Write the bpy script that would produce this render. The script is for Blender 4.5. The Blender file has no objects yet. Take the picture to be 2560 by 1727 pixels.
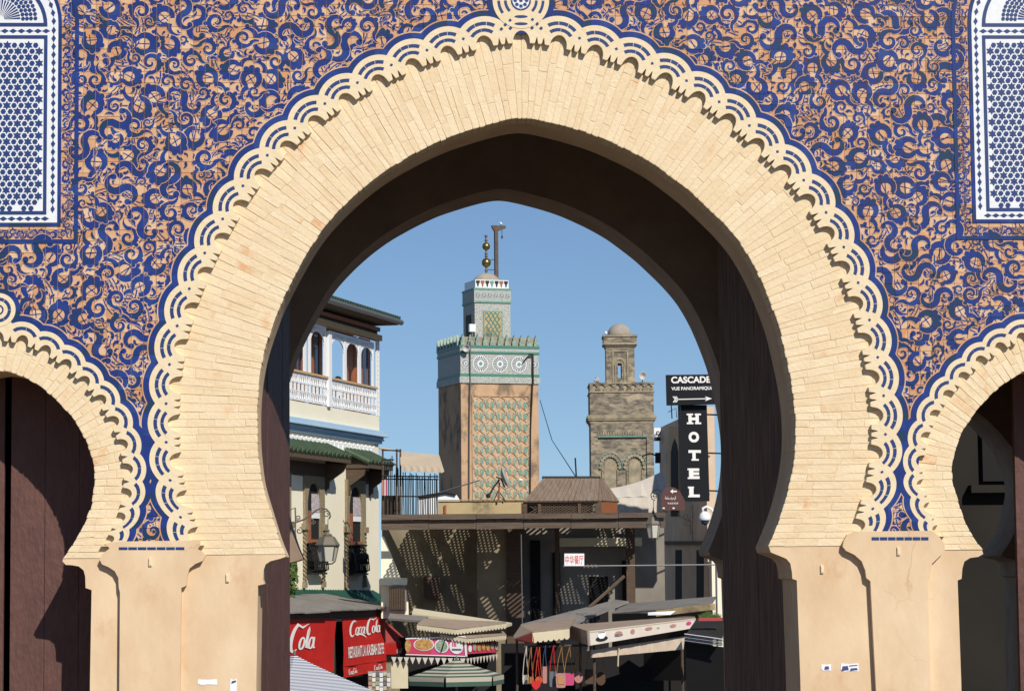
import bpy, bmesh, math, random
import numpy as np
from mathutils import Vector, Matrix

# ------------------------------------------------------------------ camera, sky, sun, exposure
SC = bpy.context.scene
COL = SC.collection
F_PX, YAW, PITCH, ROLL = 6399.0, 0.0490, 0.0877, -0.0092      # focal length in photo pixels, radians
CAM = (-1.19, -22.0, 4.2)
cd = bpy.data.cameras.new('camera'); cam = bpy.data.objects.new('camera', cd); COL.objects.link(cam)
cd.sensor_width = 36.0; cd.lens = 36.0 * F_PX / 2560.0; cd.clip_start = 0.1; cd.clip_end = 4000
FW = np.array([math.sin(YAW)*math.cos(PITCH), math.cos(YAW)*math.cos(PITCH), math.sin(PITCH)])
R0 = np.array([math.cos(YAW), -math.sin(YAW), 0.0]); U0 = np.cross(R0, FW)
RT = R0*math.cos(ROLL) + U0*math.sin(ROLL); UP = -R0*math.sin(ROLL) + U0*math.cos(ROLL)
cam.matrix_world = Matrix(((RT[0], UP[0], -FW[0], CAM[0]), (RT[1], UP[1], -FW[1], CAM[1]), (RT[2], UP[2], -FW[2], CAM[2]), (0, 0, 0, 1)))
SC.camera = cam
SUN_AZ, SUN_EL = math.radians(24.0), math.radians(37.0)   # azimuth from -Y towards +X
w = bpy.data.worlds.new('World'); SC.world = w; w.use_nodes = True
nt = w.node_tree; bg = nt.nodes['Background']; sky = nt.nodes.new('ShaderNodeTexSky')
sky.sky_type = 'NISHITA'; sky.sun_disc = False; sky.sun_elevation = SUN_EL
sky.sun_rotation = math.pi - SUN_AZ
sky.altitude = 400; sky.air_density = 1.0; sky.dust_density = 0.1; sky.ozone_density = 5.0
tc = nt.nodes.new('ShaderNodeTexCoord'); mpv = nt.nodes.new('ShaderNodeVectorMath'); mpv.operation = 'ADD'; mpv.inputs[1].default_value = (0, 0, 0.06)
nt.links.new(tc.outputs['Generated'], mpv.inputs[0]); nt.links.new(mpv.outputs[0], sky.inputs['Vector'])
nt.links.new(sky.outputs[0], bg.inputs[0]); bg.inputs[1].default_value = 0.09
sl = bpy.data.lights.new('sun', 'SUN'); sl.energy = 4.6; sl.angle = math.radians(0.53); sl.color = (1.0, 0.94, 0.84)
so = bpy.data.objects.new('sun', sl); COL.objects.link(so)
SUND = Vector((math.sin(SUN_AZ)*math.cos(SUN_EL), -math.cos(SUN_AZ)*math.cos(SUN_EL), math.sin(SUN_EL)))
so.rotation_euler = SUND.to_track_quat('Z', 'Y').to_euler(); so.location = (20, -30, 30)
SC.view_settings.view_transform = 'Standard'; SC.view_settings.look = 'None'
SC.view_settings.exposure = 0.0; SC.view_settings.gamma = 1.0
SC.render.engine = 'CYCLES'
try: SC.cycles.use_denoising = True
except Exception: pass
SC.cycles.max_bounces = 6

# ------------------------------------------------------------------ helpers
rnd = random.Random(7)
def ray(px, py):
    return FW + RT*((px-1280.0)/F_PX) + UP*((863.5-py)/F_PX)
def at(px, py, Y):                                  # photo pixel -> point on the vertical plane y = Y
    d = ray(px, py); t = (Y-CAM[1])/d[1]
    return (CAM[0]+d[0]*t, Y, CAM[2]+d[2]*t)
def xz(px, py, Y=0.05):
    p = at(px, py, Y); return (p[0], p[2])
class Plane:                                        # upright plane through a point, running along (dx, dy)
    def __init__(s, p, ang):
        s.p = p; s.d = np.array([math.sin(ang), math.cos(ang), 0.0]); s.n = np.array([s.d[1], -s.d[0], 0.0])
    def at(s, px, py, off=0.0):
        d = ray(px, py); c = np.array(CAM); q = np.array(s.p) + s.n*off
        t = np.dot(q-c, s.n)/np.dot(d, s.n); return tuple(c+d*t)
    def uv(s, px, py, off=0.0):
        a = np.array(s.at(px, py, off)) - np.array(s.p); return float(np.dot(a, s.d)), float(a[2])
    def P(s, u, z, off=0.0):
        q = np.array(s.p) + s.d*u + s.n*off; return (q[0], q[1], s.p[2]+z)

class MB:
    def __init__(s): s.v = []; s.f = []; s.m = []
    def add(s, vs, fs, m=0):
        b = len(s.v); s.v += [tuple(float(c) for c in q) for q in vs]
        for f in fs: s.f.append(tuple(b+i for i in f)); s.m.append(m)
        return s
    def poly(s, pts, m=0): return s.add(pts, [tuple(range(len(pts)))], m)
    def box(s, c, h, m=0, rz=0.0, ax=None):          # centre, half sizes
        ax = ax or ((math.cos(rz), math.sin(rz), 0), (-math.sin(rz), math.cos(rz), 0), (0, 0, 1))
        vs = []
        for k in (-1, 1):
            for j in (-1, 1):
                for i in (-1, 1):
                    vs.append(tuple(c[a]+i*h[0]*ax[0][a]+j*h[1]*ax[1][a]+k*h[2]*ax[2][a] for a in range(3)))
        return s.add(vs, [(0,2,3,1),(4,5,7,6),(0,1,5,4),(2,6,7,3),(0,4,6,2),(1,3,7,5)], m)
    def hexa(s, a, b, m=0):                          # two quads a (4 pts) and b (4 pts) -> closed block
        return s.add(list(a)+list(b), [(3,2,1,0),(4,5,6,7),(0,1,5,4),(1,2,6,5),(2,3,7,6),(3,0,4,7)], m)
    def prism(s, a, b, m=0):                         # loops a and b of equal length -> closed solid
        n = len(a)
        return s.add(list(a)+list(b), [tuple(range(n-1, -1, -1)), tuple(range(n, 2*n))] + [(i, (i+1) % n, n+(i+1) % n, n+i) for i in range(n)], m)
    def tube(s, path, r, n=6, m=0, closed=False, r1=None):
        path = [Vector(p) for p in path]; N = len(path)
        if N < 2: return s
        rings = []; prev = None
        for i, p in enumerate(path):
            a = path[i-1] if i else (path[-1] if closed else p); b = path[(i+1) % N] if (i < N-1 or closed) else p
            t = (b-a)
            if t.length < 1e-9: t = Vector((0, 0, 1))
            t.normalize()
            if prev is None:
                q = Vector((0, 0, 1)) if abs(t.z) < 0.9 else Vector((1, 0, 0)); x = t.cross(q).normalized()
            else: x = (prev - t*prev.dot(t)); x = x.normalized() if x.length > 1e-6 else t.orthogonal().normalized()
            prev = x; y = t.cross(x); rr = r if r1 is None else r+(r1-r)*i/(N-1)
            rings.append([p + x*rr*math.cos(2*math.pi*k/n) + y*rr*math.sin(2*math.pi*k/n) for k in range(n)])
        vs = [q for rg in rings for q in rg]; fs = []
        for i in range(N if closed else N-1):
            j = (i+1) % N
            for k in range(n): fs.append((i*n+k, i*n+(k+1) % n, j*n+(k+1) % n, j*n+k))
        if not closed: fs += [tuple(range(n-1, -1, -1)), tuple((N-1)*n+k for k in range(n))]
        return s.add(vs, fs, m)
    def lathe(s, c, prof, n=16, m=0):                # prof: (r, z) pairs, about the vertical through c
        vs = []; fs = []
        for r, z in prof:
            for k in range(n): vs.append((c[0]+r*math.cos(2*math.pi*k/n), c[1]+r*math.sin(2*math.pi*k/n), c[2]+z))
        for i in range(len(prof)-1):
            for k in range(n): fs.append((i*n+k, i*n+(k+1) % n, (i+1)*n+(k+1) % n, (i+1)*n+k))
        if prof[0][0] > 1e-5: fs.append(tuple(range(n-1, -1, -1)))
        if prof[-1][0] > 1e-5: fs.append(tuple((len(prof)-1)*n+k for k in range(n)))
        return s.add(vs, fs, m)
    def mesh(s, name, mats, off=(0, 0, 0), smooth=False):
        me = bpy.data.meshes.new(name)
        me.from_pydata([(a-off[0], b-off[1], c-off[2]) for a, b, c in s.v], [], s.f)
        for x in (mats if isinstance(mats, (list, tuple)) else [mats]): me.materials.append(MT[x])
        if any(s.m): me.polygons.foreach_set('material_index', s.m)
        if smooth: me.polygons.foreach_set('use_smooth', [True]*len(me.polygons))
        me.update(); return me
    def build(s, name, mats, parent=None, smooth=False, fix=True, **tags):
        me = s.mesh(name, mats, smooth=smooth)
        if fix:
            b = bmesh.new(); b.from_mesh(me); bmesh.ops.recalc_face_normals(b, faces=b.faces); b.to_mesh(me); b.free()
        return link(name, me, parent, **tags)
ROOT = {}
def link(name, me, parent=None, loc=None, label=None, cat=None, group=None, kind=None):
    o = bpy.data.objects.new(name, me); COL.objects.link(o)
    if loc is not None: o.location = loc
    if parent is not None:
        o.parent = parent
        o.matrix_parent_inverse = Matrix.Translation(-Vector(ROOT.get(parent.name, (0, 0, 0))))
    tag(o, label, cat, group, kind); return o
def tag(o, label=None, cat=None, group=None, kind=None):
    if label: o['label'] = label
    if cat: o['category'] = cat
    if group: o['group'] = group
    if kind: o['kind'] = kind
    return o
def thing(name, loc, label, cat, group=None):
    o = bpy.data.objects.new(name, None); COL.objects.link(o); o.location = loc; o.empty_display_size = 0.2
    ROOT[o.name] = tuple(loc); return tag(o, label, cat, group)

MT = {}
def add_cracks(name, col, scale=0.9, width=.012):        # hairline cracks with a course of their own
    t = MT[name].node_tree; N = t.nodes; L = t.links; b = N['Principled BSDF']; src = b.inputs['Base Color'].links[0].from_socket
    geo = N.new('ShaderNodeNewGeometry'); nz = N.new('ShaderNodeTexNoise'); nz.inputs['Scale'].default_value = 2.5; nz.inputs['Detail'].default_value = 6; L.new(geo.outputs[0], nz.inputs['Vector'])
    ad = N.new('ShaderNodeVectorMath'); ad.operation = 'MULTIPLY_ADD'; ad.inputs[1].default_value = (.55, .0, .55); L.new(nz.outputs['Color'], ad.inputs[0]); L.new(geo.outputs[0], ad.inputs[2])
    vo = N.new('ShaderNodeTexVoronoi'); vo.feature = 'DISTANCE_TO_EDGE'; vo.inputs['Scale'].default_value = scale; L.new(ad.outputs[0], vo.inputs['Vector'])
    m1 = N.new('ShaderNodeMapRange'); m1.inputs[1].default_value = 0; m1.inputs[2].default_value = width; m1.inputs[3].default_value = 1; m1.inputs[4].default_value = 0; L.new(vo.outputs['Distance'], m1.inputs[0])
    n2 = N.new('ShaderNodeTexNoise'); n2.inputs['Scale'].default_value = 1.3; L.new(geo.outputs[0], n2.inputs['Vector'])
    m2 = N.new('ShaderNodeMapRange'); m2.inputs[1].default_value = .48; m2.inputs[2].default_value = .6; L.new(n2.outputs[0], m2.inputs[0])
    mu = N.new('ShaderNodeMath'); mu.operation = 'MULTIPLY'; L.new(m1.outputs[0], mu.inputs[0]); L.new(m2.outputs[0], mu.inputs[1])
    mx = N.new('ShaderNodeMix'); mx.data_type = 'RGBA'; mx.inputs[7].default_value = (*col, 1); L.new(src, mx.inputs[6]); L.new(mu.outputs[0], mx.inputs[0]); L.new(mx.outputs[2], b.inputs['Base Color'])
def mat(name, col, rough=0.8, col2=None, scale=3.0, amt=0.5, bump=0.0, bscale=30.0, spec=0.4, metal=0.0, col3=None, s3=0.7, a3=0.5, stretch=None, emit=None, alpha=None, trans=None):
    m = bpy.data.materials.new(name); m.use_nodes = True; MT[name] = m
    t = m.node_tree; N = t.nodes; L = t.links; b = N['Principled BSDF']
    b.inputs['Roughness'].default_value = rough; b.inputs['Specular IOR Level'].default_value = spec; b.inputs['Metallic'].default_value = metal
    b.inputs['Base Color'].default_value = (*col, 1)
    if trans is not None: b.inputs['Transmission Weight'].default_value = trans
    if emit: b.inputs['Emission Color'].default_value = (*emit[0], 1); b.inputs['Emission Strength'].default_value = emit[1]
    geo = N.new('ShaderNodeNewGeometry'); vec = geo.outputs['Position']
    if stretch:
        mp = N.new('ShaderNodeMapping'); mp.inputs['Scale'].default_value = stretch; L.new(vec, mp.inputs['Vector']); vec = mp.outputs[0]
    out = None
    if col2:
        nz = N.new('ShaderNodeTexNoise'); nz.inputs['Scale'].default_value = scale; nz.inputs['Detail'].default_value = 6; nz.inputs['Roughness'].default_value = 0.6
        L.new(vec, nz.inputs['Vector'])
        rp = N.new('ShaderNodeMapRange'); rp.inputs[1].default_value = 0.5-0.22/max(amt, .01)*0.5; rp.inputs[2].default_value = 0.5+0.22/max(amt, .01)*0.5
        L.new(nz.outputs[0], rp.inputs[0])
        mx = N.new('ShaderNodeMix'); mx.data_type = 'RGBA'; mx.inputs[6].default_value = (*col, 1); mx.inputs[7].default_value = (*col2, 1)
        L.new(rp.outputs[0], mx.inputs[0]); out = mx.outputs[2]
    if col3:
        n3 = N.new('ShaderNodeTexNoise'); n3.inputs['Scale'].default_value = s3; n3.inputs['Detail'].default_value = 8; n3.inputs['Roughness'].default_value = 0.65
        L.new(vec, n3.inputs['Vector'])
        r3 = N.new('ShaderNodeMapRange'); r3.inputs[1].default_value = 1-a3; r3.inputs[2].default_value = 1-a3+0.12; L.new(n3.outputs[0], r3.inputs[0])
        m3 = N.new('ShaderNodeMix'); m3.data_type = 'RGBA'; m3.inputs[7].default_value = (*col3, 1)
        if out: L.new(out, m3.inputs[6])
        else: m3.inputs[6].default_value = (*col, 1)
        L.new(r3.outputs[0], m3.inputs[0]); out = m3.outputs[2]
    if out: L.new(out, b.inputs['Base Color'])
    if bump:
        nb = N.new('ShaderNodeTexNoise'); nb.inputs['Scale'].default_value = bscale; nb.inputs['Detail'].default_value = 5; L.new(vec, nb.inputs['Vector'])
        bp = N.new('ShaderNodeBump'); bp.inputs['Strength'].default_value = bump; bp.inputs['Distance'].default_value = 0.02
        L.new(nb.outputs[0], bp.inputs['Height']); L.new(bp.outputs[0], b.inputs['Normal'])
    m['b'] = 1; return m
TW, TH = 0.1050, 0.0985                              # facade tile pitch
TX0, TZ0 = -8.0, 4.0
def tile_mat(name, cols, rough, spec):               # colour picked tile by tile, mottled inside a tile
    m = mat(name, cols[0], rough, spec=spec); t = m.node_tree; N = t.nodes; L = t.links; b = N['Principled BSDF']
    geo = N.new('ShaderNodeNewGeometry')
    sub = N.new('ShaderNodeVectorMath'); sub.operation = 'SUBTRACT'; sub.inputs[1].default_value = (TX0, 0, TZ0); L.new(geo.outputs[0], sub.inputs[0])
    div = N.new('ShaderNodeVectorMath'); div.operation = 'DIVIDE'; div.inputs[1].default_value = (TW, 1000, TH); L.new(sub.outputs[0], div.inputs[0])
    fl = N.new('ShaderNodeVectorMath'); fl.operation = 'FLOOR'; L.new(div.outputs[0], fl.inputs[0])
    wn = N.new('ShaderNodeTexWhiteNoise'); L.new(fl.outputs[0], wn.inputs['Vector'])
    nz = N.new('ShaderNodeTexNoise'); nz.inputs['Scale'].default_value = 9; nz.inputs['Detail'].default_value = 5; L.new(geo.outputs[0], nz.inputs['Vector'])
    ad = N.new('ShaderNodeMath'); ad.operation = 'MULTIPLY_ADD'; ad.inputs[1].default_value = 1.1; ad.inputs[2].default_value = -0.55; L.new(nz.outputs[0], ad.inputs[0])
    su = N.new('ShaderNodeMath'); su.operation = 'ADD'; L.new(wn.outputs[0], su.inputs[0]); L.new(ad.outputs[0], su.inputs[1])
    rp = N.new('ShaderNodeValToRGB'); L.new(su.outputs[0], rp.inputs[0]); e = rp.color_ramp.elements
    e[0].position = 0.0; e[0].color = (*cols[0], 1); e[1].position = 1.0; e[1].color = (*cols[-1], 1)
    for i, c in enumerate(cols[1:-1]): k = e.new((i+1)/(len(cols)-1)); k.color = (*c, 1)
    L.new(rp.outputs[0], b.inputs['Base Color']); return m
CR = (0.83, 0.645, 0.385)
mat('cream_plaster', (0.76, 0.58, 0.385), 0.9, (0.64, 0.455, 0.28), 2.2, 0.6, 0.22, 11, 0.2, col3=(0.62, 0.40, 0.235), s3=2.1, a3=0.43, stretch=(1, 1, .55))
add_cracks('cream_plaster', (0.56, 0.39, 0.24), 0.9, .008)
mat('cream_band', (0.80, 0.67, 0.46), 0.85, (0.75, 0.60, 0.39), 4, 0.5, 0.25, 25, 0.25, col3=(0.72, 0.42, 0.22), s3=3.1, a3=0.34)
mat('brick_paint', (0.79, 0.645, 0.435), 0.9, (0.74, 0.57, 0.36), 5, 0.5, 0.28, 34, 0.2, col3=(0.72, 0.42, 0.22), s3=2.2, a3=0.40)
mat('brick_paint_pale', (0.81, 0.67, 0.46), 0.9, (0.76, 0.60, 0.39), 6, 0.5, 0.28, 38, 0.2, col3=(0.74, 0.45, 0.24), s3=2.6, a3=0.38)
mat('brick_paint_ochre', (0.78, 0.625, 0.41), 0.9, (0.73, 0.56, 0.35), 5, 0.5, 0.28, 30, 0.2, col3=(0.70, 0.38, 0.19), s3=2.4, a3=0.42)
mat('mortar', (0.72, 0.55, 0.35), 0.95, (0.64, 0.47, 0.29), 6, 0.5)
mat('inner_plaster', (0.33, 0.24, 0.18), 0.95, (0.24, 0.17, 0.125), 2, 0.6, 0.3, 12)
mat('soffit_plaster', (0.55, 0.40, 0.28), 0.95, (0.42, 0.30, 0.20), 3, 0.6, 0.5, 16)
mat('tile_joint', (0.42, 0.30, 0.18), 0.95)
tile_mat('terracotta_tile', [(0.56, 0.275, 0.14), (0.60, 0.335, 0.18), (0.63, 0.39, 0.225), (0.69, 0.47, 0.29)], 0.75, 0.3)
tile_mat('blue_glaze', [(0.010, 0.036, 0.085), (0.010, 0.029, 0.14), (0.010, 0.028, 0.17), (0.011, 0.032, 0.195), (0.020, 0.05, 0.215)], 0.30, 0.5)
mat('inlay_blue', (0.017, 0.035, 0.17), 0.35, (0.02, 0.05, 0.15), 18, 0.6, spec=0.5)
mat('white_zellige', (0.80, 0.81, 0.82), 0.35, (0.72, 0.73, 0.74), 20, 0.5, spec=0.5)
mat('door_paint', (0.125, 0.060, 0.050), 0.55, (0.095, 0.045, 0.038), 3, 0.6, 0.6, 8, 0.3, stretch=(3, 3, 1.4))
mat('door_wood', (0.24, 0.145, 0.10), 0.8, (0.11, 0.068, 0.05), 3, 0.8, 0.6, 14, 0.3, stretch=(10, 10, 0.6))
mat('paper', (0.82, 0.82, 0.85), 0.8)
mat('dark_ink', (0.06, 0.07, 0.2), 0.8)

# ------------------------------------------------------------------ ground
mat('paving', (0.12, 0.10, 0.08), 0.95, (0.08, 0.068, 0.055), 1.2, 0.6, 0.3, 6)
MB().poly([(-900, -500, 0), (900, -500, 0), (900, 1500, 0), (-900, 1500, 0)]).build('ground', 'paving', kind='structure', fix=False)

# ------------------------------------------------------------------ the gate
RP = 0.05                                            # plane of the brick rings, piers; facade tiles lie at y = 0
S = 22.0/6399.0                                      # metres per photo pixel on the facade
GATE = thing('city_gate', (0, 0, 0), 'monumental blue tiled gate with three horseshoe arches and scalloped cream bands', 'gate')

def smooth(pts, n, passes=3):                        # arc-length resample + light smoothing, ends kept
    p = np.array(pts, float)
    for k in range(2):
        d = np.r_[0, np.cumsum(np.hypot(*np.diff(p, axis=0).T))]
        t = np.linspace(0, d[-1], n); p = np.c_[np.interp(t, d, p[:, 0]), np.interp(t, d, p[:, 1])]
        for i in range(passes): q = p.copy(); q[1:-1] = (p[:-2]+2*p[1:-1]+p[2:])/4; p = q
    return p
def resample(p, n):
    d = np.r_[0, np.cumsum(np.hypot(*np.diff(p, axis=0).T))]; t = np.linspace(0, d[-1], n)
    return np.c_[np.interp(t, d, p[:, 0]), np.interp(t, d, p[:, 1])]
mR = [(1308,291),(1350,299),(1395,310),(1447,324),(1498,341),(1577,377),(1640,412),(1727,478),(1806,553),(1854,608),(1893,675),(1919,735),(1949,814),(1968,897),(1981,960),(1989,1021),(1991,1090),(1986,1159),(1975,1214),(1957,1279),(1936,1334),(1922,1366)]
mL = [(1308,291),(1258,300),(1208,314),(1123,341),(1052,374),(978,415),(921,456),(867,504),(816,558),(782,606),(754,655),(728,703),(700,760),(680,812),(657,884),(645,957),(641,1021),(642,1113),(652,1205),(675,1279),(700,1360),(712,1385)]
sR = [(2612,918),(2585,920),(2558,926),(2531,943),(2485,975),(2439,1026),(2407,1070),(2386,1122),(2377,1173),(2379,1205),(2393,1251),(2411,1306),(2436,1352),(2455,1374)]
sL = [(-4,924),(30,928),(69,944),(105,966),(138,994),(184,1042),(220,1104),(236,1160),(240,1195),(232,1262),(211,1315),(184,1361),(158,1396)]
def W(pts, Y=RP): return [xz(a, b, Y) for a, b in pts]
_w = smooth(W(mL)[::-1]+W(mR)[1:], 420, 10); _i = int(np.argmax(_w[:, 1]))
MR, ML = resample(_w[_i:], 160), resample(_w[:_i+1][::-1], 160)
# make the crown of both halves meet with a soft point
SR, SL = smooth(W(sR), 90), smooth(W(sL), 90)
AXL, AXR = SL[0][0], SR[0][0]                        # axes of the side arches
SL2 = np.c_[2*AXL-SL[:, 0], SL[:, 1]]; SR2 = np.c_[2*AXR-SR[:, 0], SR[:, 1]]   # their far halves, outside the frame
def foot(pts, zb=-0.3):                              # corbel lip, capital curve and pier edge below an arch
    q = W(pts); return q + [(q[-1][0], zb)]
fMR = foot([(1927,1380),(1947,1388),(1966,1396),(1976,1408),(1980,1430),(1981,1446),(1992,1450),(2001,1700)])
fML = foot([(714,1391),(700,1396),(676,1402),(664,1410),(659,1424),(658,1449),(661,1459),(645,1463),(641,1700)])
fSL = foot([(156,1402),(164,1411),(180,1412),(197,1415),(209,1425),(213,1440),(214,1469),(229,1474),(225,1700)])
fSR = foot([(2458,1384),(2446,1391),(2425,1394),(2411,1403),(2406,1420),(2404,1446),(2394,1450),(2403,1700)])
def mir(f, ax): return [(2*ax-a, b) for a, b in f]
ZTOP = 11.5
def outline(x0, x1):
    o = [(x0, -0.3), (x0, ZTOP), (x1, ZTOP), (x1, -0.3)]
    o += mir(fSR, AXR)[::-1] + [tuple(q) for q in SR2[::-1]] + [tuple(q) for q in SR[1:]] + fSR
    o += fMR[::-1] + [tuple(q) for q in MR[::-1]] + [tuple(q) for q in ML[1:]] + fML
    o += fSL[::-1] + [tuple(q) for q in SL[::-1]] + [tuple(q) for q in SL2[1:]] + mir(fSL, AXL)
    return o
def slab(name, ol, y0, y1, mats, side_m=1):
    from mathutils.geometry import tessellate_polygon
    q = [ol[0]]
    for p in ol[1:]:
        if abs(p[0]-q[-1][0])+abs(p[1]-q[-1][1]) > 1e-4: q.append(p)
    ol = q; n = len(ol); tr = tessellate_polygon([[Vector((x, z, 0)) for x, z in ol]])
    mb = MB(); vs = [(x, y0, z) for x, z in ol]+[(x, y1, z) for x, z in ol]; mb.add(vs, [])
    for t in tr:
        a, b, c = t; ar = (ol[b][0]-ol[a][0])*(ol[c][1]-ol[a][1])-(ol[b][1]-ol[a][1])*(ol[c][0]-ol[a][0])
        if ar < 0: a, b, c = a, c, b
        mb.f += [(a, b, c), (n+a, n+c, n+b)]; mb.m += [0, 0]
    area = sum(ol[i][0]*ol[(i+1) % n][1]-ol[(i+1) % n][0]*ol[i][1] for i in range(n))
    for i in range(n):
        j = (i+1) % n; mb.f.append((j, i, n+i, n+j) if area > 0 else (i, j, n+j, n+i)); mb.m.append(side_m)
    return mb.build(name, mats, GATE, fix=False)
OL = outline(-8.2, 8.2)
YF, YA, YB = 0.86, 4.23, 5.1                         # back of the front wall, rear wall front and back
slab('front_wall', OL, RP, YF, ['cream_plaster', 'cream_plaster'])
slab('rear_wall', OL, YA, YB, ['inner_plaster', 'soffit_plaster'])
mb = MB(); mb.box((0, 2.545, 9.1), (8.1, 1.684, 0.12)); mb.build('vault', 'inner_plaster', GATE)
for s in (-1, 1):
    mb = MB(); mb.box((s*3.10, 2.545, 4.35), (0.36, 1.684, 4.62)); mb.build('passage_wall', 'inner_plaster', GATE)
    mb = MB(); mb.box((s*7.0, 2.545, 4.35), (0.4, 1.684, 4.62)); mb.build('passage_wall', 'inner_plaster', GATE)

# --- frames along an arch: points, outward normals never pointing down (the lower courses lie level)
def frames(half, sgn, n=400):
    p = resample(half, n); t = np.gradient(p, axis=0); t /= np.hypot(*t.T)[:, None]
    nn = np.c_[-t[:, 1], t[:, 0]]; cen = np.array([p[0][0], 0.5*(p[0][1]+p[-1][1])])
    nn = np.where((np.sum(nn*(p-cen), axis=1) < 0)[:, None], -nn, nn)
    nn[:, 1] = np.maximum(nn[:, 1], 0.0)
    nn[0] = (0, 1)
    for k in range(30): q = nn.copy(); q[1:-1] = (nn[:-2]+2*nn[1:-1]+nn[2:])/4; nn = q
    nn /= np.hypot(*nn.T)[:, None]; return p, nn
ARCH = {'MR': frames(MR, 1), 'ML': frames(ML, -1), 'SR': frames(SR, -1), 'SL': frames(SL, 1), 'SR2': frames(SR2, 1), 'SL2': frames(SL2, -1)}
def offset(key, wd):
    p, n = ARCH[key]; return p+n*wd
def sampler(c, n):                                    # arc length functions on an offset curve
    d = np.r_[0, np.cumsum(np.hypot(*np.diff(c, axis=0).T))]
    def f(s):
        s = min(max(s, 0), d[-1])
        P = (np.interp(s, d, c[:, 0]), np.interp(s, d, c[:, 1])); Nn = (np.interp(s, d, n[:, 0]), np.interp(s, d, n[:, 1]))
        l = math.hypot(*Nn); return P, (Nn[0]/l, Nn[1]/l)
    return f, d[-1]

# --- brick rings
brick_list = []                                       # (area, builder args)
def ring(key, width, pitch, rows, w_in=0.0):
    p, n = ARCH[key]; mid = p+n*width*0.35; f, L = sampler(mid, n)
    d = np.r_[0, np.cumsum(np.hypot(*np.diff(mid, axis=0).T))]
    nc = int(L/pitch); edges = [0.0]+[(i+rnd.uniform(-.14, .14))*L/nc for i in range(1, nc)]+[L]
    wob = [rnd.uniform(-.006, .006) for _ in edges]
    def pt(s, r):
        P = (np.interp(s, d, p[:, 0]), np.interp(s, d, p[:, 1])); Nn = (np.interp(s, d, n[:, 0]), np.interp(s, d, n[:, 1]))
        return P[0]+Nn[0]*r, P[1]+Nn[1]*r
    for i in range(nc):
        ph = rnd.uniform(0, 1); L0 = width/rows
        cuts = [-rnd.uniform(0.001, 0.010)]; r = L0*(0.35+0.65*ph)
        while r < width-0.06: cuts.append(r); r += L0*rnd.uniform(.85, 1.15)
        cuts.append(width)
        for j in range(len(cuts)-1):
            g = 0.0024*rnd.uniform(.4, 1.6); s0, s1, r0, r1 = edges[i]+g, edges[i+1]-g, cuts[j]+(g*.3 if j else 0), cuts[j+1]-g*.3
            a0, a1 = wob[i]*rnd.uniform(-1, 1), wob[i+1]*rnd.uniform(-1, 1)
            q = [pt(s0+a0, r0), pt(s1+a1, r0), pt(s1-a1, r1), pt(s0-a0, r1)]
            pm = [pt((s0+s1)/2, r0-rnd.uniform(0, .003) if j == 0 else r0), pt((s0+s1)/2, r1)]
            brick_list.append((s1-s0, r1-r0, [q[0], pm[0], q[1], q[2], pm[1], q[3]], j == 0, key))
ring('MR', 0.80, 0.0660, 2.9); ring('ML', 0.80, 0.0660, 2.9)
ring('SR', 0.37, 0.066, 2.0); ring('SL', 0.37, 0.066, 2.0); ring('SR2', 0.37, 0.066, 2.0); ring('SL2', 0.37, 0.066, 2.0)
def brick_mb(b, mb, m):
    q = b[2]; dep = 0.0045+rnd.uniform(-.0015, .0015); c = (sum(k[0] for k in q)/6, sum(k[1] for k in q)/6)
    y0 = RP-dep; ins = 0.006
    def sh(k):
        dx, dz = c[0]-k[0], c[1]-k[1]; l = math.hypot(dx, dz); return (k[0]+dx/l*ins*rnd.uniform(.5, 1.5), y0-.0022+rnd.uniform(-.0012, .0012), k[1]+dz/l*ins*rnd.uniform(.5, 1.5))
    back = YF-0.02 if b[3] else RP+0.03
    A = [(k[0], back if b[3] else RP+0.02, k[1]) for k in q]; B = [(k[0], y0, k[1]) for k in q]; C = [sh(k) for k in q]
    if b[3]:                                          # the first brick of a course turns the corner a little way in
        A = [(k[0], RP+0.24, k[1]) for k in q]
    mb.add(A+B+C, [(i, (i+1) % 6, 6+(i+1) % 6, 6+i) for i in range(6)]+[(6+i, 6+(i+1) % 6, 12+(i+1) % 6, 12+i) for i in range(6)]+[(12, 13, 14, 15, 16, 17)], m)
parts = {}
for nm, keys in (('main', ('MR', 'ML')), ('side_right', ('SR', 'SR2')), ('side_left', ('SL', 'SL2'))):
    mb = MB()
    for key in keys:
        p, n = ARCH[key]; e = p+n*(0.86 if nm == 'main' else 0.40); i0 = p+n*0.004
        for i in range(0, 399, 3):
            k = min(i+3, 399); mb.poly([(i0[i][0], RP-.003, i0[i][1]), (e[i][0], RP-.003, e[i][1]), (e[k][0], RP-.003, e[k][1]), (i0[k][0], RP-.003, i0[k][1])])
    parts[nm] = mb.build('brick_arch', 'mortar', GATE, fix=False)
own = {'MR': 'main', 'ML': 'main', 'SR': 'side_right', 'SL': 'side_left', 'SR2': 'side_right', 'SL2': 'side_left'}
order = sorted([i for i in range(len(brick_list)) if not brick_list[i][4].endswith('2')], key=lambda i: -brick_list[i][0]*brick_list[i][1])
BM = ['brick_paint', 'brick_paint_pale', 'brick_paint_ochre']
single = set(order[:290]); rest = {}
for i, b in enumerate(brick_list):
    m = rnd.choice((0, 0, 1, 1, 2))
    if i in single: mb = MB(); brick_mb(b, mb, 0); mb.build('brick', BM[m], parts[own[b[4]]])
    else: brick_mb(b, rest.setdefault(own[b[4]], MB()), m)
for k, mb in rest.items(): mb.build('brickwork', BM, parts[k], kind='stuff')

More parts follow.
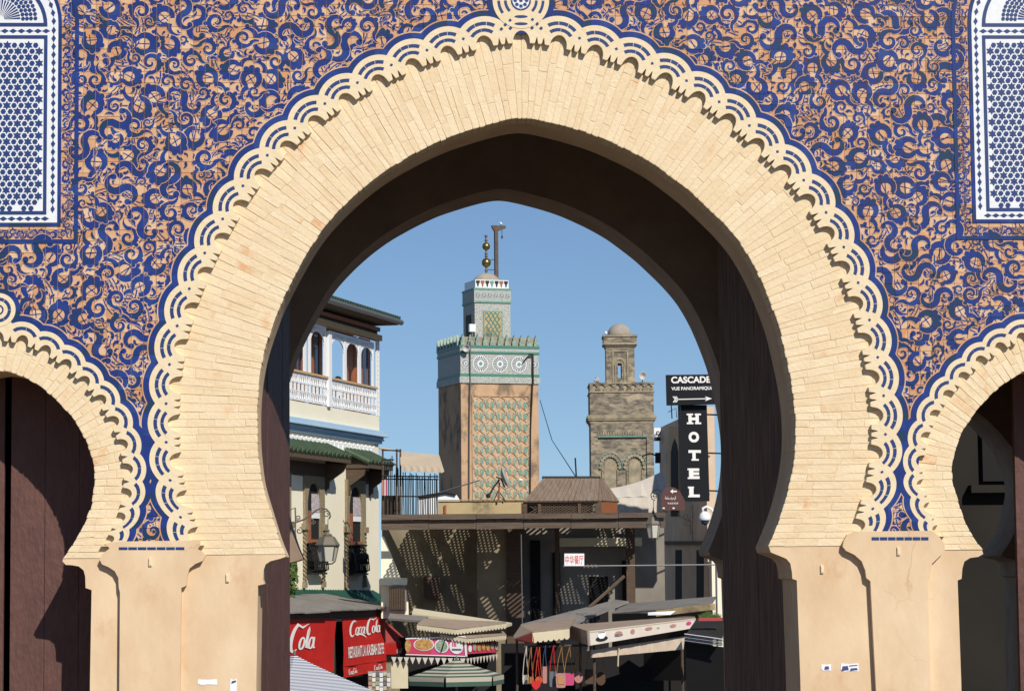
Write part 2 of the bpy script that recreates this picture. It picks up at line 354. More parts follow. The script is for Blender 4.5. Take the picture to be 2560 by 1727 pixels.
# --- scalloped bands with inlaid blue tile pieces
YBAND = -0.012
inlays = {}
def arc_piece(mb_list, F, u0, r0, r1, a0, a1, n=5):   # one inlaid piece: ring sector about a lobe centre
    ps = []
    for r, A in ((r0, np.linspace(a0, a1, n)), (r1, np.linspace(a1, a0, n))):
        for a in A: ps.append(F(u0, r*math.sin(a), r*math.cos(a)))
    m = len(ps); mb_list.append(MB().add([(x, YBAND-.0015, z) for x, z in ps]+[(x, YBAND+.004, z) for x, z in ps], [tuple(range(m))]+[(i, m+i, m+(i+1) % m, (i+1) % m) for i in range(m)]))
bands = []
def band(key, w0, per, big, skip0=False, zend=None):
    p, n = ARCH[key]; c = p+n*w0; f, L = sampler(c, n)
    if zend is not None:
        d = np.r_[0, np.cumsum(np.hypot(*np.diff(c, axis=0).T))]; j = int(np.argmax(c[:, 1] < zend)); L = d[j] if j else L
    N = max(1, round((L-0.25*per)/per)); per = L/(N+0.28)
    sc = 1.0 if big else 0.70
    RO, RH, VB = 72*S*sc, 23*S*sc, -8*S*sc
    if not big: RO = 50*S; RH = 17*S; VB = -6*S
    hw = 22*S if big else 16*S
    def F(s, du, v): P, Nn = f(s+du) if 0 <= s+du <= L else f(s); T = (Nn[1], -Nn[0]); e = (s+du)-min(max(s+du, 0), L); sg = 1 if key in('MR', 'SL', 'SR2') else -1; return (P[0]+Nn[0]*v+T[0]*e*sg, P[1]+Nn[1]*v+T[1]*e*sg)
    us = np.linspace(0, L, int(L/(per/56))); inner = []; outer = []
    for u in us:
        k = round(u/per); du = u-k*per
        vo = math.sqrt(max(RO*RO-du*du, (0.45*RO)**2))
        if abs(du) < hw: vi = VB+(RH-VB)*math.sqrt(max(0, 1-(du/hw)**2))
        else:
            vi = VB; fl = per-2*hw; e = (abs(du)-hw) if du > 0 else fl-(abs(du)-hw)
            for c0 in ((fl*.33, fl*.67) if big else (fl*.5,)):
                q = abs(e-c0)/(4.2*S if big else 5*S)
                if q < 1: vi = max(vi, VB+(1-q)*(19*S if big else 15*S))
        inner.append(F(u, 0, vi)); outer.append(F(u, 0, vo))
    mb = MB(); n2 = len(us)
    vs = [(x, YBAND, z) for x, z in inner]+[(x, YBAND, z) for x, z in outer]+[(x, RP+.004, z) for x, z in inner]+[(x, .004, z) for x, z in outer]
    fs = []
    for i in range(n2-1):
        fs += [(i, i+1, n2+i+1, n2+i), (i, 2*n2+i, 2*n2+i+1, i+1), (n2+i, n2+i+1, 3*n2+i+1, 3*n2+i)]
    mb.add(vs, fs); o = mb.build('scalloped_band', 'cream_band', GATE)
    border = MB(); o2 = []
    for u in us:
        k = round(u/per); du = u-k*per; vo = math.sqrt(max(RO*RO-du*du, (0.45*RO)**2)); o2.append((u, vo))
    bw = (15 if big else 15)*S
    for (u, v), (u1, v1) in zip(o2[:-1:2], o2[2::2]):
        def g(u, v): k = round(u/per); return max(v+bw*0.55, math.sqrt(max(0, (RO+bw)**2-(u-k*per)**2)))
        a, b2 = F(u, 0, v-.01), F(u1, 0, v1-.01); c1, c2 = F(u1, 0, g(u1, v1)), F(u, 0, g(u, v))
        yq = {'MR': -.0080, 'ML': -.0083, 'SR': -.0087, 'SL': -.0091, 'SR2': -.0085, 'SL2': -.0089}[key]; border.poly([(a[0], yq, a[1]), (b2[0], yq, b2[1]), (c1[0], yq, c1[1]), (c2[0], yq, c2[1])])
    border.build('blue_border', 'blue_glaze', GATE, fix=False)
    ln = MB()
    for (u, v), (u1, v1) in zip(o2[:-1:2], o2[2::2]):
        a, b2 = F(u, 0, v), F(u1, 0, v1); c1, c2 = F(u1, 0, g(u1, v1)+3.2*S), F(u, 0, g(u, v)+3.2*S)
        ln.poly([(a[0], yq+.0012, a[1]), (b2[0], yq+.0012, b2[1]), (c1[0], yq+.0012, c1[1]), (c2[0], yq+.0012, c2[1])])
    ln.build('border_line', 'terracotta_tile', GATE, fix=False)
    bb = MB()
    for u, u1 in zip(us[:-1:6], us[6::6]):
        q = [F(u, 0, 28*S), F(u1, 0, 28*S), F(u1, 0, 118*S if big else 100*S), F(u, 0, 118*S if big else 100*S)]; yy = .0036 if key in ('MR', 'ML') else .0039
        if key == 'ML': yy = .0033
        if key == 'SL': yy = .0042
        if key.endswith('2'): yy = .0040
        bb.poly([(x, yy, z) for x, z in q])
    bb.build('border_bed', 'blue_glaze', GATE, fix=False)
    pc = []
    for k in range(0, N+1):
        if k == 0 and skip0: continue
        u0 = k*per; lim = lambda a0, a1, r: (a0, a1)
        if big:
            for (r0, r1, am, cuts) in ((32.5*S, 41*S, .80, 2), (49*S, 58*S, .68, 3)):
                ed = [-am+2*am*i/cuts+(rnd.uniform(-.08, .08) if 0 < i < cuts else 0) for i in range(cuts+1)]
                for a0, a1 in zip(ed[:-1], ed[1:]):
                    lo, hi = u0+r1*math.sin(a0), u0+r1*math.sin(a1)
                    if lo < -0.02 and k == 0 and not skip0: continue
                    if hi > L: continue
                    arc_piece(pc, F, u0, r0, r1, a0+.012, a1-.012, 4)
            if k < N:
                q = [F(u0+per/2, dx*S, 27*S+dz*S) for dx, dz in ((-4.5, 0), (0, 4.5), (4.5, 0), (0, -4.5))]
                pc.append(MB().add([(x, YBAND-.0015, z) for x, z in q]+[(x, YBAND+.004, z) for x, z in q], [(0, 1, 2, 3)]+[(i, 4+i, 4+(i+1) % 4, (i+1) % 4) for i in range(4)]))
        else:
            for a0, a1 in ((-.85, 0), (.02, .85)):
                if k == 0 and a0 < 0: continue
                if u0+34*S*math.sin(a1) > L: continue
                arc_piece(pc, F, u0, 29.5*S, 38*S, a0, a1, 4)
    if key.endswith('2'):                              # the half that stands outside the picture
        jn = MB()
        for q in pc: jn.add(q.v, q.f)
        jn.build('inlay_tiling', 'inlay_blue', o, kind='stuff')
    else:
        for q in pc: q.build('inlay_tile', 'inlay_blue', o)
    bands.append((key, F, L, per, RO))
    return o
ZB = xz(1280, 1360)[1]
W0 = 197*S
band('MR', W0, 95*S, True, True, xz(2100, 1338)[1]); band('ML', W0, 95*S, True, True, xz(480, 1362)[1])
band('SR', 78*S, 62*S, False, True, xz(2330, 1340)[1]); band('SL', 78*S, 62*S, False, True, xz(300, 1364)[1]); band('SR2', 78*S, 62*S, False, True, xz(2330, 1340)[1]); band('SL2', 78*S, 62*S, False, True, xz(300, 1364)[1])

# --- roundels over the crowns
def roundel(cx, cz, R, rings, inner, blueborder):
    def disc(r, y, n=40): return [(cx+r*math.cos(2*math.pi*i/n), y, cz+r*math.sin(2*math.pi*i/n)) for i in range(n)]
    o = MB().prism(disc(R, YBAND-.004), disc(R, .004)).build('roundel', 'cream_band', GATE)
    MB().prism(disc(R+blueborder, -.0095), disc(R+blueborder, .004)).build('blue_border', 'blue_glaze', GATE)
    for r0, r1, n in rings:
        for i in range(n):
            a0, a1 = 2*math.pi*i/n+.02, 2*math.pi*(i+1)/n-.02
            if -2.35 < ((a0+a1)/2+math.pi) % (2*math.pi)-math.pi < -0.8 and r0 > 26*S: continue
            pts = [(cx+r0*math.cos(a), cz+r0*math.sin(a)) for a in np.linspace(a0, a1, 6)]+[(cx+r1*math.cos(a), cz+r1*math.sin(a)) for a in np.linspace(a1, a0, 6)]
            MB().prism([(x, YBAND-.006, z) for x, z in pts], [(x, YBAND, z) for x, z in pts]).build('inlay_tile', 'inlay_blue', o)
    if inner:
        MB().prism(disc(22*S, YBAND-.0052), disc(22*S, YBAND)).build('white_disc', 'white_zellige', o)
        for i in range(9):
            a = 2*math.pi*i/8; r = 0 if i == 8 else 14.5*S
            st = [(cx+r*math.cos(a)+5.6*S*(1 if j % 2 == 0 else .66)*math.cos(a+math.pi*j/8), cz+r*math.sin(a)+5.6*S*(1 if j % 2 == 0 else .66)*math.sin(a+math.pi*j/8)) for j in range(16)]
            MB().prism([(x, YBAND-.0075, z) for x, z in st], [(x, YBAND-.004, z) for x, z in st]).build('star_tile', 'inlay_blue', o)
    return o
rx, rz_ = xz(1302, 3, 0)
roundel(rx, rz_, 72*S, ((21.5*S, 26*S, 4), (36*S, 43*S, 8), (53*S, 60*S, 10)), True, 14*S)
for dx, dz, wd in ((0, -41.5, 17), (0, -60, 17)):
    pts = [(rx+wd*S*math.cos(a), rz_+dz*S+3.6*S*math.sin(a)) for a in np.linspace(0, 2*math.pi, 16, endpoint=False)]
    MB().prism([(x, YBAND-.0065, z) for x, z in pts], [(x, YBAND-.0005, z) for x, z in pts]).build('inlay_tile', 'inlay_blue', GATE)
for dx, dz in ((-28, -51), (-40, -62), (-50, -73), (-27, -71), (29, -49), (41, -60), (51, -71), (28, -70)):
    pts = [(rx+(dx+a)*S, rz_+(dz+b)*S) for a, b in ((-4.6, 0), (0, 4.6), (4.6, 0), (0, -4.6))]
    MB().prism([(x, YBAND-.0065, z) for x, z in pts], [(x, YBAND-.0005, z) for x, z in pts]).build('inlay_tile', 'inlay_blue', GATE)
for px_, py_ in ((-3, 775), (2614, 770)):
    lx, lz = xz(px_, py_, 0); roundel(lx, lz, 42*S, ((9*S, 13*S, 3), (23*S, 31*S, 6)), False, 12*S)

# --- pilasters between the arches: capital and shaft proud of the piers
def pilaster(pts, strip, peg):
    q = W(pts, -0.01); MB().prism([(x, YBAND-.001, z) for x, z in q], [(x, RP+.01, z) for x, z in q]).build('pilaster', 'cream_plaster', GATE)
    x0, x1, y0, y1 = strip; n = 7
    for i in range(n):
        a = x0+(x1-x0)*i/n+1; b = x0+(x1-x0)*(i+1)/n-1
        r = W([(a, y0), (b, y0), (b, y1), (a, y1)], -0.012); MB().prism([(x, YBAND-.0035, z) for x, z in r], [(x, YBAND, z) for x, z in r]).build('inlay_tile', 'inlay_blue', GATE)
    for (a, b) in peg:
        c = at(a, b, -.012); yy = -0.012 if peg.index((a, b)) == 0 else RP
        mb = MB(); mb.box((c[0], yy-.004, c[2]), (.013, .012, .035)); mb.box((c[0], yy-.014, c[2]-.004), (.010, .006, .024)); mb.build('wall_peg', 'cream_band', GATE)
pilaster([(262,1358),(300,1353),(500,1350),(501,1362),(494,1372),(506,1378),(514,1388),(507,1401),(488,1409),(474,1420),(468,1438),(466,1463),(453,1469),(450,1760),(298,1760),(300,1480),(297,1469),(296,1444),(287,1427),(272,1417),(255,1410),(249,1398),(255,1385),(274,1370)], (296, 462, 1367, 1374), [(376, 1404), (568, 1444)])
pilaster([(2118,1336),(2140,1328),(2330,1326),(2345,1337),(2353,1348),(2362,1358),(2362,1376),(2347,1392),(2330,1408),(2324,1446),(2320,1452),(2328,1760),(2192,1760),(2176,1452),(2166,1444),(2163,1424),(2154,1402),(2136,1386),(2115,1376),(2107,1366),(2109,1352)], (2178, 2322, 1342, 1350), [(2246, 1377), (2058, 1422)])
# ------------------------------------------------------------------ facade tiles with the cut glaze scrollwork
def inside(poly, x, z):
    n = len(poly); c = False; j = n-1
    for i in range(n):
        if (poly[i][1] > z) != (poly[j][1] > z) and x < (poly[j][0]-poly[i][0])*(z-poly[i][1])/(poly[j][1]-poly[i][1])+poly[i][0]: c = not c
        j = i
    return c
def arch_poly(kr, kl, wd, ax=None):
    r = offset(kr, wd)[::8]
    l = offset(kl, wd)[::8] if kl else np.c_[2*ax-r[:, 0], r[:, 1]]
    a = [tuple(q) for q in r]; b = [tuple(q) for q in l]
    return a + [(a[-1][0], 0), (b[-1][0], 0)] + b[::-1]
PMAIN = arch_poly('MR', 'ML', W0+25*S); PSL = arch_poly('SL', None, 78*S+18*S, AXL); PSR = arch_poly('SR', None, 78*S+18*S, AXR)
def blocked(x, z): return inside(PMAIN, x, z) or inside(PSL, x, z) or inside(PSR, x, z)
CMAIN = arch_poly('MR', 'ML', W0-30*S); CSL = arch_poly('SL', None, 40*S, AXL); CSR = arch_poly('SR', None, 40*S, AXR)
x_lo, x_hi = at(-25, 800, 0)[0]-1.1, at(2590, 800, 0)[0]+.9; z_lo, z_hi = at(300, 1362, 0)[2], at(1280, -12, 0)[2]+.75
# mosaic panels, in wall coordinates: axis, half width of the white frame, foot
pL = xz(143, 557, 0); pR = xz(2440, 549, 0)
PAN = [(AXL, pL[0]-AXL, pL[1], 1), (AXR, AXR-pR[0], pR[1], -1)]
cells = {}
i0, i1 = int((x_lo-TX0)//TW), int((x_hi-TX0)//TW); j0, j1 = int((z_lo-TZ0)//TH), int((z_hi-TZ0)//TH)
for i in range(i0, i1+1):
    for j in range(j0, j1+1):
        xa, za = TX0+i*TW, TZ0+j*TH
        cs = [(xa, za), (xa+TW, za), (xa+TW, za+TH), (xa, za+TH)]
        if any(blocked(*c) for c in cs): continue
        cx, cz = xa+TW/2, za+TH/2
        if any(abs(cx-ax) < hw-.08 and zf+.08 < cz < zf+495*S for ax, hw, zf, s in PAN): continue
        cells[(i, j)] = [[], rnd.uniform(-.004, .004), rnd.uniform(-.004, .004), rnd.uniform(0, .0006)]
GAP = 0.0021
def clip(poly, xa, xb, za, zb):
    for ax, lim, sg in ((0, xa, 1), (0, xb, -1), (1, za, 1), (1, zb, -1)):
        out = []; n = len(poly)
        for k in range(n):
            p, q = poly[k-1], poly[k]; dp, dq = (p[ax]-lim)*sg, (q[ax]-lim)*sg
            if (dp >= 0) != (dq >= 0):
                t = dp/(dp-dq); out.append((p[0]+(q[0]-p[0])*t, p[1]+(q[1]-p[1])*t))
            if dq >= 0: out.append(q)
        poly = out
        if len(poly) < 3: return None
    return poly
PEND = []
def emit(poly, h, m): PEND.append((poly, h, m))
GR = 3.0*S; gx0, gz0 = x_lo-.3, z_lo-.3; gnx, gnz = int((x_hi-x_lo+.6)/GR)+2, int((z_hi-z_lo+.6)/GR)+2
OCC = np.zeros((gnx, gnz), bool)
UV = np.array([(u, v) for u in (0, .33, .67, 1) for v in (0, .33, .67, 1)])
def cells_of(polys):                                  # grid cells covered by convex polygons
    Q = np.array([p for p in polys if len(p) == 4]); P = []
    if len(Q):
        u, v = UV[:, 0][None, :, None], UV[:, 1][None, :, None]
        P.append(((Q[:, None, 0]*(1-u)+Q[:, None, 1]*u)*(1-v)+(Q[:, None, 3]*(1-u)+Q[:, None, 2]*u)*v).reshape(-1, 2))
    for p in polys:
        if len(p) > 4:
            A = np.array(p); c = A.mean(0); P.append(np.concatenate([c[None], c+(A-c)*.35, c+(A-c)*.7, A]))
    P = np.concatenate(P); I = ((P-np.array([gx0, gz0]))/GR).astype(int); ok = (I[:, 0] >= 0) & (I[:, 0] < gnx) & (I[:, 1] >= 0) & (I[:, 1] < gnz)
    return np.unique(I[ok, 0]*gnz+I[ok, 1])
def inside_np(poly, X, Z):
    r = np.zeros(X.shape, bool); n = len(poly); j = n-1
    for i in range(n):
        (xi, zi), (xj, zj) = poly[i], poly[j]
        if zi != zj: r ^= ((zi > Z) != (zj > Z)) & (X < (xj-xi)*(Z-zi)/(zj-zi)+xi)
        j = i
    return r
def place(fn, c, R, rot, mi, h, tol, mark=True):
    PEND.clear(); fn(c, R, rot, mi, h); pl = list(PEND); PEND.clear()
    I = cells_of([p for p, hh, m in pl if m == 1])
    if len(I) == 0: return False
    if OCC.ravel()[I].mean() > tol: return False
    if mark: J = cells_of([p for p, hh, m in pl]); OCC.ravel()[J] = True
    for q in pl: emit2(*q)
    return True
def emit2(poly, h, m):
    xs = [p[0] for p in poly]; zs = [p[1] for p in poly]
    a0, a1 = int((min(xs)-TX0)//TW), int((max(xs)-TX0)//TW); b0, b1 = int((min(zs)-TZ0)//TH), int((max(zs)-TZ0)//TH)
    for i in range(a0, a1+1):
        for j in range(b0, b1+1):
            c = cells.get((i, j))
            if c is None: continue
            xa, za = TX0+i*TW, TZ0+j*TH
            q = clip(poly, xa+GAP, xa+TW-GAP, za+GAP, za+TH-GAP)
            if q: c[0].append((q, h, m))
def stroke(path, widths, h, m):
    n = len(path)
    L, Rr = [], []
    for k in range(n):
        a = path[max(k-1, 0)]; b = path[min(k+1, n-1)]; dx, dz = b[0]-a[0], b[1]-a[1]; l = math.hypot(dx, dz) or 1
        nx, nz = -dz/l, dx/l; wd = widths[k]/2
        L.append((path[k][0]+nx*wd, path[k][1]+nz*wd)); Rr.append((path[k][0]-nx*wd, path[k][1]-nz*wd))
    for k in range(n-1): emit([L[k], L[k+1], Rr[k+1], Rr[k]], h, m)
def disc2(c, r, h, m, n=9): emit([(c[0]+r*math.cos(2*math.pi*k/n), c[1]+r*math.sin(2*math.pi*k/n)) for k in range(n)], h, m)
class Mot:                                             # a motif: shapes in local units, placed, outlined and layered
    def __init__(s, c, R, rot, mirror, h): s.c, s.R, s.h = c, R, h; s.cr, s.sr, s.mi = math.cos(rot), math.sin(rot), mirror
    def T(s, p): x, z = p[0]*s.mi*s.R, p[1]*s.R; return (s.c[0]+x*s.cr-z*s.sr, s.c[1]+x*s.sr+z*s.cr)
    def st(s, path, wd, m=1, dh=0.0, ol=0.0, gap=0.07):
        P = [s.T(p) for p in path]; Wd = [q*s.R for q in wd]; h = s.h+dh
        if m == 1 and gap:
            d = (P[0][0]-P[1][0], P[0][1]-P[1][1]); e = (P[-1][0]-P[-2][0], P[-1][1]-P[-2][1])
            stroke(P, [q+2*gap*s.R for q in Wd], h, 0)
        stroke(P, Wd, h+.00010, m)
    def di(s, p, r, m=1, dh=0.0, gap=0.07, n=9):
        c = s.T(p)
        if m == 1 and gap: disc2(c, (r+gap)*s.R, s.h+dh, 0, n)
        disc2(c, r*s.R, s.h+dh+.00010, m, n)
def arc(cx, cz, r, a0, a1, n): return [(cx+r*math.cos(a), cz+r*math.sin(a)) for a in np.linspace(a0, a1, n)]
def c_scroll(c, R, rot, mi, h):
    q = Mot(c, R, rot, mi, h); n = 15; path = []; wd = []
    for k in range(n):
        t = k/(n-1); a = 0.3+5.35*t; r = 0.98-0.10*t; path.append((r*math.cos(a), r*math.sin(a))); wd.append(0.18+0.60*math.sin(math.pi*min(1, .12+t*.80))**.7)
    for da in (-.52, 0, .52): q.di((1.28*math.cos(2.9+da), 1.28*math.sin(2.9+da)), .36-.06*abs(da), 1)
    tail = arc(0.88+.95, -0.35, .95, math.pi*1.02, math.pi*1.75, 8); tw = [.62*(1-k/7)**.7+.02 for k in range(8)]
    q.st(tail, tw); q.st(path, wd, dh=.00004)
    q.di((tail[4][0]+.30, tail[4][1]-.28), .24)
    q.di((0, 0), .56, 0, dh=.00020, n=12)
    b = rnd.uniform(0, 3.1)
    for k in range(2):
        a = b+k*rnd.choice((1.3, 1.57, .35)); off = 0 if k == 0 else rnd.choice((0, .2)); d = (math.cos(a), math.sin(a)); p = (-d[1]*off, d[0]*off)
        q.st([(p[0]-d[0]*.66, p[1]-d[1]*.66), (p[0], p[1]), (p[0]+d[0]*.66, p[1]+d[1]*.66)], [.10, .13, .10], dh=.00032, gap=0)
def spiral(c, R, rot, mi, h):
    q = Mot(c, R, rot, mi, h); n = 20; path = []; wd = []
    for k in range(n):
        t = k/(n-1); a = 8.2*t; r = 1.0*(1-t)**1.0+.12; path.append((r*math.cos(a), r*math.sin(a))); wd.append((.54*(1-t)+.14)*(1 if t > .08 else .6))
    q.st(arc(1.9, 0, .85, math.pi, math.pi*1.6, 6), [.5, .42, .34, .24, .14, .03])
    for k in (3, 5): a = 8.2*k/(n-1); q.di((1.25*math.cos(a), 1.25*math.sin(a)), .26)
    q.st(path, wd, gap=.10, dh=.00004)
def s_scroll(c, R, rot, mi, h):
    q = Mot(c, R, rot, mi, h); a = arc(-.95, 0, .95, math.pi*1.15, math.pi*.0, 9); b = arc(.95, 0, .95, math.pi, math.pi*2.1, 9)[1:]
    p = a+b; n = len(p); wd = [.14+.72*math.sin(math.pi*(k+.6)/(n+.2))**.8 for k in range(n)]
    q.di((a[0][0]+.25, a[0][1]), .36); q.di((b[-1][0]-.25, b[-1][1]), .36)
    q.st(p, wd); q.st(arc(0, .9, .7, -.3, 1.4, 6), [.03, .2, .3, .3, .2, .03])
def leaf(c, R, rot, mi, h):
    q = Mot(c, R, rot, mi, h); p = arc(0, 0, 1, -.2, 1.7, 8); q.st(p, [.05, .28, .46, .56, .54, .42, .25, .04])
    q.di((.72, .25), .22)
def vine(c, R, rot, mi, h):
    q = Mot(c, R, rot, mi, h); r = rnd.uniform(1.6, 3.2); sp = rnd.uniform(1.1, 2.0); n = 12
    for dr in ((0, .34) if rnd.random() < .75 else (0,)): q.st(arc(-r, 0, r+dr, -sp/2, sp/2, n), [.14]*n, gap=.07)
    if rnd.random() < .6: q.st([(-.25, 0), (.55, 0)], [.16, .16], gap=.05); q.st([(.15, -.22), (.15, .22)], [.16, .16], gap=.05)
def in_panel(x, z, m): return any(abs(x-ax) < hw+m and z > zf-m for ax, hw, zf, s in PAN)
FR = 52*S                                             # width of the ornamental border round a panel
def ok_at(x, z, r):
    if in_panel(x, z, FR+.15*r): return False
    return not (inside(CMAIN, x, z) or inside(CSL, x, z) or inside(CSR, x, z))
HM = 0.0036; AREA = (x_hi-x_lo)*(z_hi-z_lo)
cxs = gx0+(np.arange(gnx)+.5)*GR; czs = gz0+(np.arange(gnz)+.5)*GR; CX, CZ = np.meshgrid(cxs, czs, indexing='ij')
VALID = (CX > x_lo) & (CX < x_hi) & (CZ > z_lo) & (CZ < z_hi) & ~(inside_np(CMAIN, CX, CZ) | inside_np(CSL, CX, CZ) | inside_np(CSR, CX, CZ))
def scatter(fns, r0, r1, n, tol, hl, hh, mark=True, tries=3):
    V = VALID.copy()
    for ax, hw, zf, s in PAN: V &= ~((np.abs(CX-ax) < hw+FR+.15*r1*S) & (CZ > zf-FR-.15*r1*S))
    free = None
    for k in range(n):
        if k % 60 == 0:
            free = np.flatnonzero((V & ~OCC).ravel())
            if len(free) == 0: return
        i = int(free[rnd.randrange(len(free))]); c = (cxs[i//gnz], czs[i % gnz]); R = rnd.uniform(r0, r1)*S
        if mark and OCC.ravel()[i]: continue
        for t in range(tries):
            if place(rnd.choice(fns), c, R, rnd.uniform(0, 6.28), rnd.choice((-1, 1)), rnd.uniform(hl, hh)*HM, tol, mark): break
scatter([vine], 22, 27, 1000, 1.1, .0, .15, False)      # thin double stems, lowest
scatter([c_scroll, c_scroll, s_scroll, spiral], 20, 24.5, 4200, .19, .5, 1, True, 4)
scatter([c_scroll, spiral, s_scroll], 14.5, 19, 3400, .20, .5, 1, True, 4)
scatter([spiral, leaf, leaf, s_scroll], 10.5, 14.5, 3300, .24, .45, .95)
scatter([leaf], 9, 13, 3600, .24, .4, .85)
scatter([leaf], 6.5, 9, 2800, .28, .35, .7, True, 2)
def _direct(fn, *a): fn(*a); [emit2(*q) for q in PEND]; PEND.clear()
# small scrolls in the frame of each panel
for ax, hw, zf, s in PAN:
    for sd in (1, -1):
     xm = ax+sd*s*(hw+FR*.52); z = zf-.10; k = 0
     while z < min(z_hi, zf+560*S):
        leaf((xm-.012, z), 9*S, rnd.uniform(0, 6.3), 1, .0012); spiral((xm+rnd.uniform(-.02, .02), z+.02), 8.5*S, rnd.uniform(0, 6.28), rnd.choice((-1, 1)), rnd.uniform(.0006, .002)); c_scroll((xm+(-1)**k*.022, z+.05), 8*S, rnd.uniform(0, 6.28), rnd.choice((-1, 1)), rnd.uniform(.0006, .002)); z += .062; k += 1
    x = ax+s*(hw+FR*.3)
    while (x-ax)*s > -hw:
        spiral((x, zf-.095+rnd.uniform(-.015, .015)), 8.5*S, rnd.uniform(0, 6.28), rnd.choice((-1, 1)), rnd.uniform(.0006, .002)); c_scroll((x-.03*s, zf-.105), 7.5*S, rnd.uniform(0, 6.28), 1, rnd.uniform(.0006, .002)); x -= s*.062
for q in PEND: emit2(*q)
PEND.clear()
# build: one backing sheet, the tiles that show largest singly, the rest joined
back = MB()
for (i, j) in cells:
    xa, za = TX0+i*TW, TZ0+j*TH; back.poly([(xa, .0045, za), (xa+TW, .0045, za), (xa+TW, .0045, za+TH), (xa, .0045, za+TH)])
FIELD = back.build('tile_field', 'tile_joint', GATE, fix=False)
def tile_mb(key, mb):
    pl, tx, tz, lift = cells[key]; xa, za = TX0+key[0]*TW, TZ0+key[1]*TH; cx, cz = xa+TW/2, za+TH/2
    y = lambda x, z, h: tx*(x-cx)+tz*(z-cz)-h-lift
    c = [(xa+GAP, za+GAP), (xa+TW-GAP, za+GAP), (xa+TW-GAP, za+TH-GAP), (xa+GAP, za+TH-GAP)]
    mb.add([(x, y(x, z, 0), z) for x, z in c]+[(x, .0065, z) for x, z in c], [(0, 1, 2, 3), (1, 0, 4, 5), (2, 1, 5, 6), (3, 2, 6, 7), (0, 3, 7, 4)], 0)
    for q, h, m in pl: mb.add([(x, y(x, z, h), z) for x, z in q], [tuple(range(len(q)))], m)
keys = sorted(cells); ccx = (x_lo+x_hi)/2
near = sorted(keys, key=lambda k: (TX0+k[0]*TW-CAM[0])**2+(TZ0+k[1]*TH-7.2)**2)
sing = set(near[:290]); joined = MB()
for k in keys:
    if k in sing: mb = MB(); tile_mb(k, mb); mb.build('facade_tile', ['terracotta_tile', 'blue_glaze'], FIELD, fix=False)
    else: tile_mb(k, joined)
joined.build('facade_tiling', ['terracotta_tile', 'blue_glaze'], FIELD, fix=False, kind='stuff')

# ------------------------------------------------------------------ mosaic panels
def strip(x0, x1, z0, z1, y, d, name, m, parent):
    return MB().prism([(x0, y, z0), (x1, y, z0), (x1, y, z1), (x0, y, z1)], [(x0, y+d, z0), (x1, y+d, z0), (x1, y+d, z1), (x0, y+d, z1)]).build(name, m, parent)
def poly_me(name, pts, m, d=.004):
    mb = MB(); n = len(pts); mb.add([(x, -d, z) for x, z in pts]+[(x, 0, z) for x, z in pts], [tuple(range(n))]+[(i, n+i, n+(i+1) % n, (i+1) % n) for i in range(n)])
    me = mb.mesh(name, m); b = bmesh.new(); b.from_mesh(me); bmesh.ops.recalc_face_normals(b, faces=b.faces); b.to_mesh(me); b.free(); return me
star_me = poly_me('star_tile', [((11.6 if i % 2 == 0 else 6.4)*S*math.cos(math.pi*i/6+math.pi/2), (11.6 if i % 2 == 0 else 6.4)*S*math.sin(math.pi*i/6+math.pi/2)) for i in range(12)], 'inlay_blue')
hex_me = poly_me('hexagon_tile', [(7.0*S*math.cos(math.pi*i/3), 7.0*S*math.sin(math.pi*i/3)) for i in range(6)], 'inlay_blue')
DI = [(0, 10), (2.6, 5), (5.6, 0), (2.6, -5), (0, -10), (-2.6, -5), (-5.6, 0), (-2.6, 5)]
dia_me = poly_me('diamond_tile', [(a*S, b*S) for a, b in DI], 'inlay_blue'); diah_me = poly_me('diamond_tile', [(b*S, a*S) for a, b in DI], 'inlay_blue')
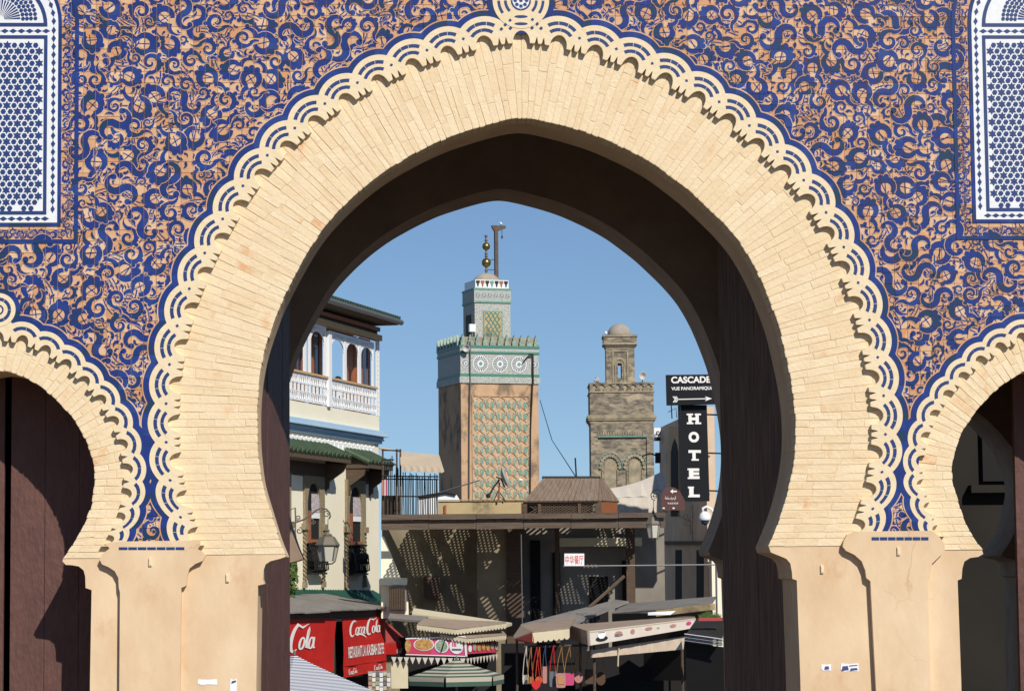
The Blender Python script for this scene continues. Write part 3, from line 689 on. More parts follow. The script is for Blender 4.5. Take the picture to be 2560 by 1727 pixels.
for ax, hw, zf, s in PAN:
    xe = ax-s*.30                                       # built to just past the axis, beyond the frame
    X = lambda d: ax+s*d
    zt = zf+520*S; zs = zf+508*S                        # spring of the arched head
    oln = [(X(-hw), zf), (X(hw), zf)]+[(X(hw*math.cos(a)), zs+hw*math.sin(a)) for a in np.linspace(0, math.pi, 25)]
    MB().prism([(x, -.012, z) for x, z in oln], [(x, .02, z) for x, z in oln]).build('mosaic_panel', 'white_zellige', GATE)
    pan = [o for o in GATE.children if o.name.startswith('mosaic_panel')][-1]
    yb = -.016
    k_ = [0]
    # blue lines
    for sd in (1, -1): a, b = sorted((X(sd*(hw-35*S)), X(sd*(hw-26.5*S)))); strip(a, b, zf+21*S, zf+474*S, yb, .005, 'blue_line', 'inlay_blue', pan)
    a, b = sorted((X(-(hw-27*S)), X(hw-27*S))); strip(a, b, zf+20.5*S, zf+29*S, yb-.0004, .0055, 'blue_line', 'inlay_blue', pan)
    strip(a, b, zf+466*S, zf+474.5*S, yb-.0004, .0055, 'blue_line', 'inlay_blue', pan)
    strip(a, b, zf+497*S, zf+506*S, yb, .0055, 'blue_line', 'inlay_blue', pan)
    rr = hw-27*S; A = np.linspace(0, math.pi, 26)
    mb = MB(); q = [(X((rr-9*S)*math.cos(t)), zf+500*S+(rr-9*S)*math.sin(t)) for t in A]; q2 = [(X(rr*math.cos(t)), zf+500*S+rr*math.sin(t)) for t in A]
    lp = q+q2[::-1]; mb.prism([(x, yb-.0006, z) for x, z in lp], [(x, yb+.005, z) for x, z in lp]).build('blue_line', 'inlay_blue', pan)
    # diamonds
    z = zf+34*S
    while z < zf+500*S: link('diamond_tile', dia_me, pan, (X(hw-11*S), -.0121, z)); link('diamond_tile', dia_me, pan, (X(-hw+11*S), -.0121, z)); z += 20.6*S
    for t in np.arange(.02, 3.12, .158): link('diamond_tile', dia_me, pan, (X((hw-11*S)*math.cos(t)), -.0121, zs+(hw-11*S)*math.sin(t))).rotation_euler = (0, -s*t*(1), 0)
    for zz in (zf+10*S, zf+485.5*S):
        d = hw-30*S
        while d > -hw+25*S: link('diamond_tile', diah_me, pan, (X(d), -.0121, zz)); d -= 20.6*S
    # star and hexagon lattice
    a0 = 30.6*S; dx = a0*.866; c = 0; d = hw-47*S
    far = MB()
    def put(name, me, x, z, r, n):
        if (x-ax)*s > -.12: link(name, me, pan, (x, -.0121, z))
        else:
            vs = [(x+v.co.x, -.0121+v.co.y, z+v.co.z) for v in me.vertices]; far.add(vs, [tuple(p.vertices) for p in me.polygons])
    while d > -(hw-47*S):
        z = zf+36*S+(a0/2 if c % 2 else 0)
        while z < zf+462*S:
            if z-zf > 38*S: put('star_tile', star_me, X(d), z, 1, 1)
            if abs(X(d)-dx*2/3-ax) < hw-38*S: put('hexagon_tile', hex_me, X(d)-dx*2/3, z, 1, 1)
            if abs(X(d)+dx*2/3-ax) < hw-38*S: put('hexagon_tile', hex_me, X(d)+dx*2/3, z, 1, 1)
            z += a0
        d -= dx; c += 1
    far.build('lattice_tiling', 'inlay_blue', pan, fix=False, kind='stuff')
    # rayed lunette
    cz = zf+515*S
    for k in range(20):
        t = .02+k*.155; t1 = t+.09; pts = [(X(10*S*math.cos(t+.045)), cz+10*S*math.sin(t+.045)), (X(50*S*math.cos(t)), cz+50*S*math.sin(t)), (X(50*S*math.cos(t1)), cz+50*S*math.sin(t1))]
        MB().prism([(x, yb, z) for x, z in pts], [(x, yb+.005, z) for x, z in pts]).build('ray_tile', 'inlay_blue', pan)
    for r in (57, 67, 77, 88):
        for t in np.arange(.03, 3.1, 11.0/r): link('lunette_tile', hex_me, pan, (X(r*S*math.cos(t)), -.0121, cz+r*S*math.sin(t))).scale = (.75, 1, .75)
    # blue border lines round the ornamental frame
    for d0, d1 in ((0.5*S, 9*S), (42*S, 52*S)):
        e0 = zf-d1
        for sd in (1, -1): a, b = sorted((X(sd*(hw+d0)), X(sd*(hw+d1)))); strip(a, b, e0-.0003, zs, -.0091, .01, 'blue_line', 'blue_glaze', GATE)
        A = np.linspace(0, math.pi, 26); lp = [(X((hw+d0)*math.cos(t)), zs+(hw+d0)*math.sin(t)) for t in A]+[(X((hw+d1)*math.cos(t)), zs+(hw+d1)*math.sin(t)) for t in A[::-1]]; MB().prism([(x, -.0094, z) for x, z in lp], [(x, .001, z) for x, z in lp]).build('blue_line', 'blue_glaze', GATE)
        a, b = sorted((X(-hw-d0+.0005), X(hw+d0-.0005))); strip(a, b, e0, zf-d0, -.0088, .01, 'blue_line', 'blue_glaze', GATE)

# ------------------------------------------------------------------ doors
def leaf_door(p0, p1, z1, th, m, label, npl=6, studs=False):  # upright boarded leaf from p0 to p1
    d = Vector((p1[0]-p0[0], p1[1]-p0[1], 0)); L = d.length; d /= L; nrm = Vector((-d.y, d.x, 0))
    o = MB(); c = Vector((p0[0], p0[1], 0))+d*L/2; ax = (tuple(d), tuple(nrm), (0, 0, 1))
    o.box((c.x, c.y, z1/2), (L/2, th*.3, z1/2-.02), ax=ax); o = o.build('door_leaf', m, GATE); o['label'] = label
    for i in range(npl):
        e = rnd.uniform(-.004, .004); cc = Vector((p0[0], p0[1], 0))+d*(L*(i+.5)/npl)
        MB().box((cc.x+nrm.x*e, cc.y+nrm.y*e, z1/2), (L/npl/2-.0022, th/2+rnd.uniform(0, .003), z1/2), ax=ax).build('plank', m, o)
    for zz in (1.2, 2.6, 4.1, 5.6):
        if zz > z1-.3: continue
        MB().box((c.x, c.y, zz), (L/2-.01, th/2+.0045, .05), ax=ax).build('iron_strap', m, o) if studs else None
    return o
leaf_door((-2.52, .92), (-2.19, 3.05), 8.2, .09, 'door_paint', 'brown painted door leaf swung back on the sunny side')
leaf_door((2.52, .92), (2.13, 3.05), 8.2, .09, 'door_wood', 'dark weathered door leaf swung back in the shade')
dy = 0.83+RP
xg0, xg1 = at(10, 1500, dy)[0], at(27, 1500, dy)[0]
leaf_door((AXL-1.3, dy), (xg0, dy), 6.4, .06, 'door_paint', 'brown painted leaf closing the side arch', 4)
leaf_door((xg1, dy-.02), (xg1+1.2, dy-.02), 6.4, .06, 'door_paint', 'brown painted leaf with the shadow of the corbel on it', 4)
xr = at(2543, 1500, dy)[0]; leaf_door((xr, dy), (xr+1.1, dy), 6.4, .07, 'door_paint', 'brown leaf standing half open in the side arch', 4)
# leaf added to shut the rear of the left passage, keeping the gap dark
leaf_door((AXL-1.3, 4.1), (AXL+1.2, 4.1), 6.4, .06, 'door_wood', 'added leaf shutting off light at the rear of the side passage', 8)
# torn paper stickers on the piers
def sticker(px0, px1, py0, py1, label, ink):
    a, b = at(px0, py0, RP-.002), at(px1, py1, RP-.002); x0, x1, z1, z0 = a[0], b[0], a[2], b[2]; w_, h_ = x1-x0, z1-z0
    t = thing('torn_sticker', ((x0+x1)/2, RP, z0), label, 'sticker', 'paper stickers on the gate piers')
    pts = [(x0, z0+h_*.3), (x0+w_*.2, z0), (x0+w_*.55, z0+h_*.12), (x1, z0+.02*h_), (x1-w_*.02, z1), (x0+w_*.5, z1-h_*.1), (x0+.03*w_, z1)]
    MB().prism([(x, RP-.0035, z) for x, z in pts], [(x, RP-.001, z) for x, z in pts]).build('paper_sheet', 'paper', t)
    for u0, u1, v0, v1 in ink:
        MB().prism([(x0+w_*u, RP-.0048, z0+h_*v) for u, v in ((u0, v0), (u1, v0+.1), (u1-.05, v1), (u0+.06, v1-.05))], [(x0+w_*u, RP-.003, z0+h_*v) for u, v in ((u0, v0), (u1, v0+.1), (u1-.05, v1), (u0+.06, v1-.05))]).build('print_mark', 'dark_ink', t)
sticker(494, 543, 1697, 1711, 'long torn strip of white paper on the pier left of the main arch', [])
sticker(575, 592, 1695, 1740, 'small torn sticker with a blue mark beside the long paper strip', [(.2, .9, .7, .9)])
sticker(2053, 2078, 1659, 1676, 'torn white sticker with a letter mark on the pier right of the main arch', [(.3, .8, .15, .7)])
sticker(2101, 2147, 1657, 1678, 'torn blue printed sticker on the pier right of the main arch', [(.05, .45, .1, .7), (.5, .95, .1, .45), (.45, .95, .6, .8)])
# ================================================================== beyond the gate
mat('house_cream', (0.88, 0.82, 0.65), 0.9, (0.84, 0.77, 0.59), 0.7, 0.5, 0.1, 4)
mat('sky_blue_paint', (0.36, 0.52, 0.66), 0.8, (0.42, 0.57, 0.70), 1.5, 0.5)
mat('white_paint', (0.80, 0.81, 0.82), 0.7)
mat('tan_wood', (0.60, 0.40, 0.20), 0.75, (0.50, 0.32, 0.16), 4, 0.5, stretch=(1, 1, 6))
mat('red_wood', (0.36, 0.125, 0.05), 0.6, (0.26, 0.09, 0.038), 4, 0.5, stretch=(4, 4, .5))
mat('dark_wood', (0.075, 0.048, 0.032), 0.85, (0.11, 0.075, 0.05), 3, 0.6, 0.3, 8, stretch=(.6, 4, 4))
mat('grey_wood', (0.135, 0.10, 0.075), 0.9, (0.085, 0.06, 0.045), 3, 0.7, 0.3, 8, stretch=(.5, 4, 4))
mat('green_roof', (0.040, 0.075, 0.036), 0.7, (0.024, 0.05, 0.026), 4, 0.7)
mat('green_roof_pale', (0.075, 0.11, 0.055), 0.7, (0.04, 0.07, 0.035), 4, 0.7)
mat('board_wood', (0.25, 0.185, 0.135), 0.9, (0.17, 0.12, 0.085), 3, 0.7, 0.2, 8, stretch=(4, .6, .6))
mat('green_sheet', (0.012, 0.055, 0.035), 0.5, (0.018, 0.075, 0.048), 2, 0.5)
mat('gutter_metal', (0.20, 0.20, 0.20), 0.5, metal=0.6)
mat('iron_black', (0.018, 0.017, 0.016), 0.6)
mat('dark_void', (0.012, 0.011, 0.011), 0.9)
mat('glass_pane', (0.05, 0.09, 0.16), 0.08, spec=0.8)
mat('carved_stucco', (0.33, 0.27, 0.17), 0.9, (0.20, 0.155, 0.09), 22, 0.8, 0.8, 30)
mat('lace_screen', (0.66, 0.60, 0.60), 0.8, (0.30, 0.24, 0.25), 16, 0.9)
mat('frieze_tile', (0.045, 0.07, 0.10), 0.6, (0.02, 0.025, 0.03), 9, 0.7)
mat('lamp_glass', (0.55, 0.53, 0.46), 0.4)
mat('lamp_bronze', (0.15, 0.13, 0.095), 0.6)
mat('zellige_pale', (0.52, 0.54, 0.49), 0.6, (0.20, 0.26, 0.24), 26, 0.9)
mat('zellige_fine', (0.55, 0.55, 0.49), 0.6, (0.22, 0.24, 0.22), 18, 0.95)
mat('green_glaze', (0.08, 0.22, 0.165), 0.45, (0.045, 0.19, 0.14), 3, 0.6)
mat('merlon_glaze', (0.30, 0.40, 0.33), 0.5, (0.16, 0.24, 0.19), 6, 0.8)
mat('sebka_stucco', (0.60, 0.41, 0.25), 0.9, (0.46, 0.30, 0.18), 3, 0.6)
mat('turquoise', (0.17, 0.34, 0.27), 0.5, (0.10, 0.23, 0.19), 4, 0.6, col3=(0.36, 0.27, 0.17), s3=1.6, a3=0.42)
mat('minaret_stucco', (0.56, 0.37, 0.22), 0.95, (0.47, 0.30, 0.18), 0.9, 0.6, 0.3, 5, col3=(0.22, 0.155, 0.10), s3=0.8, a3=0.50, stretch=(1, 1, .6))
mat('old_brick', (0.32, 0.265, 0.19), 0.95, (0.12, 0.105, 0.085), 3.4, 0.95, 0.8, 9, col3=(0.46, 0.37, 0.25), s3=1.3, a3=0.46, stretch=(.7, .7, 1.6))
mat('old_trim', (0.42, 0.345, 0.23), 0.95, (0.22, 0.19, 0.135), 2.2, 0.7, 0.4, 7)
mat('dome_plaster', (0.42, 0.37, 0.30), 0.95, (0.30, 0.27, 0.22), 1.2, 0.6)
mat('brass', (0.34, 0.24, 0.07), 0.35, (0.25, 0.18, 0.06), 3, 0.5, metal=0.9)
mat('yellow_wall', (0.52, 0.40, 0.21), 0.95, (0.38, 0.29, 0.16), 0.8, 0.6, 0.2, 4, col3=(0.15, 0.12, 0.08), s3=0.6, a3=0.46)
mat('canvas_beige', (0.50, 0.41, 0.31), 0.9, (0.43, 0.35, 0.26), 2, 0.5)
mat('canvas_tan', (0.36, 0.27, 0.20), 0.9, (0.28, 0.21, 0.16), 2, 0.5)
mat('canvas_cream', (0.64, 0.57, 0.40), 0.9, (0.56, 0.49, 0.34), 3, 0.5)
mat('canvas_white', (0.66, 0.60, 0.52), 0.9, (0.58, 0.52, 0.45), 2, 0.5)
mat('cloth_roll', (0.50, 0.40, 0.31), 0.95, (0.60, 0.50, 0.40), 5, 0.6, stretch=(4, 4, .5))
mat('banner_red', (0.56, 0.022, 0.018), 0.55, (0.48, 0.016, 0.014), 1.5, 0.5, 0.1, 3)
mat('banner_fade', (0.38, 0.055, 0.05), 0.7)
mat('lettering_white', (0.80, 0.78, 0.76), 0.7)
mat('lettering_red', (0.62, 0.09, 0.07), 0.7)
mat('sign_black', (0.010, 0.011, 0.014), 0.6, spec=0.15)
mat('sign_brown', (0.09, 0.035, 0.03), 0.6)
mat('hotel_wall', (0.74, 0.57, 0.41), 0.95, (0.60, 0.45, 0.32), 1.0, 0.6, 0.2, 5)
mat('sheet_metal', (0.25, 0.23, 0.21), 0.7, (0.18, 0.165, 0.15), 1.5, 0.6)
mat('fabric_blue', (0.055, 0.075, 0.14), 0.8); mat('fabric_white', (0.66, 0.66, 0.68), 0.8)
mat('fabric_green', (0.05, 0.10, 0.075), 0.8); mat('fabric_sand', (0.45, 0.40, 0.31), 0.8)
mat('pink_board', (0.62, 0.075, 0.20), 0.6); mat('red_board', (0.56, 0.04, 0.05), 0.6, (0.60, 0.06, 0.14), 0.6, 0.4)
mat('food_yellow', (0.62, 0.42, 0.14), 0.8, (0.40, 0.16, 0.06), 14, 0.8); mat('food_green', (0.14, 0.30, 0.20), 0.8, (0.5, 0.45, 0.35), 14, 0.8)
mat('leaf_green', (0.05, 0.10, 0.02), 0.7, (0.09, 0.14, 0.03), 12, 0.7)
mat('shade_wall', (0.022, 0.018, 0.015), 0.95, (0.014, 0.012, 0.010), 0.8, 0.6)  # shade of the house front held in a near-black colour
for n_, c_ in (('bag_white', (.6, .56, .46)), ('bag_tan', (.36, .19, .06)), ('bag_red', (.62, .025, .03)), ('bag_orange', (.62, .10, .02)), ('bag_grey', (.14, .15, .18)), ('bag_pink', (.56, .07, .19)), ('bag_gold', (.50, .27, .09)), ('bag_blush', (.48, .23, .20)), ('bag_brown', (.10, .055, .035)), ('bag_blue', (.05, .08, .2))): mat(n_, c_, .8, tuple(q*.75 for q in c_), 25, .5)

def text2d(s, bold=0.0, shear=0.0, sx=1.0):           # outline of some lettering as flat 2D triangles, height 1 from the base line
    cu = bpy.data.curves.new('lettering', 'FONT'); cu.body = s; cu.size = 1.0; cu.fill_mode = 'FRONT'; cu.offset = bold; cu.shear = shear
    o = bpy.data.objects.new('lettering', cu); COL.objects.link(o); bpy.context.view_layer.update()
    me = bpy.data.meshes.new_from_object(o.evaluated_get(bpy.context.evaluated_depsgraph_get()))
    v = [(p.co.x*sx, p.co.y) for p in me.vertices]; f = [tuple(p.vertices) for p in me.polygons]
    bpy.data.objects.remove(o); bpy.data.curves.remove(cu); bpy.data.meshes.remove(me); return v, f
def fit_text(s, mp, u0, u1, v0, v1, bold=0.0, shear=0.0):   # lettering stretched into a box, mapped by mp(u, v)
    v, f = text2d(s, bold, shear)
    if not v: return MB()
    a0, a1 = min(p[0] for p in v), max(p[0] for p in v); b0, b1 = min(p[1] for p in v), max(p[1] for p in v)
    return MB().add([mp(u0+(p[0]-a0)/(a1-a0)*(u1-u0), v0+(p[1]-b0)/(b1-b0)*(v1-v0)) for p in v], f)
def quad_map(c, out=0.0):                             # corners: top-left, top-right, bottom-right, bottom-left -> (u, v), v upwards
    A = [np.array(q, float) for q in c]; nr = np.cross(A[1]-A[0], A[3]-A[0]); nr /= np.linalg.norm(nr)
    if np.dot(nr, np.array(CAM)-A[0]) < 0: nr = -nr
    return lambda u, v, o=0.0: tuple((A[3]*(1-u)+A[2]*u)*(1-v)+(A[0]*(1-u)+A[1]*u)*v+nr*(out+o))
def slab4(c, th, m=0, mb=None):                       # a board: quad facing the camera with thickness behind it
    q = quad_map(c); mb = mb or MB()
    return mb.hexa([q(0, 0), q(1, 0), q(1, 1), q(0, 1)], [q(0, 0, -th), q(1, 0, -th), q(1, 1, -th), q(0, 1, -th)], m)
# flowing script of the drinks banners, drawn as strokes with swelling widths (unit box 10 x 3)
def script_logo(mp):
    def el(cx, cy, rx, ry, a0, a1, sl=.28, n=14): return [(cx+rx*math.cos(a)+sl*(ry*math.sin(a)), cy+ry*math.sin(a)) for a in np.linspace(math.radians(a0), math.radians(a1), n)]
    def bell(n, lo, hi): return [lo+(hi-lo)*math.sin(math.pi*k/(n-1)) for k in range(n)]
    st = []
    a = el(1.35, 1.45, .95, 1.35, 55, 310); st.append((a, bell(len(a), .10, .50)))
    st.append(([(1.9, .45), (2.6, .25), (3.5, .42), (4.5, .15), (5.4, -.35)], [.12, .3, .34, .3, .05]))
    for cx in (2.55,): a = el(cx, 1.0, .42, .62, 0, 360); st.append((a, [.16+.16*abs(math.cos(k/13*2*math.pi)) for k in range(14)]))
    a = el(3.45, 1.0, .40, .62, 50, 300, n=11); st.append((a, bell(11, .10, .34)))
    a = el(4.25, 1.0, .40, .60, 0, 360); st.append((a, [.14+.16*abs(math.cos(k/13*2*math.pi)) for k in range(14)])); st.append(([(4.85, 1.62), (4.68, .9), (4.72, .45), (5.0, .45)], [.30, .30, .26, .08]))
    st.append(([(5.15, 1.05), (5.55, 1.15)], [.2, .2]))
    a = el(6.45, 1.55, .85, 1.40, 60, 305); st.append((a, bell(len(a), .10, .50))); st.append(([(6.0, 2.7), (6.6, 3.1), (7.6, 2.7), (8.8, 3.1)], [.05, .22, .24, .05]))
    a = el(7.5, 1.0, .42, .62, 0, 360); st.append((a, [.16+.16*abs(math.cos(k/13*2*math.pi)) for k in range(14)]))
    a = [(8.25, .5), (8.30, 1.2), (8.62, 2.3), (8.95, 2.75), (8.98, 2.4), (8.55, 1.3), (8.4, .6), (8.7, .42)]; st.append((a, [.22, .30, .26, .12, .12, .12, .26, .08]))
    a = el(9.2, 1.0, .40, .60, 0, 360); st.append((a, [.14+.16*abs(math.cos(k/13*2*math.pi)) for k in range(14)])); st.append(([(9.82, 1.62), (9.64, .9), (9.68, .45), (9.98, .5)], [.30, .30, .26, .08]))
    mb = MB(); lay = 0
    for pth, wd in st:
        n = len(pth); L, Rr = [], []; lay += .0009
        for k in range(n):
            p, q = pth[max(k-1, 0)], pth[min(k+1, n-1)]; dx, dy = q[0]-p[0], q[1]-p[1]; l = math.hypot(dx, dy) or 1; w2 = wd[k]*.62
            L.append((pth[k][0]-dy/l*w2, pth[k][1]+dx/l*w2*.8)); Rr.append((pth[k][0]+dy/l*w2, pth[k][1]-dx/l*w2*.8))
        for k in range(n-1): mb.poly([mp(x/10, y/3, lay) for x, y in (L[k], L[k+1], Rr[k+1], Rr[k])])
    return mb

# ------------------------------------------------------------------ cream house with the balcony pavilion
HA = math.radians(17.6); hp = at(947, 1300, 68.0); HP = Plane((hp[0], hp[1], 0.0), HA)
def HB(mb, u0, u1, z0, z1, o0, o1, m=0):              # block in house coordinates
    return mb.hexa([HP.P(u0, z0, o0), HP.P(u1, z0, o0), HP.P(u1, z1, o0), HP.P(u0, z1, o0)], [HP.P(u0, z0, o1), HP.P(u1, z0, o1), HP.P(u1, z1, o1), HP.P(u0, z1, o1)], m)
hu = lambda px, py, off=0.0: HP.uv(px, py, off)
HOUSE = thing('cream_house', HP.P(-6, 0, -4), 'cream plastered house with white ironwork balcony, blue cornice and green awnings', 'house')
zc0, zc1 = hu(947, 1110)[1], hu(947, 1078)[1]
zf_ = zc1+.02; zb0 = hu(944, 1040)[1]
HB(MB(), -22, 0, 0, zc0, 0, -9).build('wall', 'house_cream', HOUSE)
cor = MB()
for k, (a, b, o) in enumerate(((0, .16, .10), (.16, .24, .16), (.24, .36, .14), (.36, .44, .30), (.44, .62, .24), (.62, .70, .16))):
    f0, f1 = zc0+(zc1-zc0)*a/.70, zc0+(zc1-zc0)*b/.70; HB(cor, -22, .02+o, f0+.001*k, f1, o, -9+.01*k)
cor.build('cornice', 'sky_blue_paint', HOUSE)
HB(MB(), -22, -.02, zc1+.001, zb0, .04, -1.2).build('parapet', 'house_cream', HOUSE)
HB(MB(), -22, -.05, zb0-.25, zb0-.05, -1.21, -8.9).build('terrace_floor', 'house_cream', HOUSE)
# lace trim under the cornice
tr = MB(); zt1 = zc0-.03; u = -15.0
while u < -.5:
    HB(tr, u, u+.28, zt1-.34, zt1-.12, .0, .05); HB(tr, u+.06, u+.22, zt1-.46, zt1-.341, .0, .06); HB(tr, u+.29, u+.40, zt1-.14, zt1-.06, 0, .04); u += .44
tr.build('lace_trim', 'white_paint', HOUSE)
# balcony railing
zr = hu(936, 968)[1]; z0r = zb0+.03
def rail(ua, ub):
    r = HB(MB(), ua, ub, zr-.07, zr, .0, .12).build('handrail', 'tan_wood', HOUSE)
    fr = MB()
    HB(fr, ua, ub, z0r, z0r+.05, .03, .07); HB(fr, ua, ub, z0r+.30, z0r+.33, .03, .07); HB(fr, ua, ub, zr-.40, zr-.36, .03, .07); HB(fr, ua, ub, zr-.13, zr-.09, .03, .07); fr.build('rail_frame', 'white_paint', HOUSE)
    n = max(3, int((ub-ua)/.36))
    for k in range(n+1):
        uu = ua+(ub-ua)*k/n; w_ = .05 if k % 3 == 0 else .025
        HB(MB(), uu-w_, uu+w_, z0r, zr-.075, .035, .065).build('baluster', 'white_paint', HOUSE)
    for k in range(n*2):
        sc = MB()
        uu = ua+(ub-ua)*(k+.5)/(2*n)
        for zz in (z0r+.17, zr-.25):
            sc.tube([HP.P(uu+.10*math.cos(t), zz+.11*math.sin(t), .05) for t in np.linspace(0, 6.28, 9)[:-1]], .022, 4, closed=True)
        HB(sc, uu-.012, uu+.012, z0r+.27, zr-.35, .04, .06); sc.build('iron_scroll', 'white_paint', HOUSE)
uA, uB, uC = hu(718, 965)[0], hu(817, 965)[0], hu(822, 965)[0]; uD = hu(936, 968)[0]
rail(uA-4.5, uB); rail(uC, uD)
# arched iron screens above the rail
zt = hu(936, 858)[1]; ztl = hu(812, 826)[1]
def screen(ua, ub, n, zl, ztop, name='iron_screen'):
    mb = MB(); wd = (ub-ua)/n; post = wd*.085
    for k in range(n):
        a, b = ua+wd*k, ua+wd*(k+1); ca = (a+b)/2; r = wd/2-post; rz = r*.62; zs_ = ztop-.22-rz
        HB(mb, a, a+post*.95, zl, ztop-.001*k, .0, .06); HB(mb, b-post*.95, b-.0005, zl, ztop-.0015*k-.0005, .0, .06)
        A = np.linspace(0, math.pi, 13)
        for t0, t1 in zip(A[:-1], A[1:]):
            p = [(ca+r*math.cos(t0), zs_+rz*math.sin(t0)), (ca+r*math.cos(t1), zs_+rz*math.sin(t1))]
            q = [(ca+(r+.07)*math.cos(t), zs_+(rz+.09)*math.sin(t)) for t in (t1, t0)]
            mb.hexa([HP.P(x, z, .01) for x, z in p+q], [HP.P(x, z, .05) for x, z in p+q])
        for kk in range(5):                            # open scrollwork in the spandrels
            for sg in (-1, 1):
                xx = ca+sg*(r*.98-.16*kk*r); hh = zs_+rz*math.sqrt(max(0, 1-((xx-ca)/r)**2))+.10
                if hh < ztop-.06: mb.tube([HP.P(xx, hh, .03), HP.P(xx+.05*sg, (hh+ztop)/2, .03), HP.P(xx, ztop-.04, .03)], .022, 4)
    HB(mb, ua, ub, ztop-.09, ztop, -.001, .065); HB(mb, ua+.01, ub-.01, ztop-.24, ztop-.205, .005, .058)
    u = ua
    while u < ub: HB(mb, u, u+.05, ztop-.204, ztop-.091, .015, .045); u += .11
    mb.build(name, 'white_paint', HOUSE)
uS0 = hu(822, 880)[0]; uS1 = hu(931, 880)[0]
screen(uS0, uS1, 3, zr, zt); screen(hu(770, 870)[0], hu(811, 870)[0], 1, zr, ztl+.12); screen(hu(700, 870)[0], hu(762, 870)[0], 1, zr, ztl+.12)
HB(MB(), hu(813, 880)[0], hu(820, 880)[0], zb0, ztl, .0, .14).build('corner_post', 'white_paint', HOUSE)
pm = MB(); HB(pm, -.30, -.22, zb0, zt+.1, .0, .06); HB(pm, -.08, -.02, zb0, zt+.099, .0, .06)
z = zb0
while z < zt: pm.tube([HP.P(-.22, z, .03), HP.P(-.15, z+.1, .03), HP.P(-.08, z, .03)], .02, 4); z += .16
pm.build('corner_post', 'white_paint', HOUSE)
HB(MB(), -16, 0.0, zt+.105, zt+.30, -.10, .16).build('wall_plate', 'tan_wood', HOUSE)
zfz = zt+.31; zfz1 = hu(936, 819)[1]
HB(MB(), -16, -.12, zfz, zfz1, -.20, .02).build('frieze', 'dark_wood', HOUSE)
u = -.35
while u > -13:
    HB(MB(), u-.62, u, zfz+.08, zfz1-.16, .021, .05).build('frieze_panel', 'frieze_tile', HOUSE); u -= .78
HB(MB(), -16, -.1, zfz1-.12, zfz1+.02, .021, .12).build('frieze_rail', 'red_wood', HOUSE)
# eaves, gutter, tiled roof
ze = hu(990, 806, .95)[1]
MB().prism([HP.P(u_, z_, o_) for u_, z_, o_ in ((-17, ze, .72), (.1, ze, .72), (.1, ze, -8), (-17, ze, -8))], [HP.P(u_, z_, o_) for u_, z_, o_ in ((-17, ze+.16, .74), (.12, ze+.16, .74), (-.6, ze+.9, -1.5), (-17, ze+.9, -1.5))]).build('roof', 'dark_wood', HOUSE)
MB().tube([HP.P(-17, ze+.10, .80), HP.P(.2, ze+.10, .80)], .10, 8).build('gutter', 'gutter_metal', HOUSE)
u = -13.0
while u < .1:
    MB().tube([HP.P(u, ze+.20, .80), HP.P(u, ze+.55, -.3), HP.P(u-.3, ze+.92, -1.4)], .11, 6).build('roof_tile', 'green_roof', HOUSE); u += .26
# rooms behind the screens
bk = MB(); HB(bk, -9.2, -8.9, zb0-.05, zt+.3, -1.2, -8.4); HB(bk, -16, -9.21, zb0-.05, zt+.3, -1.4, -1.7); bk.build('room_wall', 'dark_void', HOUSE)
HB(MB(), -16, -.2, zt+.31, zt+.34, -.21, -8).build('ceiling', 'dark_wood', HOUSE)
def wood_door(pa, pb, off, glass=True):
    ua, ub = sorted((hu(pa, 900, off)[0], hu(pb, 900, off)[0])); t = .30
    o = MB(); HB(o, ua, ua+t, zb0-.05, zt+.2, off, off-.08); HB(o, ub-t, ub, zb0-.05, zt+.201, off, off-.08); HB(o, ua+t, ub-t, zt-.05, zt+.199, off, off-.08); HB(o, ua+t, ub-t, zb0+.70, zb0+.85, off, off-.08)
    o = o.build('door', 'red_wood', HOUSE); HB(MB(), ua+t, ub-t, zb0+.85, zt-.05, off-.03, off-.05).build('pane', 'glass_pane' if glass else 'red_wood', o); HB(MB(), ua+t, ub-t, zb0-.04, zb0+.70, off-.03, off-.06).build('panel', 'red_wood', o)
wood_door(866, 893, -.5, False); wood_door(900, 926, -.45); wood_door(778, 806, -.5); wood_door(735, 762, -.5)
HB(MB(), hu(812, 880, -.5)[0], hu(818, 880, -.5)[0], zb0, zt, -.4, -.5).build('column', 'tan_wood', HOUSE)
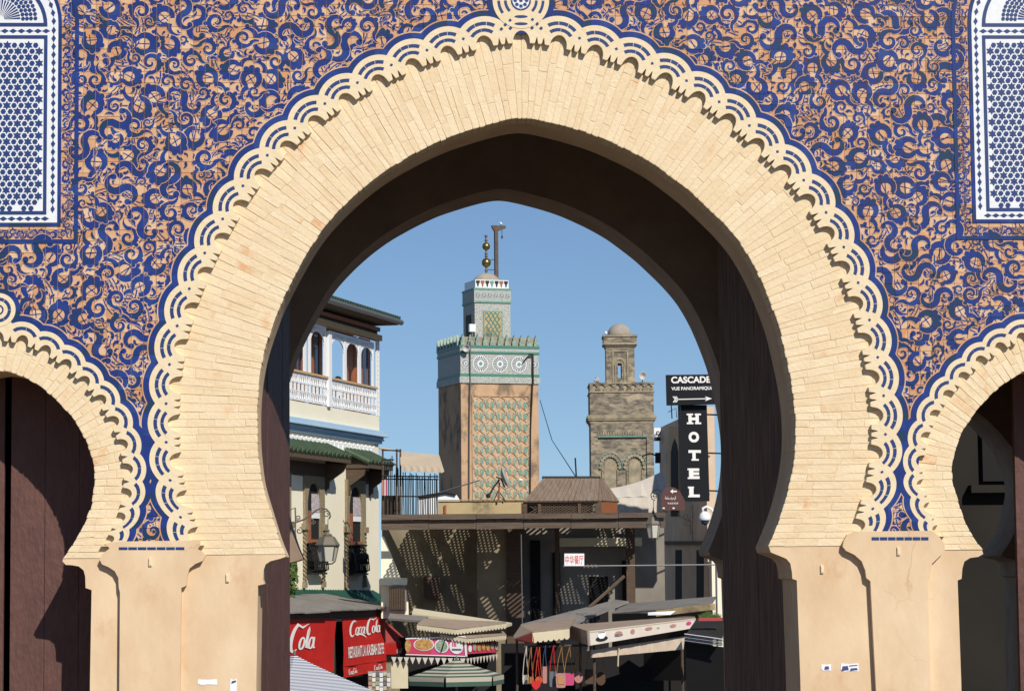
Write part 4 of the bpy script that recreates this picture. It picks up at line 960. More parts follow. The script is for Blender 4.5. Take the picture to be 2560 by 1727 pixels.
# tiled window awnings
def tile_awning(ua, ub, ztop, out, drop, hipl=0.0, name='window_awning'):
    o = MB(); HB(o, ua+hipl, ub, ztop-drop-.16, ztop-drop-.03, out-.12, out); HB(o, ua+hipl, ua+hipl+.1, ztop-drop-.16, ztop-drop-.031, 0, out-.12); HB(o, ub-.1, ub, ztop-drop-.161, ztop-drop-.03, 0, out-.12)
    o.prism([HP.P(ua+hipl*.2, ztop, 0), HP.P(ub, ztop, 0), HP.P(ub, ztop-drop, out), HP.P(ua+hipl, ztop-drop, out)], [HP.P(ua+hipl*.2, ztop-.05, 0), HP.P(ub, ztop-.05, 0), HP.P(ub, ztop-drop-.03, out-.02), HP.P(ua+hipl, ztop-drop-.03, out-.02)])
    o = o.build(name, 'dark_wood', HOUSE); n = int((ub-ua)/.20)
    for k in range(n):
        u = ua+(k+.5)*(ub-ua)/n; us_ = u if u > ua+hipl else ua+hipl*.9+(u-ua)*.1
        MB().tube([HP.P(u, ztop+.03+.03*(k%2), .0), HP.P(us_, ztop-drop+.03+.03*(k%2), out+.05)], .085, 6).build('roof_tile', 'green_roof' if k % 2 else 'green_roof_pale', o)
    HB(MB(), ua+hipl+.3, ub-.3, ztop-drop-.62, ztop-drop-.17, .001, .06).build('awning_shadow_board', 'dark_wood', o)  # dark board put on the wall for the shadow under the awning
    for uu in (ua+hipl+.12, ub-.14):
        p = [(0.0, ztop-drop-.16), (out-.1, ztop-drop-.16), (out*.75, ztop-drop-.42), (out*.4, ztop-drop-.62), (.14, ztop-drop-.75), (.12, ztop-drop-1.05), (0, ztop-drop-1.05)]
        MB().prism([HP.P(uu-.07, z_, o_) for o_, z_ in p], [HP.P(uu+.07, z_, o_) for o_, z_ in p]).build('bracket', 'dark_wood', o)
zA = hu(818, 1116)[1]
tile_awning(hu(640, 1100)[0], hu(816, 1116)[0], zA, .85, .42); tile_awning(hu(856, 1124)[0], hu(926, 1130)[0], zA-.05, .82, .44, .3)
# pointed windows
def window(pl_, pr_, ptop, pbot, pap, label):
    ua, ub = hu(pl_, 1300)[0], hu(pr_, 1300)[0]; pc = (pl_+pr_)/2; zt_ = hu(pc, ptop)[1]; zb_ = hu(pc, pbot)[1]; za = hu(pc, pap)[1]
    w = ub-ua; ia, ib = ua+w*.12, ub-w*.20; ca = (ia+ib)/2; hw_ = (ib-ia)/2
    pts = [(ia, zb_)]+[(ca-hw_*(1-t)**.5 if False else ca-hw_*math.cos(t*math.pi/2)**.8, za-(hw_*1.25)*(1-math.sin(t*math.pi/2))) for t in np.linspace(0, 1, 8)]+[(ca+hw_*math.cos(t*math.pi/2)**.8, za-(hw_*1.25)*(1-math.sin(t*math.pi/2))) for t in np.linspace(1, 0, 8)[1:]]+[(ib, zb_)]
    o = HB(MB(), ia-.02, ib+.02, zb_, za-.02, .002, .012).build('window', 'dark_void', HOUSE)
    top = pts[1:-1]; fr = MB(); n = len(top)
    for a, b in zip(top[:-1], top[1:]): fr.hexa([HP.P(a[0], a[1], .0), HP.P(b[0], b[1], .0), HP.P(b[0], zt_, .0), HP.P(a[0], zt_, .0)], [HP.P(a[0], a[1], .09), HP.P(b[0], b[1], .09), HP.P(b[0], zt_, .09), HP.P(a[0], zt_, .09)])
    HB(fr, ua, ia, zb_, zt_, 0, .0905); HB(fr, ib, ub, zb_, zt_-.001, 0, .0905); fr.build('stucco_surround', 'carved_stucco', o)
    HB(MB(), ia+.05, ia+.05+w*.2, zb_, za-.9, .013, .05).build('shutter', 'red_wood', o)
    HB(MB(), ia+w*.30, ib-.03, zb_+1.0, za-.35, .013, .04).build('lace_screen', 'lace_screen', o)
    HB(MB(), ia+w*.30, ib-.04, zb_+.80, zb_+.98, .013, .06).build('screen_sill', 'white_paint', o)
    HB(MB(), ia, ib, zb_+.0, zb_+.12, .013, .10).build('window_sill', 'red_wood', o)
    bx = MB(); zz0, zz1 = zb_-.95, zb_-.0
    for k in range(9):
        u = ia+(ib-ia)*k/8; bx.tube([HP.P(u, zz1, .12), HP.P(u, (zz0+zz1)/2, .30), HP.P(u, zz0+.1, .34), HP.P(u, zz0, .1)], .022, 4)
        if k < 8: bx.tube([HP.P(u+.14*math.cos(t)+.12, (zz0+zz1)/2+.18*math.sin(t), .28) for t in np.linspace(0, 6.28, 8)[:-1]], .02, 4, closed=True)
    for zz in (zz0+.05, zz0+.45, zz1): bx.tube([HP.P(ia, zz, .25), HP.P(ib, zz, .25)], .025, 4)
    bx.build('iron_balcony', 'iron_black', o)
    HB(MB(), ia, ib, zz0-.06, zz0-.001, .0, .30).build('balcony_floor', 'iron_black', o)
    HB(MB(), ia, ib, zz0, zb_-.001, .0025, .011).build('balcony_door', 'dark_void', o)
    for u in (ua+.02, ub-.06):
        tw = MB(); zl, zh = zb_-1.25, zb_+.42
        for s_ in (0, math.pi): tw.tube([HP.P(u+.04*math.cos(t*40+s_), zl+(zh-zl)*t, .06+.04*math.sin(t*40+s_)) for t in np.linspace(0, 1, 60)], .036, 4)
        HB(tw, u-.16, u+.16, zh, zh+.20, 0, .16); HB(tw, u-.10, u+.10, zl-.18, zl, .0, .12); tw.build('twisted_column', 'carved_stucco', o)
    o['label'] = label
window(757, 806, 1190, 1357, 1207, 'pointed window with lace screen behind the wall lantern'); window(862, 909, 1200, 1362, 1217, 'pointed window nearest the house corner'); window(695, 722, 1180, 1352, 1198, 'pointed window partly hidden by the gate')
# corrugated green canopy over the ground floor
def corrugated(P0, P1, nrm, out, drop, n, m, name, parent, amp=.05, hip=0.0):
    mb = MB(); A, B = np.array(P0), np.array(P1); N_ = 2*n
    top = []; bot = []
    for k in range(N_+1):
        t = k/N_; h = amp if k % 2 else 0; q = A+(B-A)*t; top.append(tuple(q+[0, 0, h])); e = A+(B-A)*(t*(1+hip)-hip*.0); bot.append(tuple(e+np.array(nrm)*out+[0, 0, h-drop]))
    for k in range(N_): mb.hexa([top[k], top[k+1], bot[k+1], bot[k]], [tuple(np.array(p)-[0, 0, .015]) for p in (top[k], top[k+1], bot[k+1], bot[k])])
    return mb.build(name, m, parent)
p0, p1 = HP.at(640, 1474), HP.at(934, 1477)
corrugated(p0, p1, HP.n, .75, .48, 44, 'green_sheet', 'ground_floor_canopy', HOUSE, .05, .03)
# ivy at the foot of the house wall
def foliage(name, c, R, n, m, parent=None, seed=1, leafs=.06, **tags):
    r = random.Random(seed); mb = MB()
    for _ in range(n):
        v = Vector((r.gauss(0, 1), r.gauss(0, 1), r.gauss(0, 1))); v.normalize(); k = r.random()**.4; p = Vector(c)+Vector((v.x*R[0]*k, v.y*R[1]*k, v.z*R[2]*k))
        a = Vector((r.uniform(-1, 1), r.uniform(-1, 1), r.uniform(-1, 1))).normalized(); b = a.orthogonal().normalized(); s = leafs*r.uniform(.6, 1.4)
        mb.poly([tuple(p-a*s), tuple(p+b*s*.5), tuple(p+a*s), tuple(p-b*s*.5)])
    return mb.build(name, m, parent, fix=False, **tags)
iv = HP.at(716, 1440, .5); IV = thing('climbing_ivy', (iv[0], iv[1], 0), 'green ivy climbing the cream house wall beside the gate pier', 'ivy')
foliage('foliage', (iv[0], iv[1], iv[2]), (.35, .7, 1.0), 900, 'leaf_green', IV, 3, .09)
MB().tube([(iv[0]-.2, iv[1], 0), (iv[0]-.1, iv[1], iv[2]*.5), (iv[0], iv[1], iv[2]+.5)], .035, 5).build('stem', 'dark_wood', IV)
# person at the balcony
pb = HP.P(hu(845, 950, -.5)[0], zb0-.22, -.5); zz = zr
PERS = thing('person', pb, 'dark haired person in a pale top seated behind the balcony railing', 'person')
sk = bpy.data.meshes.new('person_body')
J = [((0, 0, .50), .16), ((0, 0, .80), .15), ((0, 0, 1.02), .13), ((0, 0, 1.12), .055), ((0, 0, 1.26), .10), ((.18, 0, 1.0), .06), ((.24, -.1, .76), .048), ((.08, -.3, .72), .04), ((-.18, 0, 1.0), .06), ((-.24, -.1, .76), .048), ((-.08, -.3, .72), .04), ((.10, -.40, .48), .075), ((.10, -.44, .05), .05), ((-.10, -.40, .48), .075), ((-.10, -.44, .05), .05)]
E_ = [(0, 1), (1, 2), (2, 3), (3, 4), (2, 5), (5, 6), (6, 7), (2, 8), (8, 9), (9, 10), (0, 11), (11, 12), (0, 13), (13, 14)]
sk.from_pydata([(a+pb[0], b+pb[1], c+pb[2]) for (a, b, c), r in J], E_, [])
mat('skin', (.30, .17, .11), .7); mat('pale_shirt', (.55, .55, .56), .9); mat('hair_black', (.01, .009, .008), .6)
po = link('body', sk, PERS); md = po.modifiers.new('skin', 'SKIN'); sk.materials.append(MT['pale_shirt'])
for i, (c, r) in enumerate(J): sk.skin_vertices[0].data[i].radius = (r, r); sk.skin_vertices[0].data[i].use_root = (i == 0)
po.modifiers.new('sub', 'SUBSURF').levels = 1
MB().lathe((pb[0], pb[1], pb[2]+1.30), [(.001, -.12), (.10, -.07), (.125, .0), (.115, .08), (.06, .13), (.001, .145)], 10).build('hair', 'hair_black', PERS, smooth=True)
# ------------------------------------------------------------------ minarets
class OB:                                             # upright frame: origin, e1 along the front, e2 away from us
    def __init__(s, o, ang): s.o = o; s.e1 = (math.cos(ang), math.sin(ang)); s.e2 = (-math.sin(ang), math.cos(ang))
    def P(s, a, b, z): return (s.o[0]+s.e1[0]*a+s.e2[0]*b, s.o[1]+s.e1[1]*a+s.e2[1]*b, s.o[2]+z)
    def box(s, mb, a0, a1, b0, b1, z0, z1, m=0):
        return mb.hexa([s.P(a0, b0, z0), s.P(a1, b0, z0), s.P(a1, b0, z1), s.P(a0, b0, z1)], [s.P(a0, b1, z0), s.P(a1, b1, z0), s.P(a1, b1, z1), s.P(a0, b1, z1)], m)
    def poly(s, mb, pts, b0, b1, m=0):                 # outline (a, z) pushed from b0 to b1
        return mb.prism([s.P(a, b0, z) for a, z in pts], [s.P(a, b1, z) for a, z in pts], m)
M1A = math.radians(16.0); M1 = at(1153, 1100, 145.0); M1 = OB((M1[0], M1[1], 0), M1A)
k1 = 167.0/F_PX; W1 = (1347-1153)*k1/math.cos(M1A)*1.02; D1 = 58*k1/math.sin(M1A+.02)*.97
zz1 = lambda py: at(1250, py, 145.6)[2]
MIN = thing('tiled_minaret', M1.P(W1/2, D1/2, 0), 'square minaret with green and white tile bands and two brass balls', 'minaret')
zs_, zt_, zk = zz1(958), zz1(866), zz1(843)
M1.box(MB(), 0, W1, 0, D1, 0, zs_).build('shaft', 'minaret_stucco', MIN)
M1.box(MB(), -.10, W1+.10, -.10, D1+.1, zs_, zs_+.42).build('lower_band', 'zellige_fine', MIN)
M1.box(MB(), -.06, W1+.06, -.06, D1+.06, zs_+.42, zs_+.62).build('green_course', 'green_glaze', MIN)
zb_ = zz1(884)
M1.box(MB(), -.02, W1+.02, -.02, D1+.02, zs_+.62, zb_).build('mosaic_band', 'zellige_fine', MIN)
M1.box(MB(), -.08, W1+.08, -.08, D1+.08, zb_, zb_+.14).build('green_course', 'green_glaze', MIN)
M1.box(MB(), -.05, W1+.05, -.05, D1+.05, zb_+.14, zt_-.10).build('upper_band', 'zellige_pale', MIN)
M1.box(MB(), -.09, W1+.09, -.09, D1+.09, zt_-.10, zt_+.06).build('green_course', 'green_glaze', MIN)
zm = (zs_+.62+zb_)/2; R_ = (zb_-zs_-.62)*.47
def rosette(fr, ca, b, cz, R, parent):
    dk = MB(); n = 22
    for k in range(n):
        t = 2*math.pi*k/n; c, s = math.cos(t), math.sin(t); w = R*.055
        fr.poly(dk, [(ca+c*R*.36-s*w*.4, cz+s*R*.36+c*w*.4), (ca+c*R*.36+s*w*.4, cz+s*R*.36-c*w*.4), (ca+c*R*.78+s*w, cz+s*R*.78-c*w), (ca+c*R*.78-s*w, cz+s*R*.78+c*w)], b-.02, b)
    o = dk.build('rosette', 'iron_black', parent)
    g_ = MB(); fr.poly(g_, [(ca+R*.20*math.cos(t), cz+R*.20*math.sin(t)) for t in np.linspace(0, 6.28, 11)[:-1]], b-.03, b); g_.build('rosette_centre', 'turquoise', o)
    ri = MB(); A = np.linspace(0, 2*math.pi, 25)
    for t0, t1 in zip(A[:-1], A[1:]): fr.poly(ri, [(ca+R*r*math.cos(t), cz+R*r*math.sin(t)) for r, t in ((.92, t0), (.92, t1), (.98, t1), (.98, t0))], b-.015, b)
    ri.build('rosette_ring', 'zellige_pale', o)
    wb = MB(); fr.poly(wb, [(ca+R*.86*math.cos(t), cz+R*.86*math.sin(t)) for t in np.linspace(0, 6.28, 25)[:-1]], b-.008, b+.01); wb.build('rosette_ground', 'white_zellige', o)
for f_ in (.02, .255, .505, .75, .985): rosette(M1, W1*f_ if .1 < f_ < .9 else (R_*.55 if f_ < .1 else W1-R_*.42), -.02, zm, R_ if .1 < f_ < .9 else R_*.55, MIN)
# stepped merlons
def merlons(fr, Wd, Dp, z, n, h, m, parent, nb=7):
    for k in range(n):
        a = (Wd-.30)*k/(n-1)+.15; w = Wd/n*.30; mb = MB()
        fr.poly(mb, [(a-w, z), (a+w, z), (a+w, z+h*.35), (a+w*.6, z+h*.5), (a+w*.65, z+h*.68), (a, z+h), (a-w*.65, z+h*.68), (a-w*.6, z+h*.5), (a-w, z+h*.35)], -.10, .12); mb.build('merlon', m, parent)
    for k in range(1, nb):
        b = Dp*k/(nb-1)-.1; w = Dp/nb*.26; mb = MB(); P = [(b-w, z), (b+w, z), (b+w, z+h*.35), (b+w*.6, z+h*.5), (b, z+h), (b-w*.6, z+h*.5), (b-w, z+h*.35)]
        mb.prism([fr.P(-.10, q, w_) for q, w_ in P], [fr.P(.10, q, w_) for q, w_ in P]); mb.build('merlon', m, parent)
merlons(M1, W1, D1, zt_+.06, 11, .72, 'merlon_glaze', MIN, 8)
pw = MB(); M1.box(pw, .12, W1-.1, .12, .40, zt_+.06, zt_+.62); M1.box(pw, .12, .40, .42, D1-.1, zt_+.06, zt_+.60); M1.box(pw, W1-.38, W1-.1, .41, D1, zt_+.06, zt_+.63); pw.build('roof_parapet', 'old_trim', MIN)
# sebka panel: raised lozenge net with turquoise and white pieces
pa0, pa1 = W1*.155, W1*.86; pz1 = zz1(991); pz0 = 2.0
fr = MB(); M1.box(fr, pa0-.10, pa0, -.07, .0, pz0, pz1+.10); M1.box(fr, pa1, pa1+.10, -.07, .0, pz0, pz1+.10); M1.box(fr, pa0, pa1, -.071, .0, pz1, pz1+.10); fr.build('panel_frame', 'minaret_stucco', MIN)
net = MB(); ncol = 5; cw = (pa1-pa0)/ncol; ch = cw*.97; zlow = zz1(1260)
z = pz1-ch*.45; row = 0
def sebka(ca, cz):
    for sg in (-1, 1):
        c_ = ca+sg*cw*.23; t_ = MB(); M1.poly(t_, [(c_+sg*cw*a*1.5, cz-ch*.40+ch*b*1.35) for a, b in ((-.02, .24), (.07, .14), (.13, .0), (.10, -.14), (.03, -.26), (-.07, -.16), (-.12, -.02), (-.09, .12))][::sg], -.05, .0); t_.build('turquoise_tile', 'turquoise' if rnd.random() < .8 else 'merlon_glaze', PAN1)
PAN1 = M1.box(MB(), pa0, pa1, -.012, .02, pz0, pz1).build('sebka_panel', 'sebka_stucco', MIN)
while z > zlow-ch:
    for c in range(ncol+1):
        ca = pa0+cw*c
        w_ = MB(); M1.poly(w_, [(ca+q[0]*cw*.15 if pa0 <= ca+q[0]*cw*.15 <= pa1 else ca, z+q[1]*ch*.17) for q in ((0, 1.6), (.45, .6), (1, 0), (.45, -.6), (0, -1), (-.45, -.6), (-1, 0), (-.45, .6))], -.075, .0); w_ = w_.build('white_tile', 'zellige_pale', PAN1)
        d_ = MB(); M1.poly(d_, [(ca+cw*.06*math.cos(t), z+ch*.05*math.sin(t)) for t in np.linspace(0, 6.28, 7)[:-1]], -.085, -.07); d_.build('tile_centre', 'iron_black', PAN1)
        if c < ncol: sebka(ca+cw*.5, z+ch*.10)
    z -= ch
for c in range(-12, ncol+12):                          # the net itself
    for dr in (-1, 1):
        p = []; zt0 = pz1; a = pa0+cw*(c+.5); k = 0; zc = pz1
        for k in range(0, 60):
            zc = pz1-k*ch*.25; a_ = pa0+cw*(c+.5)+dr*k*cw*.25+(.10*cw*math.sin(k*math.pi/2))
            if pa0+.03 < a_ < pa1-.03 and zc > zlow-.5: p.append(M1.P(a_, -.045, zc))
            else:
                if len(p) > 1: net.tube(p, .034, 4)
                p = []
        if len(p) > 1: net.tube(p, .034, 4)
net.build('lozenge_net', 'sebka_stucco', PAN1)
# upper turret
T0 = M1.P((1186-1153+18)*k1/math.cos(M1A), D1*.24, 0); T = OB((T0[0], T0[1], 0), M1A); TWd = (1276-1186)*k1/math.cos(M1A)*1.02; TD = TWd*1.0
zq = lambda py: at(1230, py, 147.0)[2]
za_, zb2, zc2, zd2 = zq(843)-.6, zq(758), zq(721), zq(700)
T.box(MB(), 0, TWd, 0, TD, za_, zb2).build('turret', 'zellige_fine', MIN)
T.box(MB(), -.07, TWd+.07, -.07, TD+.07, zb2, zb2+.12).build('green_course', 'turquoise', MIN)
T.box(MB(), -.04, TWd+.04, -.04, TD+.04, zb2+.12, zc2-.12).build('turret_band', 'zellige_pale', MIN)
for k in range(6): rosette(T, TWd*(k+.5)/6, -.04, (zb2+zc2)/2, TWd/13, MIN)
T.box(MB(), -.07, TWd+.07, -.07, TD+.07, zc2-.12, zc2).build('green_course', 'turquoise', MIN)
T.box(MB(), .08, TWd-.08, .08, TD-.08, zc2, zd2).build('turret_cap', 'white_zellige', MIN)
for k in range(7):
    a = .10+(TWd-.2)*(k+.5)/7; w = TWd/22; h = zd2-zc2; mb = MB()
    T.poly(mb, [(a-w*1.15, zd2-.06), (a-w*1.15, zd2-h*.35), (a-w*.5, zd2-h*.5), (a-w*.5, zd2-h*.66), (a-w*.15, zd2-h*.85), (a+w*.15, zd2-h*.85), (a+w*.5, zd2-h*.66), (a+w*.5, zd2-h*.5), (a+w*1.15, zd2-h*.35), (a+w*1.15, zd2-.06)][::-1], .05, .085); mb.build('stepped_tile', ('iron_black', 'brick_red', 'iron_black', 'turquoise')[k % 4] if False else ('iron_black', 'red_wood', 'iron_black', 'turquoise')[k % 4], MIN)
tp0, tp1 = TWd*.26, TWd*.74; zp0, zp1 = za_, zq(781)
T.box(MB(), tp0-.08, tp1+.08, -.04, .0, zp0, zp1+.08).build('panel_frame', 'turquoise', MIN)
T.box(MB(), tp0, tp1, -.06, -.03, zp0, zp1).build('turret_panel', 'yellow_wall', MIN)
tn = MB()
for c in range(-5, 9):
    for dr in (-1, 1):
        p = []
        for k in range(20):
            a_ = tp0+(tp1-tp0)/4*(c+.5)+dr*k*.11+.03*math.sin(k*1.57); zc = zp1-k*.17
            if tp0+.03 < a_ < tp1-.03 and zc > zp0: p.append(T.P(a_, -.07, zc))
            else:
                if len(p) > 1: tn.tube(p, .035, 4)
                p = []
        if len(p) > 1: tn.tube(p, .035, 4)
tn.build('lozenge_net', 'turquoise', MIN)
ld = MB(); ld.prism([T.P(-.03, TD*.3, za_), T.P(-.03, TD*.75, za_), T.P(-.03, TD*.75, zp1-.1), T.P(-.03, TD*.3, zp1-.1)], [T.P(.02, TD*.3, za_), T.P(.02, TD*.75, za_), T.P(.02, TD*.75, zp1-.1), T.P(.02, TD*.3, zp1-.1)]); ld.build('side_door', 'dark_wood', MIN)
cD = T.P(TWd/2, TD/2, zd2); rD = TWd*.36
MB().lathe(cD, [(rD, 0), (rD*.97, rD*.12), (rD*.86, rD*.30), (rD*.65, rD*.48), (rD*.35, rD*.60), (.02, rD*.64)], 20).build('dome', 'dome_plaster', MIN, smooth=True)
zf0 = zd2+rD*.6; zbl = zq(651)
def ball(c, r, name, m, parent): return MB().lathe(c, [(max(.001, r*math.sin(t)), -r*math.cos(t)) for t in np.linspace(0, math.pi, 13)], 18).build(name, m, parent, smooth=True)
MB().tube([(cD[0], cD[1], zf0-.1), (cD[0], cD[1], zq(583))], .07, 8).build('finial_rod', 'gutter_metal', MIN)
for py, r in ((652, .31), (611, .265)): ball((cD[0], cD[1], zq(py)), r, 'brass_ball', 'brass', MIN)
for py in (672, 636, 630, 596, 585): MB().lathe((cD[0], cD[1], zq(py)), [(.07, -.08), (.12, 0), (.07, .08)], 8).build('finial_collar', 'gutter_metal', MIN)
# prayer flag mast beside the dome
mp_ = T.P(TWd*.80, TD*.55, zd2); MAST = thing('flag_mast', mp_, 'weathered wooden mast with a short gallows arm beside the minaret dome', 'mast')
MB().box((mp_[0], mp_[1], (zd2+zq(563))/2), (.115, .115, (zq(563)-zd2)/2), rz=M1A).build('post', 'grey_wood', MAST)
zt2 = zq(563); ms = MB(); ms.prism([T.P(TWd*.80-.30, TD*.55-.10, zt2+.16), T.P(TWd*.80+.66, TD*.55-.10, zt2+.16), T.P(TWd*.80+.66, TD*.55-.10, zt2-.02), T.P(TWd*.80+.20, TD*.55-.10, zt2-.20), T.P(TWd*.80-.16, TD*.55-.10, zt2-.20), T.P(TWd*.80-.30, TD*.55-.10, zt2+.04)], [T.P(TWd*.80-.30, TD*.55+.10, zt2+.16), T.P(TWd*.80+.66, TD*.55+.10, zt2+.16), T.P(TWd*.80+.66, TD*.55+.10, zt2-.02), T.P(TWd*.80+.20, TD*.55+.10, zt2-.20), T.P(TWd*.80-.16, TD*.55+.10, zt2-.20), T.P(TWd*.80-.30, TD*.55+.10, zt2+.04)]); ms.build('gallows_arm', 'grey_wood', MAST)
MB().tube([T.P(TWd*.80+.42, TD*.55, zt2-.05), T.P(TWd*.80+.42, TD*.55, zt2-.45)], .02, 4).build('hook_rope', 'iron_black', MAST)
MB().lathe(T.P(TWd*.80+.42, TD*.55, zt2-.60), [(.001, -.16), (.07, 0), (.001, .16)], 6).build('lantern_weight', 'iron_black', MAST)
for py in (643, 668): MB().tube([(cD[0], cD[1], zq(py)), tuple((Vector((cD[0], cD[1], zq(py)))+Vector((mp_[0], mp_[1], zq(py-2))))/2+Vector((0, 0, -.08))), (mp_[0], mp_[1], zq(py-2))], .022, 4).build('stay_wire', 'iron_black', MAST)
bp = T.P(TWd*.80+.36, TD*.55, zt2+.16); BIRD = thing('gull', bp, 'small white bird perched on the mast arm', 'bird')
bb_ = MB(); bb_.lathe((bp[0], bp[1], bp[2]+.14), [(.001, -.09), (.06, -.06), (.085, .0), (.06, .07), (.001, .10)], 8); bb_.build('body', 'white_paint', BIRD, smooth=True)
MB().prism([(bp[0]-.05, bp[1], bp[2]+.22), (bp[0]-.15, bp[1]-.03, bp[2]+.33), (bp[0]-.15, bp[1]+.03, bp[2]+.33)], [(bp[0]-.05, bp[1], bp[2]+.18), (bp[0]-.12, bp[1]-.02, bp[2]+.30), (bp[0]-.12, bp[1]+.02, bp[2]+.30)]).build('tail', 'white_paint', BIRD)
for s_ in (-.02, .02): MB().tube([(bp[0]+s_, bp[1], bp[2]), (bp[0]+s_, bp[1], bp[2]+.08)], .012, 4).build('leg', 'iron_black', BIRD)
# fittings on the tall minaret
LS = thing('loudspeaker', M1.P(.33, -.45, zt_), 'grey horn loudspeaker on the parapet corner of the tiled minaret', 'loudspeaker')
def horn(c, d, r, parent):
    d = Vector(d).normalized(); x = d.orthogonal().normalized(); y = d.cross(x); prof = [(0, .25), (.25, .28), (.55, .5), (.85, .85), (1.0, 1.0), (.97, .9), (.5, .35), (.3, .05)]
    mb = MB(); vs = []; fs = []; n = 14
    for t, rr in prof:
        for k in range(n): a = 2*math.pi*k/n; p = Vector(c)+d*(t*r*1.1)+x*(rr*r*math.cos(a))+y*(rr*r*math.sin(a)); vs.append(tuple(p))
    for i in range(len(prof)-1):
        for k in range(n): fs.append((i*n+k, i*n+(k+1) % n, (i+1)*n+(k+1) % n, (i+1)*n+k))
    fs.append(tuple((len(prof)-1)*n+k for k in range(n))); mb.add(vs, fs).build('horn', 'horn_grey', parent, smooth=True)
mat('horn_grey', (.45, .44, .42), .5)
horn(M1.P(.33, -.25, zt_-.15), (-.1, -1, -.15), .26, LS); M1.box(MB(), .25, .41, -.25, .0, zt_-.5, zt_-.2).build('bracket', 'gutter_metal', LS)
FL = thing('floodlight', M1.P(.75, .2, zt_+.06), 'square white floodlight case above the minaret merlons', 'floodlight')
M1.box(MB(), .62, 1.04, -.05, .25, zt_+.95, zt_+1.45).build('case', 'white_paint', FL); M1.box(MB(), .80, .86, .05, .11, zt_+.06, zt_+.95).build('post', 'gutter_metal', FL)
for nm, pts, lb in (('cable', [M1.P(.62, -.14, zt_+.3), M1.P(.60, -.14, zs_), M1.P(.52, -.12, zs_-3), M1.P(.44, -.12, 6), M1.P(.4, -.12, 1)], 'pale cable running down the left edge of the tiled minaret'), ('cable', [M1.P(W1-.42, -.17, zb_), M1.P(W1-.45, -.16, zs_), M1.P(W1-.62, -.15, zs_-3), M1.P(W1-.78, -.15, 4), M1.P(W1-.8, -.15, 1)], 'dark cable running down the right edge of the tiled minaret')):
    MB().tube(pts, .045, 5).build(nm, 'gutter_metal' if 'pale' in lb else 'iron_black', label=lb, cat='cable')
an = thing('roof_aerial', M1.P(W1-.42, -.2, zs_), 'thin metal aerial arm on the right corner of the tiled minaret', 'aerial')
MB().tube([M1.P(W1-.42, -.2, zs_), M1.P(W1-.42, -.2, zb_)], .05, 5).build('pole', 'iron_black', an); MB().tube([M1.P(W1-.42, -.2, zb_-.02), M1.P(W1-.72, -.25, zb_-.03)], .07, 5).build('arm', 'iron_black', an); MB().tube([M1.P(W1-.66, -.25, zb_-.03), M1.P(W1-1.15, -.3, zb_-.5)], .035, 5).build('boom', 'iron_black', an)

# brick minaret
M2A = math.radians(-3.0); o2 = at(1477, 1100, 120.0); M2 = OB((o2[0], o2[1], 0), M2A); k2 = 142.0/F_PX; W2 = (1634.5-1477)*k2; D2 = W2
z2 = lambda py: at(1555, py, 120.0)[2]
MN2 = thing('brick_minaret', M2.P(W2/2, D2/2, 0), 'old brown brick minaret with blind twin arches and a pale dome', 'minaret')
M2.box(MB(), 0, W2, 0, D2, 0, z2(1056)).build('shaft', 'old_brick', MN2)
cz0 = z2(1056)
for k, (o_, a, b) in enumerate(((.05, 0, .12), (.13, .12, .22), (.17, .22, .42))): M2.box(MB(), -o_, W2+o_, -o_, D2+o_, cz0+a, cz0+b-.001).build('cornice', 'old_trim', MN2)
zt3 = z2(981); M2.box(MB(), -.03, W2+.03, -.03, D2+.03, cz0+.42, zt3).build('upper_shaft', 'old_brick', MN2)
M2.box(MB(), -.08, W2+.08, -.08, D2+.08, zt3, zt3+.07).build('cornice', 'old_trim', MN2)
z4 = z2(956); M2.box(MB(), -.02, W2+.02, .03, D2, zt3+.07, z4-.1).build('crenel_wall', 'old_trim', MN2); M2.box(MB(), -.07, W2+.07, -.07, D2+.05, z4-.1, z4).build('coping', 'old_brick', MN2)
for k in range(9):
    a = W2*(k)/8; mb = MB(); h = z4-zt3-.17; M2.poly(mb, [(max(-.02, a-.14), zt3+.07), (min(W2+.02, a+.14), zt3+.07), (min(W2+.02, a+.14), zt3+.07+h*.4), (a+.02, zt3+.07+h*.55), (min(W2+.02, a+.19), zt3+.07+h), (max(-.02, a-.19), zt3+.07+h), (a-.02, zt3+.07+h*.55), (max(-.02, a-.14), zt3+.07+h*.4)], -.04, .031); mb.build('stepped_merlon', 'old_brick', MN2)
